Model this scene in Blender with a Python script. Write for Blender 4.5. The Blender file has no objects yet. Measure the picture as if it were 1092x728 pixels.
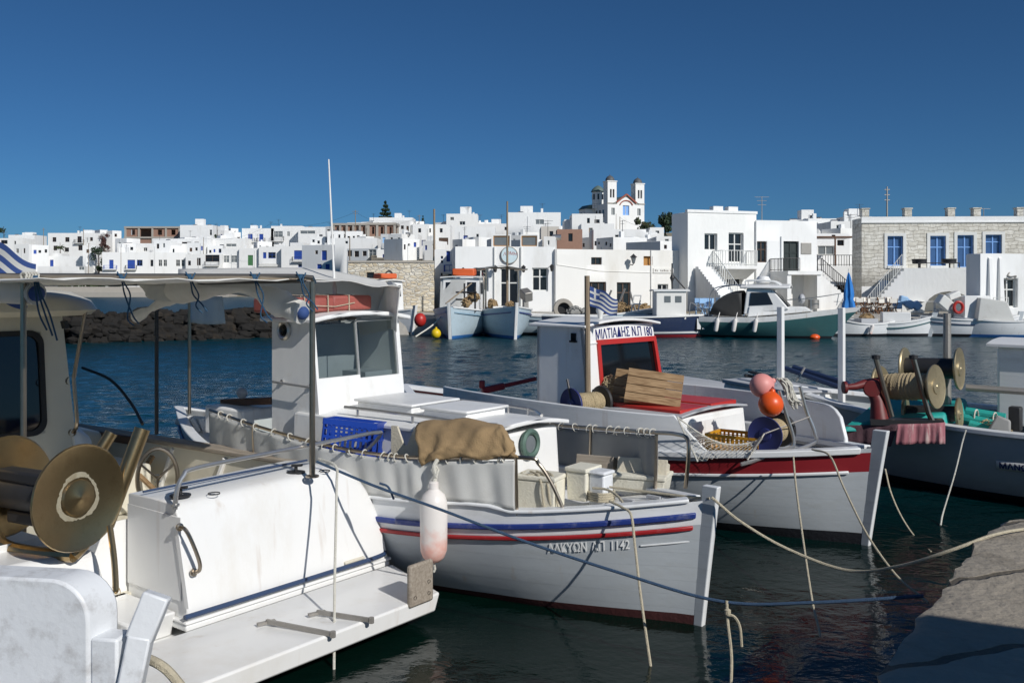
import bpy, bmesh, math, random
from mathutils import Vector, Matrix, Euler
random.seed(7)
R = math.radians
sc = bpy.context.scene
COL = sc.collection
# ---------------------------------------------------------------- camera, world, sun, exposure
EYE, HOR, FPX, CPX = 3.0, 302.0, 1000.0, 546.0     # eye height, horizon row, focal length in px (1092 wide)
cam_d = bpy.data.cameras.new('camera'); cam = bpy.data.objects.new('camera', cam_d); COL.objects.link(cam)
cam.location = (0, 0, EYE); cam.rotation_euler = (R(90), 0, 0)
cam_d.sensor_width = 36.0; cam_d.lens = 36.0 * FPX / 1092.0
cam_d.shift_y = -(364.0 - HOR) / 1092.0
cam_d.clip_start = .1; cam_d.clip_end = 6000
sc.camera = cam
SUN_AZ, SUN_EL = -50.0, 33.0                        # direction towards the sun: angle from +X, elevation
w = bpy.data.worlds.new('World'); sc.world = w; w.use_nodes = True
nt = w.node_tree; bg = nt.nodes['Background']
sky = nt.nodes.new('ShaderNodeTexSky'); sky.sky_type = 'NISHITA'; sky.sun_disc = False
sky.sun_elevation = R(SUN_EL); sky.sun_rotation = R(90 - SUN_AZ)
sky.air_density = .62; sky.dust_density = .6; sky.ozone_density = 6.0; sky.altitude = 0
tint = nt.nodes.new('ShaderNodeMix'); tint.data_type = 'RGBA'; tint.blend_type = 'MULTIPLY'; tint.inputs[0].default_value = 1   # clear, deep blue air
tint.inputs[7].default_value = (.385, .655, .77, 1)
nt.links.new(sky.outputs[0], tint.inputs[6]); nt.links.new(tint.outputs[2], bg.inputs[0]); bg.inputs[1].default_value = .076
sd = bpy.data.lights.new('sun', 'SUN'); sd.energy = 3.7; sd.angle = R(.5); sd.color = (1, .965, .915)
so = bpy.data.objects.new('sun', sd); COL.objects.link(so)
sdir = Vector((math.cos(R(SUN_AZ)) * math.cos(R(SUN_EL)), math.sin(R(SUN_AZ)) * math.cos(R(SUN_EL)), math.sin(R(SUN_EL))))
so.rotation_euler = sdir.to_track_quat('Z', 'Y').to_euler(); so.location = sdir * 60
vs = sc.view_settings; vs.view_transform = 'Standard'; vs.look = 'None'; vs.gamma = 1; vs.use_curve_mapping = False
vs.exposure = 0.0

# ---------------------------------------------------------------- helpers
def P(px, py, Y): return Vector(((px - CPX) * Y / FPX, Y, EYE - (py - HOR) * Y / FPX))
def zat(py, Y): return EYE - (py - HOR) * Y / FPX
class Fr:
    """a thing's own frame: origin x, y, z and turn about z"""
    def __init__(s, x, y, rz, z=0):
        s.o = Vector((x, y, z)); s.rz = rz; s.c = math.cos(R(rz)); s.s = math.sin(R(rz))
    def l(s, p):
        dx, dy, dz = p[0] - s.o.x, p[1] - s.o.y, p[2] - s.o.z
        return Vector((dx * s.c + dy * s.s, -dx * s.s + dy * s.c, dz))
    def w(s, p): return Vector((s.o.x + p[0] * s.c - p[1] * s.s, s.o.y + p[0] * s.s + p[1] * s.c, s.o.z + p[2]))
    def hit(s, px, py, ax, v):
        o = s.l((0, 0, EYE)); d = s.l(P(px, py, 1.0)) - o
        i = 'xyz'.index(ax); t = (v - o[i]) / d[i]
        return o + d * t
    def at(s, px, py, Y): return s.l(P(px, py, Y))

MATS = {}
def mat(name, col, rough=.5, metal=0., var=.08, vs_=4., bump=0., bs=40., dirt=None, damt=.3, dsc=3., streak=1., spec=.5, rust=0., plank=0.):
    if name in MATS: return MATS[name]
    m = bpy.data.materials.new(name); m.use_nodes = True; n = m.node_tree.nodes; L = m.node_tree.links
    b = n['Principled BSDF']; b.inputs['Roughness'].default_value = rough; b.inputs['Metallic'].default_value = metal
    b.inputs['Specular IOR Level'].default_value = spec
    tc = n.new('ShaderNodeTexCoord'); mp = n.new('ShaderNodeMapping'); mp.inputs['Scale'].default_value = (1, 1, 1 / streak)
    L.new(tc.outputs['Object'], mp.inputs[0])
    nz = n.new('ShaderNodeTexNoise'); nz.inputs['Scale'].default_value = vs_; nz.inputs['Detail'].default_value = 6; nz.inputs['Roughness'].default_value = .65
    L.new(mp.outputs[0], nz.inputs[0])
    mx = n.new('ShaderNodeMix'); mx.data_type = 'RGBA'
    mx.inputs[6].default_value = tuple(max(0, c * (1 - var)) for c in col) + (1,); mx.inputs[7].default_value = tuple(min(1, c * (1 + var)) for c in col) + (1,)
    L.new(nz.outputs[0], mx.inputs[0]); out = mx.outputs[2]
    if dirt:
        nd = n.new('ShaderNodeTexNoise'); nd.inputs['Scale'].default_value = dsc; nd.inputs['Detail'].default_value = 9; nd.inputs['Roughness'].default_value = .72
        L.new(mp.outputs[0], nd.inputs[0])
        rp = n.new('ShaderNodeValToRGB'); rp.color_ramp.elements[0].position = .52; rp.color_ramp.elements[1].position = .78
        rp.color_ramp.elements[1].color = (damt,) * 3 + (1,)
        L.new(nd.outputs[0], rp.inputs[0]); m2 = n.new('ShaderNodeMix'); m2.data_type = 'RGBA'
        L.new(rp.outputs[0], m2.inputs[0]); L.new(out, m2.inputs[6]); m2.inputs[7].default_value = tuple(dirt) + (1,); out = m2.outputs[2]
    if rust:   # rusty runs, drawn out downwards
        m3 = n.new('ShaderNodeMapping'); m3.inputs['Scale'].default_value = (7, 7, .55); L.new(tc.outputs['Object'], m3.inputs[0])
        n3 = n.new('ShaderNodeTexNoise'); n3.inputs['Scale'].default_value = 1; n3.inputs['Detail'].default_value = 4; L.new(m3.outputs[0], n3.inputs[0])
        r3 = n.new('ShaderNodeValToRGB'); r3.color_ramp.elements[0].position = .64; r3.color_ramp.elements[1].position = .80; r3.color_ramp.elements[1].color = (rust,) * 3 + (1,); L.new(n3.outputs[0], r3.inputs[0])
        x3 = n.new('ShaderNodeMix'); x3.data_type = 'RGBA'; L.new(r3.outputs[0], x3.inputs[0]); L.new(out, x3.inputs[6]); x3.inputs[7].default_value = (.36, .22, .10, 1); out = x3.outputs[2]
    L.new(out, b.inputs['Base Color'])
    if plank:
        sz = n.new('ShaderNodeSeparateXYZ'); L.new(tc.outputs['Object'], sz.inputs[0]); d1 = n.new('ShaderNodeMath'); d1.operation = 'DIVIDE'; d1.inputs[1].default_value = plank; L.new(sz.outputs[2], d1.inputs[0])
        fr_ = n.new('ShaderNodeMath'); fr_.operation = 'FRACT'; L.new(d1.outputs[0], fr_.inputs[0]); mr_ = n.new('ShaderNodeMapRange'); mr_.inputs[1].default_value = 0; mr_.inputs[2].default_value = .07; L.new(fr_.outputs[0], mr_.inputs[0])
        bk = n.new('ShaderNodeBump'); bk.inputs['Strength'].default_value = .22; bk.inputs['Distance'].default_value = .003; L.new(mr_.outputs[0], bk.inputs['Height']); L.new(bk.outputs[0], b.inputs['Normal'])
    if bump:
        nb = n.new('ShaderNodeTexNoise'); nb.inputs['Scale'].default_value = bs; nb.inputs['Detail'].default_value = 5
        L.new(mp.outputs[0], nb.inputs[0]); bp = n.new('ShaderNodeBump'); bp.inputs['Strength'].default_value = bump; bp.inputs['Distance'].default_value = .02
        if plank: L.new(bk.outputs[0], bp.inputs['Normal'])
        L.new(nb.outputs[0], bp.inputs['Height']); L.new(bp.outputs[0], b.inputs['Normal'])
    MATS[name] = m; return m
def wood_mat(name, c1, c2, scale=(1.5, 30, 30), rough=.75):
    m = bpy.data.materials.new(name); m.use_nodes = True; n = m.node_tree.nodes; L = m.node_tree.links; b = n['Principled BSDF']
    tc = n.new('ShaderNodeTexCoord'); mp = n.new('ShaderNodeMapping'); mp.inputs['Scale'].default_value = scale; L.new(tc.outputs['Object'], mp.inputs[0])
    nz = n.new('ShaderNodeTexNoise'); nz.inputs['Scale'].default_value = 1.6; nz.inputs['Detail'].default_value = 8; nz.inputs['Distortion'].default_value = .5
    L.new(mp.outputs[0], nz.inputs[0]); rp = n.new('ShaderNodeValToRGB'); rp.color_ramp.elements[0].position = .3; rp.color_ramp.elements[1].position = .7
    rp.color_ramp.elements[0].color = tuple(c1) + (1,); rp.color_ramp.elements[1].color = tuple(c2) + (1,)
    L.new(nz.outputs[0], rp.inputs[0]); L.new(rp.outputs[0], b.inputs['Base Color']); b.inputs['Roughness'].default_value = rough
    bp = n.new('ShaderNodeBump'); bp.inputs['Strength'].default_value = .3; bp.inputs['Distance'].default_value = .01; L.new(nz.outputs[0], bp.inputs['Height']); L.new(bp.outputs[0], b.inputs['Normal'])
    MATS[name] = m; return m
def stone_mat(name, c1, c2, mortar, bw=.55, bh=.22, ms=.03, bump=.6):
    m = bpy.data.materials.new(name); m.use_nodes = True; n = m.node_tree.nodes; L = m.node_tree.links; b = n['Principled BSDF']; b.inputs['Roughness'].default_value = .9
    tc = n.new('ShaderNodeTexCoord'); mp = n.new('ShaderNodeMapping'); mp.inputs['Rotation'].default_value = (R(90), 0, 0); L.new(tc.outputs['Object'], mp.inputs[0])
    nz = n.new('ShaderNodeTexNoise'); nz.inputs['Scale'].default_value = 1.6; nz.inputs['Detail'].default_value = 3; L.new(mp.outputs[0], nz.inputs[0])
    sc_ = n.new('ShaderNodeVectorMath'); sc_.operation = 'SCALE'; sc_.inputs['Scale'].default_value = .42; L.new(nz.outputs['Color'], sc_.inputs[0])
    ad = n.new('ShaderNodeVectorMath'); ad.operation = 'ADD'; L.new(mp.outputs[0], ad.inputs[0]); L.new(sc_.outputs[0], ad.inputs[1])
    br = n.new('ShaderNodeTexBrick'); br.squash = .62; br.squash_frequency = 3; br.offset = .43; br.inputs['Scale'].default_value = 1; br.inputs['Brick Width'].default_value = bw; br.inputs['Row Height'].default_value = bh
    br.inputs['Mortar Size'].default_value = ms; br.inputs['Mortar Smooth'].default_value = .3; br.inputs['Color1'].default_value = tuple(c1) + (1,); br.inputs['Color2'].default_value = tuple(c2) + (1,); br.inputs['Mortar'].default_value = tuple(mortar) + (1,)
    L.new(ad.outputs[0], br.inputs[0])
    n2 = n.new('ShaderNodeTexNoise'); n2.inputs['Scale'].default_value = 3.; n2.inputs['Detail'].default_value = 8; L.new(tc.outputs['Object'], n2.inputs[0])
    mx = n.new('ShaderNodeMix'); mx.data_type = 'RGBA'; mx.blend_type = 'MULTIPLY'; mx.inputs[0].default_value = .55; L.new(br.outputs[0], mx.inputs[6])
    rp = n.new('ShaderNodeValToRGB'); rp.color_ramp.elements[0].color = (.66, .63, .57, 1); rp.color_ramp.elements[1].color = (1.25, 1.24, 1.2, 1); rp.color_ramp.elements[0].position = .3; rp.color_ramp.elements[1].position = .65; L.new(n2.outputs[0], rp.inputs[0]); L.new(rp.outputs[0], mx.inputs[7])
    L.new(mx.outputs[2], b.inputs['Base Color'])
    bp = n.new('ShaderNodeBump'); bp.inputs['Strength'].default_value = bump; bp.inputs['Distance'].default_value = .05; bp.invert = True
    L.new(br.outputs['Fac'], bp.inputs['Height']); L.new(bp.outputs[0], b.inputs['Normal'])
    MATS[name] = m; return m
def glass_mat(name, tint, mixf=.25, rough=.02):
    m = bpy.data.materials.new(name); m.use_nodes = True; n = m.node_tree.nodes; L = m.node_tree.links; n.remove(n['Principled BSDF'])
    t = n.new('ShaderNodeBsdfTransparent'); t.inputs[0].default_value = tuple(tint) + (1,); g = n.new('ShaderNodeBsdfGlossy'); g.inputs['Roughness'].default_value = rough
    lw = n.new('ShaderNodeLayerWeight'); lw.inputs[0].default_value = mixf; mx = n.new('ShaderNodeMixShader')
    L.new(lw.outputs['Fresnel'], mx.inputs[0]); L.new(t.outputs[0], mx.inputs[1]); L.new(g.outputs[0], mx.inputs[2]); L.new(mx.outputs[0], n['Material Output'].inputs[0])
    MATS[name] = m; return m

def translucent(name, f):
    """thin cloth lets some light through"""
    n = MATS[name].node_tree.nodes; L = MATS[name].node_tree.links; b = n['Principled BSDF']; t = n.new('ShaderNodeBsdfTranslucent'); x = n.new('ShaderNodeMixShader'); x.inputs[0].default_value = f
    L.new(b.inputs['Base Color'].links[0].from_socket, t.inputs[0]); L.new(b.outputs[0], x.inputs[1]); L.new(t.outputs[0], x.inputs[2]); L.new(x.outputs[0], n['Material Output'].inputs[0])
class MB:
    """collects shapes and links them as ONE mesh object"""
    def __init__(s): s.v = []; s.f = []; s.m = []
    def add(s, vs_, fs, mi=0):
        o = len(s.v); s.v += [tuple(v) for v in vs_]
        for f in fs: s.f.append(tuple(i + o for i in f)); s.m.append(mi)
        return s
    def hexa(s, p, mi=0):   # p: 4 bottom (ccw from above), 4 top
        return s.add(p, [(3, 2, 1, 0), (4, 5, 6, 7), (0, 1, 5, 4), (1, 2, 6, 5), (2, 3, 7, 6), (3, 0, 4, 7)], mi)
    def box(s, x0, x1, y0, y1, z0, z1, mi=0):
        return s.hexa([(x0, y0, z0), (x1, y0, z0), (x1, y1, z0), (x0, y1, z0), (x0, y0, z1), (x1, y0, z1), (x1, y1, z1), (x0, y1, z1)], mi)
    def obox(s, c, size, rot=(0, 0, 0), mi=0):
        M = Matrix.Translation(Vector(c)) @ Euler([R(a) for a in rot]).to_matrix().to_4x4(); a, b, d = [q / 2 for q in size]
        return s.hexa([M @ Vector(q) for q in [(-a, -b, -d), (a, -b, -d), (a, b, -d), (-a, b, -d), (-a, -b, d), (a, -b, d), (a, b, d), (-a, b, d)]], mi)
    def bar(s, a, b, wd, ht, mi=0, up=(0, 0, 1)):
        a, b = Vector(a), Vector(b); d = (b - a).normalized(); u = Vector(up)
        if abs(d.dot(u)) > .95: u = Vector((1, 0, 0))
        r = d.cross(u).normalized() * wd / 2; u = r.cross(d).normalized() * ht / 2
        return s.hexa([a - r - u, a + r - u, b + r - u, b - r - u, a - r + u, a + r + u, b + r + u, b - r + u], mi)
    def tube(s, pts, r, n=8, mi=0, cap=True):
        pts = [Vector(p) for p in pts]; N = len(pts); rr = r if isinstance(r, (list, tuple)) else [r] * N
        o = len(s.v); prev = None
        for i, p in enumerate(pts):
            d = (pts[min(i + 1, N - 1)] - pts[max(i - 1, 0)]); d = d.normalized() if d.length > 1e-9 else Vector((0, 0, 1))
            if prev is None: u = d.orthogonal().normalized()
            else:
                u = prev - d * prev.dot(d); u = u.normalized() if u.length > 1e-6 else d.orthogonal().normalized()
            prev = u; q = d.cross(u)
            for k in range(n):
                a = 2 * math.pi * k / n; s.v.append(tuple(p + (u * math.cos(a) + q * math.sin(a)) * rr[i]))
        for i in range(N - 1):
            for k in range(n):
                s.f.append((o + i * n + k, o + i * n + (k + 1) % n, o + (i + 1) * n + (k + 1) % n, o + (i + 1) * n + k)); s.m.append(mi)
        if cap:
            s.f.append(tuple(o + k for k in range(n))[::-1]); s.m.append(mi); s.f.append(tuple(o + (N - 1) * n + k for k in range(n))); s.m.append(mi)
        return s
    def lathe(s, prof, org, axis=(0, 0, 1), n=24, mi=0, mis=None):   # prof: (radius, height)
        ax = Vector(axis).normalized(); u = ax.orthogonal().normalized(); q = ax.cross(u); org = Vector(org); o = len(s.v)
        for (r, h) in prof:
            for k in range(n):
                a = 2 * math.pi * k / n; s.v.append(tuple(org + ax * h + (u * math.cos(a) + q * math.sin(a)) * max(r, 1e-4)))
        for i in range(len(prof) - 1):
            for k in range(n):
                s.f.append((o + i * n + k, o + i * n + (k + 1) % n, o + (i + 1) * n + (k + 1) % n, o + (i + 1) * n + k)); s.m.append(mis[i] if mis else mi)
        return s
    def prism(s, poly, vec, mi=0):
        a = [Vector(p) for p in poly]; b = [p + Vector(vec) for p in a]; n = len(a)
        return s.add(a + b, [tuple(range(n))[::-1], tuple(range(n, 2 * n))] + [(i, (i + 1) % n, n + (i + 1) % n, n + i) for i in range(n)], mi)
    def grid(s, rows, mi=0, mif=None, close=False):
        n = len(rows[0]); o = len(s.v)
        for r in rows: s.v += [tuple(p) for p in r]
        for i in range(len(rows) - 1):
            for k in range(n - (0 if close else 1)):
                k2 = (k + 1) % n; s.f.append((o + i * n + k, o + i * n + k2, o + (i + 1) * n + k2, o + (i + 1) * n + k)); s.m.append(mif(i, k) if mif else mi)
        return s
    def ball(s, c, r, n=16, mi=0, sq=(1, 1, 1)):
        o = Vector(c); rows = []
        for i in range(n // 2 + 1):
            th = math.pi * i / (n // 2); rows.append([o + Vector((r * sq[0] * math.sin(th) * math.cos(2 * math.pi * k / n), r * sq[1] * math.sin(th) * math.sin(2 * math.pi * k / n), r * sq[2] * math.cos(th))) for k in range(n)])
        return s.grid(rows[::-1], mi, close=True)
    def build(s, name, mats, parent=None, smooth=35, bevel=0, solid=0, label=None, fix=True):
        me = bpy.data.meshes.new(name); me.from_pydata(s.v, [], s.f)
        for m in (mats if isinstance(mats, (list, tuple)) else [mats]): me.materials.append(MATS[m] if isinstance(m, str) else m)
        me.polygons.foreach_set('material_index', s.m)
        if fix:
            bm = bmesh.new(); bm.from_mesh(me); bmesh.ops.remove_doubles(bm, verts=bm.verts, dist=1e-5); bmesh.ops.recalc_face_normals(bm, faces=bm.faces); bm.to_mesh(me); bm.free()
        if smooth:
            me.polygons.foreach_set('use_smooth', [True] * len(me.polygons)); me.set_sharp_from_angle(angle=R(smooth))
        o = bpy.data.objects.new(name, me); COL.objects.link(o)
        if parent: o.parent = parent
        if solid: md = o.modifiers.new('solid', 'SOLIDIFY'); md.thickness = solid; md.offset = 0
        if bevel: md = o.modifiers.new('bevel', 'BEVEL'); md.width = bevel; md.segments = 2; md.limit_method = 'ANGLE'; md.angle_limit = R(40); md.harden_normals = False
        if label: o['label'] = label
        return o
def heap(mb, c, r, sq=(1, 1, .7), seed=1, n=34, th=.012, mi=0):
    """tangle of net: a lumpy core with loose strands over it"""
    rd = random.Random(seed); o = Vector(c); k0 = len(mb.v); mb.ball(c, r * .86, 12, mi, sq); ph = [rd.uniform(0, 6.28) for _ in range(3)]
    for i in range(k0, len(mb.v)):
        v = Vector(mb.v[i]) - o; f = 1 + .16 * math.sin(v.x / r * 5 + ph[0]) * math.sin(v.y / r * 4 + ph[1]) + rd.uniform(-.12, .12); mb.v[i] = tuple(o + v * f)
    for _ in range(n):
        a, e = rd.uniform(0, 6.28), rd.uniform(-.2, 1.4); a2 = a + rd.uniform(-1.2, 1.2); pts = []
        for q in range(4): f = q / 3; aa, ee = a + (a2 - a) * f, e + rd.uniform(-.35, .35); pts.append(o + Vector((math.cos(aa) * math.cos(ee) * sq[0], math.sin(aa) * math.cos(ee) * sq[1], math.sin(ee) * sq[2])) * r * rd.uniform(.88, 1.12))
        mb.tube(smooth_pts(pts, 4), th * rd.uniform(.7, 1.5), 4, mi)
    return mb
def tag(o, label, cat, group=None, kind=None):
    if label: o['label'] = label
    if cat: o['category'] = cat
    if group: o['group'] = group
    if kind: o['kind'] = kind
    return o
def thing(name, label, cat, fr, group=None):
    o = bpy.data.objects.new(name, None); COL.objects.link(o); o.location = fr.o; o.rotation_euler = (0, 0, R(fr.rz)); o.empty_display_size = .3
    return tag(o, label, cat, group)
def struct(o): o['kind'] = 'structure'; return o
def dup(o, loc=None, rz=None, label=None, parent=None):
    c = o.copy(); COL.objects.link(c); c.parent = parent
    if loc is not None: c.location = loc
    if rz is not None: c.rotation_euler = (0, 0, R(rz))
    if label: c['label'] = label
    for ch in list(o.children): dup(ch, parent=c)
    return c
def smooth_pts(pts, k=8):
    p = [Vector(q) for q in pts]; p = [p[0] * 2 - p[1]] + p + [p[-1] * 2 - p[-2]]; out = []
    for i in range(1, len(p) - 2):
        for j in range(k):
            t = j / k; a, b, c, d = p[i - 1], p[i], p[i + 1], p[i + 2]
            out.append(.5 * ((2 * b) + (c - a) * t + (2 * a - 5 * b + 4 * c - d) * t * t + (3 * b - a - 3 * c + d) * t ** 3))
    out.append(p[-2]); return out
def wall_open(mb, u0, u1, v0, v1, ops, mp, depth, mi=0, mr=None, back=False):
    """a wall with openings: mp(u, v, d) gives the point at depth d behind the face"""
    mr = mi if mr is None else mr
    us = sorted({u0, u1} | {min(max(q, u0), u1) for o in ops for q in (o[0], o[2])}); vv = sorted({v0, v1} | {min(max(q, v0), v1) for o in ops for q in (o[1], o[3])})
    inside = lambda u, v: any(o[0] < u < o[2] and o[1] < v < o[3] for o in ops)
    for i in range(len(us) - 1):
        for j in range(len(vv) - 1):
            if inside((us[i] + us[i + 1]) / 2, (vv[j] + vv[j + 1]) / 2): continue
            q = [(us[i], vv[j]), (us[i + 1], vv[j]), (us[i + 1], vv[j + 1]), (us[i], vv[j + 1])]
            mb.add([mp(a, b, 0) for a, b in q], [(0, 1, 2, 3)], mi)
            if back: mb.add([mp(a, b, depth) for a, b in q], [(3, 2, 1, 0)], mi)
    for o in ops:
        a, b, c, d = o[:4]; q = [(a, b), (c, b), (c, d), (a, d)]
        for k in range(4):
            (x, y), (x2, y2) = q[k], q[(k + 1) % 4]; mb.add([mp(x, y, 0), mp(x2, y2, 0), mp(x2, y2, depth), mp(x, y, depth)], [(3, 2, 1, 0)], mr)
    if back:
        q = [(u0, v0), (u1, v0), (u1, v1), (u0, v1)]
        for k in range(4):
            (x, y), (x2, y2) = q[k], q[(k + 1) % 4]; mb.add([mp(x, y, 0), mp(x2, y2, 0), mp(x2, y2, depth), mp(x, y, depth)], [(0, 1, 2, 3)], mi)
    return mb
def text_mesh(txt, height, extrude=.004, align='LEFT', shear=0, bold=0, squeeze=1.):
    """flat letters: list of verts (u, v, d) and faces, cap height = height"""
    cu = bpy.data.curves.new('txt', 'FONT'); cu.body = txt; cu.size = 1; cu.extrude = .0; cu.shear = shear; cu.offset = bold; cu.align_x = align; cu.resolution_u = 3
    o = bpy.data.objects.new('txt', cu); COL.objects.link(o); dg = bpy.context.evaluated_depsgraph_get(); dg.update()
    me = bpy.data.meshes.new_from_object(o.evaluated_get(dg)); bpy.data.objects.remove(o)
    k = height / .73; vs_ = [(v.co.x * k * squeeze, v.co.y * k) for v in me.vertices]; fs = [tuple(p.vertices) for p in me.polygons]
    bpy.data.meshes.remove(me); return vs_, fs
def put_text(mb, txt, height, mp, mi=0, thick=.006, **kw):
    vs_, fs = text_mesh(txt, height, **kw); n = len(vs_)
    ed = {}
    for f in fs:
        for i in range(len(f)):
            e = (f[i], f[(i + 1) % len(f)]); ed[e] = 1
    rim = [e for e in ed if (e[1], e[0]) not in ed]
    mb.add([mp(u, v, thick) for u, v in vs_] + [mp(u, v, 0.001) for u, v in vs_], list(fs) + [(e[1], e[0], e[0] + n, e[1] + n) for e in rim], mi)
    return max(v[0] for v in vs_)

# ---------------------------------------------------------------- materials
mat('white_paint', (.82, .82, .805), .42, var=.045, vs_=6, bump=.14, bs=9, dirt=(.50, .44, .34), damt=.38, dsc=2.6, streak=2, rust=.35)
mat('hull_white_shaded', (.44, .475, .50), .35, var=.06, vs_=3, bump=.08, bs=6, dirt=(.33, .33, .30), damt=.5, dsc=1.6, streak=.35, plank=.125, rust=.5)  # white hull paint with shade put into the colour: lower sides, stem flanks
mat('hull_white_deep_shade', (.40, .43, .44), .35, var=.12, vs_=2.5, bump=.08, bs=6, dirt=(.34, .36, .35), damt=.5, dsc=2.2, streak=.4, plank=.125)  # white hull of boat C, its deep shade painted into the colour
mat('hull_white', (.76, .775, .78), .33, var=.05, vs_=3, bump=.08, bs=6, dirt=(.40, .38, .33), damt=.40, dsc=1.6, streak=.35, plank=.125, rust=.5)
mat('chipped_white', (.74, .76, .78), .45, var=.05, vs_=5, bump=.12, bs=25, dirt=(.30, .28, .26), damt=.75, dsc=5.5)
mat('gelcoat', (.80, .80, .785), .28, var=.03, vs_=3, bump=.03, bs=8, dirt=(.58, .52, .42), damt=.35, dsc=1.8, streak=2.5, rust=.35)
mat('gelcoat_cream', (.68, .64, .53), .4, var=.05, vs_=3, dirt=(.38, .34, .27), damt=.4, dsc=2)
mat('antifoul', (.055, .014, .014), .7, var=.3, vs_=6, bump=.3, bs=20)
mat('antifoul_dark', (.012, .013, .018), .6, var=.3, vs_=6, bump=.3, bs=20)
mat('antifoul_blue', (.03, .15, .42), .6, var=.2)
mat('blue_paint', (.022, .045, .22), .38, var=.15, vs_=6, dirt=(.45, .45, .45), damt=.5, dsc=7)
mat('red_paint', (.36, .018, .022), .4, var=.15, vs_=6, dirt=(.55, .42, .4), damt=.22, dsc=7)
mat('bright_red', (.47, .028, .022), .42, var=.15, vs_=4, dirt=(.26, .05, .04), damt=.6, dsc=3)
mat('dark_red', (.23, .014, .02), .45, var=.2)
mat('grey_paint', (.44, .45, .47), .5, var=.06, vs_=5, dirt=(.3, .29, .27), damt=.3)
mat('light_blue_paint', (.30, .45, .56), .45, var=.08, vs_=4, dirt=(.3, .28, .25), damt=.35)
mat('pale_blue_hull', (.50, .61, .67), .45, var=.08, vs_=4, dirt=(.3, .28, .25), damt=.4)
mat('teal_hull', (.045, .13, .135), .35, var=.15, vs_=3)
mat('navy', (.02, .035, .085), .4, var=.15)
mat('navy_disc', (.022, .030, .13), .45, var=.2, vs_=5)
mat('teal_cover', (.02, .34, .30), .55, var=.15, bump=.2, bs=10)
mat('steel', (.60, .59, .57), .3, .85, var=.1, vs_=9, bump=.04, bs=60)
mat('steel_brown', (.40, .34, .27), .32, 1., var=.2, vs_=9)
mat('iron', (.05, .05, .052), .5, .5, var=.3, vs_=9)
mat('grey_metal', (.36, .34, .31), .5, .6, var=.15, vs_=12, bump=.1, dirt=(.2, .16, .12), damt=.5, dsc=6)
mat('bronze', (.40, .29, .15), .30, .95, var=.2, vs_=5, bump=.05, bs=60, dirt=(.20, .13, .06), damt=.75, dsc=5)
mat('bronze_pale', (.48, .40, .25), .45, .8, var=.16, vs_=5, bump=.06, bs=50, dirt=(.22, .16, .09), damt=.6, dsc=4)
mat('worn_patina', (.40, .36, .26), .6, .3, var=.15, vs_=12, bump=.2, bs=60, dirt=(.24, .18, .09), damt=1, dsc=7)
mat('black_rubber', (.018, .018, .02), .6, var=.3)
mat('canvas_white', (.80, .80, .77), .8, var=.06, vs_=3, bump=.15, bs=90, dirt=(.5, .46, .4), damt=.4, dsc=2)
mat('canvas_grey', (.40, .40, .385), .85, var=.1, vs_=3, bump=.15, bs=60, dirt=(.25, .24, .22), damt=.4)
mat('awning_cloth', (.84, .83, .79), .85, var=.06, vs_=2, bump=.15, bs=60, dirt=(.46, .42, .36), damt=.4, dsc=1.2)
mat('burlap', (.33, .225, .115), .95, var=.25, vs_=9, bump=.35, bs=70, dirt=(.22, .15, .08), damt=.5, dsc=5)
mat('rope_cream', (.56, .50, .37), .9, var=.25, vs_=30, bump=.8, bs=150)
mat('rope_white', (.70, .68, .60), .9, var=.2, vs_=30, bump=.8, bs=150)
mat('rope_blue', (.05, .10, .18), .85, var=.3, vs_=30, bump=.8, bs=150)
mat('cord_blue', (.015, .065, .13), .8, var=.25, vs_=30)
mat('line_tan', (.44, .35, .21), .9, var=.35, vs_=40, bump=.9, bs=70)
mat('plastic_blue', (.012, .055, .36), .42, var=.15, vs_=5)
mat('plastic_yellow', (.62, .30, .015), .45, var=.2, vs_=6, dirt=(.2, .1, .02), damt=.5)
mat('orange_buoy', (.80, .10, .012), .38, var=.08, vs_=4, dirt=(.5, .10, .04), damt=.5, dsc=9)
mat('pink_buoy', (.74, .30, .27), .5, var=.1, vs_=4, dirt=(.5, .3, .28), damt=.4)
mat('fender_white', (.80, .76, .72), .42, var=.06, vs_=5, dirt=(.68, .40, .34), damt=.5, dsc=3)
fm = MATS['fender_white'].node_tree; fn, fk = fm.nodes, fm.links; fb_ = fn['Principled BSDF']   # sun bleached vinyl, pink where the colour is left
ft = fn.new('ShaderNodeTexCoord'); fs_ = fn.new('ShaderNodeSeparateXYZ'); fk.new(ft.outputs['Object'], fs_.inputs[0]); fz = fn.new('ShaderNodeTexNoise'); fz.inputs['Scale'].default_value = 9; fz.inputs['Detail'].default_value = 6; fk.new(ft.outputs['Object'], fz.inputs[0])
f1 = fn.new('ShaderNodeMath'); f1.operation = 'MULTIPLY_ADD'; f1.inputs[1].default_value = .55; fk.new(fz.outputs[0], f1.inputs[0]); fk.new(fs_.outputs[2], f1.inputs[2]); f2 = fn.new('ShaderNodeMapRange'); f2.inputs[1].default_value = .62; f2.inputs[2].default_value = .36; fk.new(f1.outputs[0], f2.inputs[0])
f3 = fn.new('ShaderNodeMix'); f3.data_type = 'RGBA'; fk.new(f2.outputs[0], f3.inputs[0]); fk.new(fb_.inputs['Base Color'].links[0].from_socket, f3.inputs[6]); f3.inputs[7].default_value = (.74, .42, .35, 1); fk.new(f3.outputs[2], fb_.inputs['Base Color'])
mat('styrofoam', (.72, .69, .58), .85, var=.08, vs_=8, bump=.3, bs=50, dirt=(.4, .34, .24), damt=.6, dsc=3)
mat('old_board', (.60, .55, .44), .85, var=.15, vs_=8, bump=.3, bs=40, dirt=(.36, .28, .18), damt=.7, dsc=3)
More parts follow.
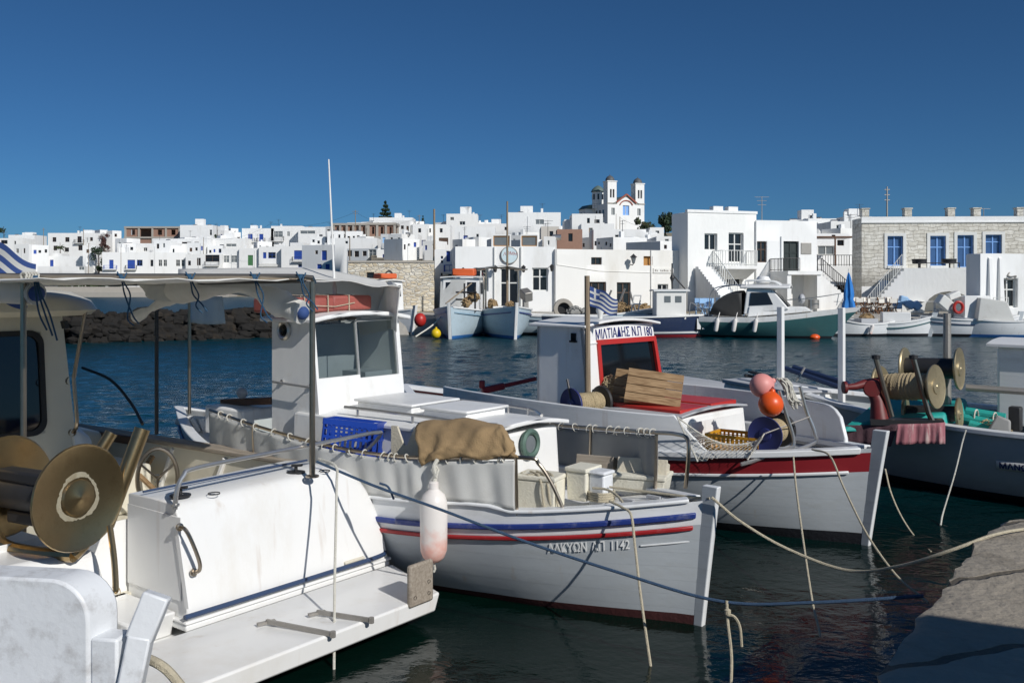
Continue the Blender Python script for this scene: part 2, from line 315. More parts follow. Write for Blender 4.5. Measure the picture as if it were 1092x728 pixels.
wood_mat('crate_wood', (.20, .115, .05), (.42, .28, .15), (4, 30, 30))
wood_mat('brown_wood', (.09, .04, .02), (.17, .085, .045), (1.5, 20, 20), .5)
wood_mat('grey_wood', (.24, .20, .155), (.38, .33, .27), (2, 25, 25))
wood_mat('post_wood', (.20, .15, .10), (.33, .26, .18), (25, 25, 1.2))
wood_mat('chair_wood', (.16, .07, .03), (.28, .14, .06), (20, 20, 2))
mat('life_raft_red', (.33, .085, .068), .6, var=.12, vs_=5, bump=.15, bs=20, dirt=(.45, .2, .16), damt=.5)
mat('raft_orange', (.66, .12, .03), .55, var=.1)
mat('whitewash', (.85, .85, .835), .85, var=.05, vs_=.7, bump=.25, bs=2.5, dirt=(.55, .53, .48), damt=.55, dsc=.6, streak=4)
mat('whitewash_rough', (.85, .85, .825), .9, var=.05, vs_=1.2, bump=.9, bs=3.2, dirt=(.58, .55, .48), damt=.35, dsc=.6, streak=2)
mat('cream_wash', (.83, .815, .775), .85, var=.05, vs_=.6, bump=.2, bs=2.5, dirt=(.55, .50, .40), damt=.5, dsc=.4, streak=4)
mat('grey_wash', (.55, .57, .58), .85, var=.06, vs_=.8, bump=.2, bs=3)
mat('beige_wash', (.62, .58, .52), .85, var=.08, vs_=.8, bump=.2, bs=3)
mat('brick_red', (.32, .19, .14), .9, var=.15, vs_=2, bump=.3, bs=6)
mat('concrete', (.40, .37, .325), .9, var=.12, vs_=1.5, bump=.3, bs=8)
def rubble_mat(name, cols, mortar, sx=2.1, sz=4.2):
    m = bpy.data.materials.new(name); m.use_nodes = True; n = m.node_tree.nodes; L = m.node_tree.links; b = n['Principled BSDF']; b.inputs['Roughness'].default_value = .92
    tc = n.new('ShaderNodeTexCoord'); mp = n.new('ShaderNodeMapping'); mp.inputs['Scale'].default_value = (sx, sx, sz); L.new(tc.outputs['Object'], mp.inputs[0])
    vo = n.new('ShaderNodeTexVoronoi'); vo.inputs['Scale'].default_value = 1; vo.inputs['Randomness'].default_value = .85; L.new(mp.outputs[0], vo.inputs[0])
    ve = n.new('ShaderNodeTexVoronoi'); ve.feature = 'DISTANCE_TO_EDGE'; ve.inputs['Scale'].default_value = 1; ve.inputs['Randomness'].default_value = .85; L.new(mp.outputs[0], ve.inputs[0])
    rp = n.new('ShaderNodeValToRGB'); sx_ = n.new('ShaderNodeSeparateColor'); L.new(vo.outputs['Color'], sx_.inputs[0]); L.new(sx_.outputs[0], rp.inputs[0])
    el = rp.color_ramp.elements; el[0].color = tuple(cols[0]) + (1,); el[1].color = tuple(cols[-1]) + (1,)
    for i, c in enumerate(cols[1:-1]): e = el.new((i + 1) / (len(cols) - 1)); e.color = tuple(c) + (1,)
    nz = n.new('ShaderNodeTexNoise'); nz.inputs['Scale'].default_value = 7; nz.inputs['Detail'].default_value = 6; L.new(tc.outputs['Object'], nz.inputs[0])
    ml = n.new('ShaderNodeMix'); ml.data_type = 'RGBA'; ml.blend_type = 'OVERLAY'; ml.inputs[0].default_value = .5; L.new(rp.outputs[0], ml.inputs[6]); L.new(nz.outputs['Fac'], ml.inputs[7])
    st = n.new('ShaderNodeMapRange'); st.inputs[1].default_value = .02; st.inputs[2].default_value = .09; L.new(ve.outputs['Distance'], st.inputs[0])
    mx = n.new('ShaderNodeMix'); mx.data_type = 'RGBA'; mx.inputs[6].default_value = tuple(mortar) + (1,); L.new(st.outputs[0], mx.inputs[0]); L.new(ml.outputs[2], mx.inputs[7]); L.new(mx.outputs[2], b.inputs['Base Color'])
    bp = n.new('ShaderNodeBump'); bp.inputs['Strength'].default_value = .8; bp.inputs['Distance'].default_value = .06; L.new(st.outputs[0], bp.inputs['Height']); L.new(bp.outputs[0], b.inputs['Normal'])
    MATS[name] = m
rubble_mat('rubble_stone', [(.70, .62, .46), (.50, .42, .30), (.74, .70, .60), (.62, .52, .36), (.68, .64, .56)], (.66, .62, .54), 2.5, 5.6)
stone_mat('ashlar_stone', (.72, .70, .645), (.62, .595, .53), (.50, .47, .41), .66, .255, .016, 1.)
mat('blue_shutter', (.025, .075, .36), .5, var=.15)
mat('sky_blue_wood', (.20, .40, .78), .5, var=.1)
mat('pale_blue_wood', (.30, .50, .75), .55, var=.1)
mat('green_shutter', (.07, .20, .08), .55, var=.15)
mat('dark_pane', (.014, .017, .022), .12, var=.3, vs_=1.5)
mat('grey_pane', (.17, .19, .20), .2, var=.3, vs_=1.5)
mat('blue_pane', (.055, .12, .27), .15, var=.3)
mat('white_frame', (.72, .72, .69), .5, var=.05)
mat('brown_wood_door', (.10, .06, .04), .6, var=.25, vs_=4)
mat('orange_wood', (.42, .20, .045), .6, var=.2, vs_=4)
mat('green_dark_door', (.015, .025, .024), .5, var=.2)
mat('dome_grey', (.10, .105, .11), .6, var=.2, vs_=1)
mat('dome_green', (.12, .17, .155), .6, var=.15, vs_=1)
mat('tile_red', (.33, .10, .07), .8, var=.2, vs_=3)
mat('parasol_blue', (.02, .19, .55), .75, var=.25, vs_=3)
mat('flag_blue', (.03, .07, .22), .8, var=.15)
mat('cushion_white', (.74, .72, .66), .9, var=.08)
glass_mat('cabin_glass', (.62, .68, .68), .35)
mat('tinted_glass', (.006, .007, .009), .06, var=.2)
mat('lettering_navy', (.012, .018, .14), .5, var=.1)
mat('sign_red', (.36, .06, .05), .6)
mat('sign_pale', (.56, .68, .72), .6, var=.1)
mat('stripe_blue', (.03, .055, .12), .4, var=.1)

translucent('awning_cloth', .2); translucent('canvas_white', .35); translucent('canvas_grey', .2)

# ---------------------------------------------------------------- water, ground, quays
def water_mat():
    m = bpy.data.materials.new('sea_water'); m.use_nodes = True; n = m.node_tree.nodes; L = m.node_tree.links; b = n['Principled BSDF']
    b.inputs['Base Color'].default_value = (.0006, .021, .028, 1); b.inputs['Roughness'].default_value = .05; b.inputs['IOR'].default_value = 1.333
    tc = n.new('ShaderNodeTexCoord'); geo = n.new('ShaderNodeNewGeometry')
    hs = []
    for (scl, rot, det, wgt) in (((2.1, 3.0, 1), 20, 3, .30), ((5.5, 7.5, 1), -15, 4, .13), ((14, 19, 1), 35, 3, .04)):
        mp = n.new('ShaderNodeMapping'); mp.inputs['Scale'].default_value = scl; mp.inputs['Rotation'].default_value = (0, 0, R(rot)); L.new(geo.outputs['Position'], mp.inputs[0])
        nz = n.new('ShaderNodeTexNoise'); nz.inputs['Scale'].default_value = 1; nz.inputs['Detail'].default_value = det; nz.inputs['Distortion'].default_value = .6; L.new(mp.outputs[0], nz.inputs[0])
        ml = n.new('ShaderNodeMath'); ml.operation = 'MULTIPLY'; ml.inputs[1].default_value = wgt; L.new(nz.outputs[0], ml.inputs[0]); hs.append(ml)
    a = n.new('ShaderNodeMath'); L.new(hs[0].outputs[0], a.inputs[0]); L.new(hs[1].outputs[0], a.inputs[1])
    a2 = n.new('ShaderNodeMath'); L.new(a.outputs[0], a2.inputs[0]); L.new(hs[2].outputs[0], a2.inputs[1])
    # sheltered between the moored boats, choppier out in the harbour
    sx = n.new('ShaderNodeSeparateXYZ'); L.new(geo.outputs['Position'], sx.inputs[0])
    dp = n.new('ShaderNodeMapRange'); dp.inputs[1].default_value = 10; dp.inputs[2].default_value = 20; L.new(sx.outputs['Y'], dp.inputs[0])   # shallow weedy bottom by the quay, deeper blue water beyond
    dm = n.new('ShaderNodeMix'); dm.data_type = 'RGBA'; dm.inputs[6].default_value = (.0005, .0085, .0060, 1); dm.inputs[7].default_value = (.0005, .033, .047, 1); L.new(dp.outputs[0], dm.inputs[0]); L.new(dm.outputs[2], b.inputs['Base Color'])
    mr = n.new('ShaderNodeMapRange'); mr.inputs[1].default_value = 8; mr.inputs[2].default_value = 22; mr.inputs[3].default_value = .10; mr.inputs[4].default_value = .6; L.new(sx.outputs['Y'], mr.inputs[0])
    far = n.new('ShaderNodeMapRange'); far.inputs[1].default_value = 14; far.inputs[2].default_value = 85; far.inputs[3].default_value = .05; far.inputs[4].default_value = .38; L.new(sx.outputs['Y'], far.inputs[0]); L.new(far.outputs[0], b.inputs['Roughness'])
    bp = n.new('ShaderNodeBump'); bp.inputs['Distance'].default_value = .5; L.new(a2.outputs[0], bp.inputs['Height']); L.new(mr.outputs[0], bp.inputs['Strength']); L.new(bp.outputs[0], b.inputs['Normal'])
    return m
MATS['sea_water'] = water_mat()
import numpy as np
def build_water():
    """one sheet to the horizon, with real wavelets out in the harbour and calmer water between the moored boats"""
    ys = np.concatenate([np.array([-60., -25, -10, -4, 0, 2]), 3 + 0 * np.arange(1)]); y = 3.
    out = [y]
    while y < 62: y += .05 + y * .0042; out.append(y)
    while y < 2600: y *= 1.10; out.append(y)
    ys = np.concatenate([ys[:6], np.array(out)]); s = np.linspace(-.80, .80, 440); Y, S = np.meshgrid(ys, s, indexing='ij'); X = S * np.maximum(Y + 2, 14)
    X = np.where(Y > 62, S * (Y + 2), X)
    rg = np.random.default_rng(5); Z = np.zeros_like(X); amp = np.clip((Y - 8.5) / 13, 0, 1); amp = (.10 + .90 * amp * amp * (3 - 2 * amp)) * np.clip((75 - Y) / 14, 0, 1) * np.clip((Y + 30) / 30, 0, 1)
    for i in range(34):
        lam = .34 * (4.6 ** rg.random()); th = np.radians(84 + rg.normal(0, 27)); k = 2 * np.pi / lam; Z += .0036 * lam ** .8 * rg.uniform(.6, 1.3) * np.sin(k * (X * np.cos(th) + Y * np.sin(th)) + rg.uniform(0, 6.28) + .6 * np.sin(.35 * X + i) + .5 * np.sin(.23 * Y + 2 * i))
    Z = Z * amp * (1 + .35 * np.sin(.19 * X + .11 * Y) * np.sin(.13 * Y - .07 * X))
    nr, nc = X.shape; co = np.stack([X, Y, Z], -1).reshape(-1, 3).astype(np.float32); idx = np.arange(nr * nc).reshape(nr, nc)
    q = np.stack([idx[:-1, :-1], idx[:-1, 1:], idx[1:, 1:], idx[1:, :-1]], -1).reshape(-1, 4); me = bpy.data.meshes.new('water'); me.vertices.add(len(co)); me.vertices.foreach_set('co', co.ravel())
    me.loops.add(q.size); me.loops.foreach_set('vertex_index', q.ravel().astype(np.int32)); me.polygons.add(len(q)); me.polygons.foreach_set('loop_start', np.arange(0, q.size, 4, dtype=np.int32)); me.polygons.foreach_set('use_smooth', np.ones(len(q), bool)); me.update(calc_edges=True)
    me.materials.append(MATS['sea_water']); o = bpy.data.objects.new('water', me); COL.objects.link(o); return struct(o)
build_water()

def lerp_tab(x, tab):
    if x <= tab[0][0]: return tab[0][1]
    for (a, b), (c, d) in zip(tab, tab[1:]):
        if x <= c: return b + (d - b) * (x - a) / (c - a)
    return tab[-1][1]
T_NEAR = [(57, -.6), (58.5, 1.0), (66, 1.25), (90, 3.2), (120, 5.2), (160, 7.4), (210, 10.2), (250, 16.6), (300, 17.2), (500, 14)]
T_FAR = [(208, -.8), (214, .9), (230, 2.6), (262, 7.2), (300, 11), (350, 13), (600, 9)]
def ground(x, y):
    s = CPX + x / max(y, 1) * FPX
    k = min(1, max(0, (s - 345) / 50)); return lerp_tab(y, T_FAR) * (1 - k) + lerp_tab(y, T_NEAR) * k
rows = []
for j in range(70):
    y = 56 + 2.0 * j if j < 40 else 136 + (j - 40) * 14
    rows.append([(x, y, ground(x, y) + random.uniform(-.1, .1)) for x in [(-.75 + i * .025) * y for i in range(61)]])
mat('dry_earth', (.27, .23, .16), .95, var=.3, vs_=.15, bump=.5, bs=1)
struct(MB().grid(rows).build('terrain', 'dry_earth'))
# far quay: a stone slab with paving, a rougher edge on the water side
mat('quay_paving', (.42, .40, .36), .9, var=.15, vs_=.7, bump=.3, bs=4, dirt=(.25, .22, .18), damt=.5)
b = MB(); top = []; bot = []
for i in range(60):
    x = -10 + i; f = 55.0 + random.uniform(-.25, .25); top.append(Vector((x, f, .95 + random.uniform(-.05, .05)))); bot.append(Vector((x, f - random.uniform(.1, .6), -.6)))
b.grid([bot, top, [p + Vector((0, 6, .2)) for p in top]])
struct(b.build('far_quay', 'quay_paving', smooth=0))
# breakwater of dark rocks on the left
mat('dark_rock', (.011, .0095, .008), .9, var=.5, vs_=1.2, bump=.9, bs=5, dirt=(.07, .048, .025), damt=.6, dsc=1.1)
b = MB()
for k in range(620):
    u = random.random() ** .9; x = -26.5 + u * 18.5; y = 44.5 + u * 10.8; lay = random.randint(0, 3)
    c = Vector((x + random.uniform(-.5, .5), y + lay * .45 + random.uniform(-.4, .4), .02 + lay * .42 + random.uniform(-.22, .22))); r = random.uniform(.18, .5)
    vs_ = []
    for i in range(6):
        th = math.pi * i / 5
        for q in range(7):
            ph = 2 * math.pi * q / 7; rr = r * random.uniform(.75, 1.1) if 0 < i < 5 else r * .8
            vs_.append(c + Vector((rr * 1.25 * math.sin(th) * math.cos(ph), rr * math.sin(th) * math.sin(ph), rr * .75 * math.cos(th))))
    b.add(vs_, [(i * 7 + q, i * 7 + (q + 1) % 7, i * 7 + 7 + (q + 1) % 7, i * 7 + 7 + q) for i in range(5) for q in range(7)])
o = b.build('breakwater_rocks', 'dark_rock', smooth=0, fix=False); tag(o, 'heap of dark boulders piled along the breakwater', 'rocks', kind='stuff')
b = MB(); b.hexa([(-27, 46.2, -.5), (-8, 57, -.5), (-11, 61, -.5), (-29, 50, -.5), (-27, 46.6, 1.2), (-8, 57.4, 1.2), (-11, 59, 1.25), (-28.5, 48.2, 1.25)])
o = b.build('breakwater', 'dark_rock'); struct(o)
# far shore beyond the breakwater: low quay with beige stone
b = MB(); b.box(-118, -62, 205, 212, -.5, 2.2); b.box(-110, -70, 203, 205.2, -.5, 1.2)
struct(b.build('far_shore_quay', 'concrete', bevel=.1))

# the quay the picture is taken from, bottom right
mat('quay_concrete', (.36, .32, .26), .92, var=.25, vs_=2.2, bump=1., bs=14, dirt=(.17, .145, .11), damt=.8, dsc=1.9)
qn = MATS['quay_concrete'].node_tree.nodes; ql = MATS['quay_concrete'].node_tree.links; qb = qn['Principled BSDF']   # joints between the slabs
qt = qn.new('ShaderNodeNewGeometry'); qm = qn.new('ShaderNodeMapping'); qm.inputs['Rotation'].default_value = (0, 0, R(-20)); ql.new(qt.outputs['Position'], qm.inputs[0])
qz = qn.new('ShaderNodeTexNoise'); qz.inputs['Scale'].default_value = 2.5; qz.inputs['Detail'].default_value = 5; ql.new(qt.outputs['Position'], qz.inputs[0]); qs = qn.new('ShaderNodeVectorMath'); qs.operation = 'SCALE'; qs.inputs['Scale'].default_value = .16; ql.new(qz.outputs['Color'], qs.inputs[0]); qa = qn.new('ShaderNodeVectorMath'); ql.new(qm.outputs[0], qa.inputs[0]); ql.new(qs.outputs[0], qa.inputs[1])
qk = qn.new('ShaderNodeTexBrick'); qk.inputs['Scale'].default_value = 1; qk.inputs['Brick Width'].default_value = 2.3; qk.inputs['Row Height'].default_value = .95; qk.inputs['Mortar Size'].default_value = .032; qk.inputs['Mortar Smooth'].default_value = .4; qk.inputs['Color1'].default_value = (1, 1, 1, 1); qk.inputs['Color2'].default_value = (.82, .80, .78, 1); qk.inputs['Mortar'].default_value = (.2, .18, .15, 1); ql.new(qa.outputs[0], qk.inputs[0])
qx = qn.new('ShaderNodeMix'); qx.data_type = 'RGBA'; qx.blend_type = 'MULTIPLY'; qx.inputs[0].default_value = .8; ql.new(qb.inputs['Base Color'].links[0].from_socket, qx.inputs[6]); ql.new(qk.outputs[0], qx.inputs[7]); ql.new(qx.outputs[2], qb.inputs['Base Color'])
qp = qn.new('ShaderNodeBump'); qp.invert = True; qp.inputs['Strength'].default_value = .8; qp.inputs['Distance'].default_value = .03; ql.new(qk.outputs['Fac'], qp.inputs['Height']); ql.new(qb.inputs['Normal'].links[0].from_socket, qp.inputs['Normal']); ql.new(qp.outputs[0], qb.inputs['Normal'])
edge = [(-3.2, -2.2), (1.735, 4.46), (2.4, 5.46), (2.77, 5.97), (3.23, 6.60), (3.5, 7.02), (3.92, 7.50), (4.3, 7.68), (6, 8.2), (9, 9.0), (16, 10.4)]
pts = []
for (a, c), (d, e) in zip(edge, edge[1:]):
    n_ = max(2, int(math.hypot(d - a, e - c) / .11))
    for i in range(n_): t = i / n_; pts.append(Vector((a + (d - a) * t, c + (e - c) * t, 1.1)))
pts.append(Vector((16, 10.4, 1.1)))
def jit(p, s): return p + Vector((random.uniform(-s, s), random.uniform(-s, s), random.uniform(-s, s) * .5))
inw = Vector((.82, -.57, 0))
rows = [[jit(p - inw * .02, .06) + Vector((0, 0, -1.9)) for p in pts], [jit(p - inw * .05, .05) + Vector((0, 0, -.75)) for p in pts], [jit(p, .05) + Vector((0, 0, -.13)) for p in pts], [jit(p, .028) + Vector((0, 0, -.012)) for p in pts]]
for k in (0.05, .3, .8, 1.6, 3.2, 7, 18): rows.append([p + inw * k + Vector((0, 0, random.uniform(-.012, .012) if k < 7 else 0)) for p in pts])
struct(MB().grid(rows).build('near_quay', 'quay_concrete', smooth=28))
# house on the near quay, out of the picture, whose shadow lies over the stones
hb = MB(); A0 = Vector((4.77, 1.6, 0)); tv = Vector((.927, -.375, 0)); nv = Vector((-.375, -.927, 0))
q = [A0, A0 + tv * 12, A0 + tv * 12 + nv * 7, A0 + nv * 7]; q = [q[0], q[3], q[2], q[1]]
hb.hexa([p + Vector((0, 0, 1.0)) for p in q] + [p + Vector((0, 0, 4.7)) for p in q])
o = hb.build('quayside_house', 'whitewash'); tag(o, 'white house standing behind the near quay', 'house')

# ---------------------------------------------------------------- houses across the harbour
PANE = {'B': ('blue_shutter', 'blue_shutter'), 'b': ('blue_shutter', 'dark_pane'), 'D': ('white_frame', 'dark_pane'), 'd': ('brown_wood_door', 'dark_pane'), 'G': ('green_shutter', 'green_shutter'),
        'W': ('white_frame', 'grey_pane'), 'w': ('brown_wood_door', 'brown_wood_door'), 'O': ('orange_wood', 'orange_wood'), 'o': ('orange_wood', 'grey_pane'), 'K': ('green_dark_door', 'green_dark_door'), 'S': ('sky_blue_wood', 'blue_pane'), 'P': ('pale_blue_wood', 'pale_blue_wood')}
def window(par, x0, x1, z0, z1, code, rec=.16, mull=None, name=None):
    """frame bars set back in the opening, pane behind them, sill when low detail allows"""
    fm, pm = PANE[code]; w_, h_ = x1 - x0, z1 - z0; t = min(.09, .1 * min(w_, h_)); y = rec
    b = MB(); solid = fm == pm
    b.box(x0, x0 + t, y - .05, y + .04, z0, z1); b.box(x1 - t, x1, y - .05, y + .04, z0, z1); b.box(x0 + t, x1 - t, y - .05, y + .04, z1 - t, z1); b.box(x0 + t, x1 - t, y - .05, y + .04, z0, z0 + t)
    nm = mull if mull is not None else (1 if w_ > .7 else 0)
    for k in range(nm): xm = x0 + w_ * (k + 1) / (nm + 1); b.box(xm - t * .45, xm + t * .45, y - .045, y + .035, z0 + t, z1 - t)
    if h_ > 1.2: b.box(x0 + t, x1 - t, y - .04, y + .03, z0 + h_ * .62 - t * .4, z0 + h_ * .62 + t * .4)
    nm_ = name or ('door' if h_ > 1.75 and w_ < h_ * .75 else 'window'); o = b.build(nm_, fm, par, smooth=0)
    p = MB().box(x0 + t * .5, x1 - t * .5, y + .005, y + .03, z0 + t * .5, z1 - t * .5)
    p.build('door_leaf' if (solid and nm_ == 'door') else 'shutter' if solid else 'pane', pm, o, smooth=0)
    return o
def railing(par, pts, h=.9, name='railing', m='iron', r=.022, step=.16):
    b = MB()
    for p, q in zip(pts, pts[1:]):
        p, q = Vector(p), Vector(q); b.tube([p + Vector((0, 0, h)), q + Vector((0, 0, h))], r * 1.2, 5); b.tube([p + Vector((0, 0, .1)), q + Vector((0, 0, .1))], r, 5)
        n_ = max(1, int((q - p).length / step))
        for i in range(n_ + 1): c = p.lerp(q, i / n_); b.tube([c, c + Vector((0, 0, h))], r if i % 6 else r * 1.5, 4)
    return b.build(name, m, par, smooth=0)
def house(label, pxL, YL, pxR, YR, ytop, m='whitewash', depth=7, feats=(), zb=None, group=None, name='white_house', cat='house', rec=.16, par=.3, roof_items=0, wallbot=None):
    a = P(pxL, HOR, YL); c = P(pxR, HOR, YR); rz = math.degrees(math.atan2(c.y - a.y, c.x - a.x)); W = math.hypot(c.x - a.x, c.y - a.y)
    Ym = (YL + YR) / 2; zt = zat(ytop, Ym)
    if zb is None: zb = min(ground(a.x, a.y), ground(c.x, c.y), ground(a.x, a.y + depth)) - .4
    fr = Fr(a.x, a.y, rz, zb); t = thing(name, label, cat, fr, group); H = zt - zb
    ops = []; wins = []; later = []
    for f in feats:
        k = f[0]
        p = fr.hit(f[1], f[4], 'y', 0); q = fr.hit(f[3], f[2], 'y', 0); r4 = (max(.05, p.x), max(.05, p.z), min(W - .05, q.x), min(H - .1, q.z))
        if k == 'bal': later.append((f, p, q)); continue
        if k == 'awn': later.append((f, p, q)); continue
        if r4[2] - r4[0] < .1 or r4[3] - r4[1] < .1: continue
        ops.append(r4); wins.append((k, r4, f[5] if len(f) > 5 else None))
    b = MB(); wall_open(b, 0, W, 0, H, ops, lambda u, v, d: (u, d, v), rec + .04)
    b.add([(0, 0, 0), (0, depth, 0), (0, depth, H), (0, 0, H)], [(3, 2, 1, 0)]).add([(W, 0, 0), (W, depth, 0), (W, depth, H), (W, 0, H)], [(0, 1, 2, 3)]).add([(0, depth, 0), (W, depth, 0), (W, depth, H), (0, depth, H)], [(3, 2, 1, 0)])
    e = .22
    b.add([(0, 0, H), (W, 0, H), (W, depth, H), (0, depth, H), (e, e, H), (W - e, e, H), (W - e, depth - e, H), (e, depth - e, H)], [(0, 1, 5, 4), (1, 2, 6, 5), (2, 3, 7, 6), (3, 0, 4, 7)])
    b.add([(e, e, H), (W - e, e, H), (W - e, depth - e, H), (e, depth - e, H), (e, e, H - par), (W - e, e, H - par), (W - e, depth - e, H - par), (e, depth - e, H - par)], [(0, 1, 5, 4), (1, 2, 6, 5), (2, 3, 7, 6), (3, 0, 4, 7), (4, 5, 6, 7)])
    for o4 in ops: b.add([(o4[0], rec + .04, o4[1]), (o4[2], rec + .04, o4[1]), (o4[2], rec + .04, o4[3]), (o4[0], rec + .04, o4[3])], [(0, 1, 2, 3)])
    b.build('wall', m, t, smooth=30, bevel=.05 if Ym < 120 else 0)
    for k, r4, mull in wins: window(t, r4[0], r4[2], r4[1], r4[3], k, rec, mull)
    for f, p, q in later:
        if f[0] == 'bal':
            d = f[5] if len(f) > 5 else .9; MB().box(p.x, q.x, -d, 0, p.z - .14, p.z).build('balcony', m, t, smooth=0)
            railing(t, [(p.x + .03, -.02, p.z), (p.x + .03, -d + .03, p.z), (q.x - .03, -d + .03, p.z), (q.x - .03, -.02, p.z)], q.z - p.z, m=f[6] if len(f) > 6 else 'iron', step=.25)
        else: MB().hexa([(p.x, -1.3, p.z), (q.x, -1.3, p.z), (q.x, 0, q.z - .05), (p.x, 0, q.z - .05), (p.x, -1.3, p.z + .05), (q.x, -1.3, p.z + .05), (q.x, 0, q.z), (p.x, 0, q.z)]).build('awning', 'canvas_white', t, smooth=0)
    rnd = random.Random(int(pxL * 13) + int(ytop))
    if roof_items and W > 4 and rnd.random() < .6:
        x = rnd.uniform(.15, .6) * W; MB().box(x, x + rnd.uniform(1.6, 2.6), depth * .45, depth * .45 + 2, H - par, H + rnd.uniform(.9, 1.9)).build('stair_head', m, t, smooth=0, bevel=.05)
    if roof_items and rnd.random() < .6:
        x = rnd.uniform(.1, .9) * W; MB().tube([(x, depth * .4, H - par), (x, depth * .4, H + 2.0)], .035, 4).tube([(x - .6, depth * .4, H + 1.9), (x + .6, depth * .4, H + 1.9)], .025, 4).tube([(x - .4, depth * .4, H + 1.6), (x + .4, depth * .4, H + 1.6)], .025, 4).build('roof_aerial', 'iron', t, smooth=0)
    if rnd.random() < .45 and W > 3: x = rnd.uniform(.05, .95) * W; MB().box(x - .04, x + .04, -.07, -.001, 0, H - rnd.uniform(.2, 1.5)).build('drain_pipe', rnd.choice(('grey_wash', 'white_frame')), t, smooth=0)
    for i in range(roof_items):
        x = rnd.uniform(.1, .85) * W; k = rnd.choice('ctc')
        if k == 'c': MB().box(x, x + .45, 1.2, 1.65, H - par, H + rnd.uniform(.4, .9)).build('chimney', m, t, smooth=0, bevel=.04)
        else: MB().lathe([(0.01, 0), (.35, 0), (.35, 1.0), (.01, 1.02)], (x, 2.2, H - par + .3), (1, 0, 0), 12).build('water_tank', 'steel', t)
    return t, fr, W, H

HG = 'white houses of the town behind the harbour'
HS = house
# --- left shore, beyond the bay
HS('white villa with dark windows and one balcony on the left skyline', 51, 262, 108, 262, 248.5, feats=[('d', 56, 253, 60, 258), ('d', 69.5, 253, 74, 258), ('d', 82.5, 252, 87, 259), ('bal', 80, 255.5, 90, 259), ('d', 96, 253, 99, 257), ('d', 69, 264, 73.5, 268.5), ('d', 83.5, 261.5, 88, 267), ('d', 57, 262, 61, 267)], group=HG, roof_items=2)
HS('small white cube house at the far left with one window', 9, 268, 37, 268, 250.5, feats=[('d', 14, 257, 17, 262)], group=HG, roof_items=3)
HS('lower white house at the left edge under a grey shed roof', -8, 258, 24, 258, 254, feats=[('d', 1, 256, 8, 260), ('D', 15, 257, 17, 263)], group=HG)
HS('long low white house with blue window below the villa', 22, 240, 62, 240, 270, feats=[('B', 37, 275, 40, 280), ('D', 44, 275, 46, 280)], group=HG, depth=6)
HS('low white house with a blue door beside the palm', 48, 236, 100, 236, 273, feats=[('B', 53, 277, 57, 285)], group=HG, depth=6)
HS('flat garage with a brown eave near the left shore', 40, 226, 90, 226, 284, feats=[('W', 84, 282, 90, 288)], group=HG, depth=5)
HS('white hotel block with a blue door and blue shuttered balcony', 109, 222, 200, 226, 269, feats=[('B', 116.5, 277, 121, 286.6), ('bal', 111, 283, 125, 287, .8, 'blue_shutter'), ('B', 136, 277, 144, 286.6), ('bal', 134, 283, 146, 287, .8, 'iron'), ('b', 146, 277, 152, 283.5), ('d', 160.5, 277, 163.5, 284), ('D', 169, 277, 172.8, 284), ('D', 174.3, 277, 178, 284), ('D', 187.5, 277, 192, 284), ('D', 193.3, 277, 197, 284)], group=HG, roof_items=1)
HS('white upper storey with a dark arch below the brick shell', 125, 238, 192, 238, 259.5, feats=[('D', 132, 264, 138, 268), ('d', 173.5, 264, 182, 268.5), ('D', 153, 264, 157, 268)], group=HG)
HS('plain white cube left of the dark cypress', 192, 258, 227, 258, 240, feats=[('D', 223.5, 245, 226, 251)], group=HG, roof_items=2)
HS('white terrace house with a long shaded veranda', 176, 240, 222, 240, 254.5, feats=[('d', 194, 258, 204, 259.8), ('d', 206, 258, 212, 260.5), ('W', 200, 268, 216, 271.5)], group=HG)
HS('white house with a dark glazed balcony and three small windows', 198, 224, 236, 224, 271, feats=[('d', 219, 271.8, 234, 279), ('bal', 219, 279, 234, 283), ('d', 200.5, 278, 203.5, 283), ('d', 210, 275, 214, 283)], group=HG)
HS('white house with two grey shuttered windows', 236, 226, 256, 226, 265, feats=[('W', 238, 272.5, 244.5, 280), ('W', 246, 272.5, 252.8, 280)], group=HG)
HS('white house with a single green shuttered door', 255, 225, 277, 225, 264.5, feats=[('G', 264.3, 272, 269.8, 283)], group=HG, roof_items=1)
HS('white house with blue shutters over a striped shop awning', 276, 224, 300, 224, 263, feats=[('B', 280.5, 269, 284, 275.5), ('b', 286, 269, 294, 275.5), ('awn', 277, 281, 297, 284.5)], group=HG)
HS('white house with a tall blue balcony door above a small blue window', 300, 222, 332, 222, 262.5, feats=[('B', 313.6, 267, 326, 276.5), ('bal', 312, 274, 327, 278.5), ('b', 318, 282, 324, 285), ('b', 336, 267, 340, 272)], group=HG)
HS('long white row house with grey pergola on the left ridge', 200, 244, 262, 244, 254, feats=[('D', 224, 262, 229, 265), ('W', 241, 260, 252, 263)], group=HG, roof_items=2)
HS('white house with two blue balcony doors high on the left', 258, 250, 292, 250, 243.5, feats=[('B', 264.6, 249.5, 269.4, 257), ('bal', 262, 254, 272, 257.6), ('B', 276.5, 249.5, 280.8, 257), ('bal', 274, 254, 283, 257.6)], group=HG, roof_items=1)
HS('white house with a large arched fan window on the left ridge', 289, 250, 322, 250, 241, feats=[('W', 291.5, 246.5, 301.5, 253), ('bal', 289.5, 252, 303, 257), ('W', 306, 247, 309, 252)], group=HG, roof_items=1)
HS('white ridge house with a flat grey shade over its terrace', 318, 246, 356, 246, 242, feats=[('W', 320, 246, 336, 249.5), ('D', 340, 250, 344, 254)], group=HG, roof_items=1)
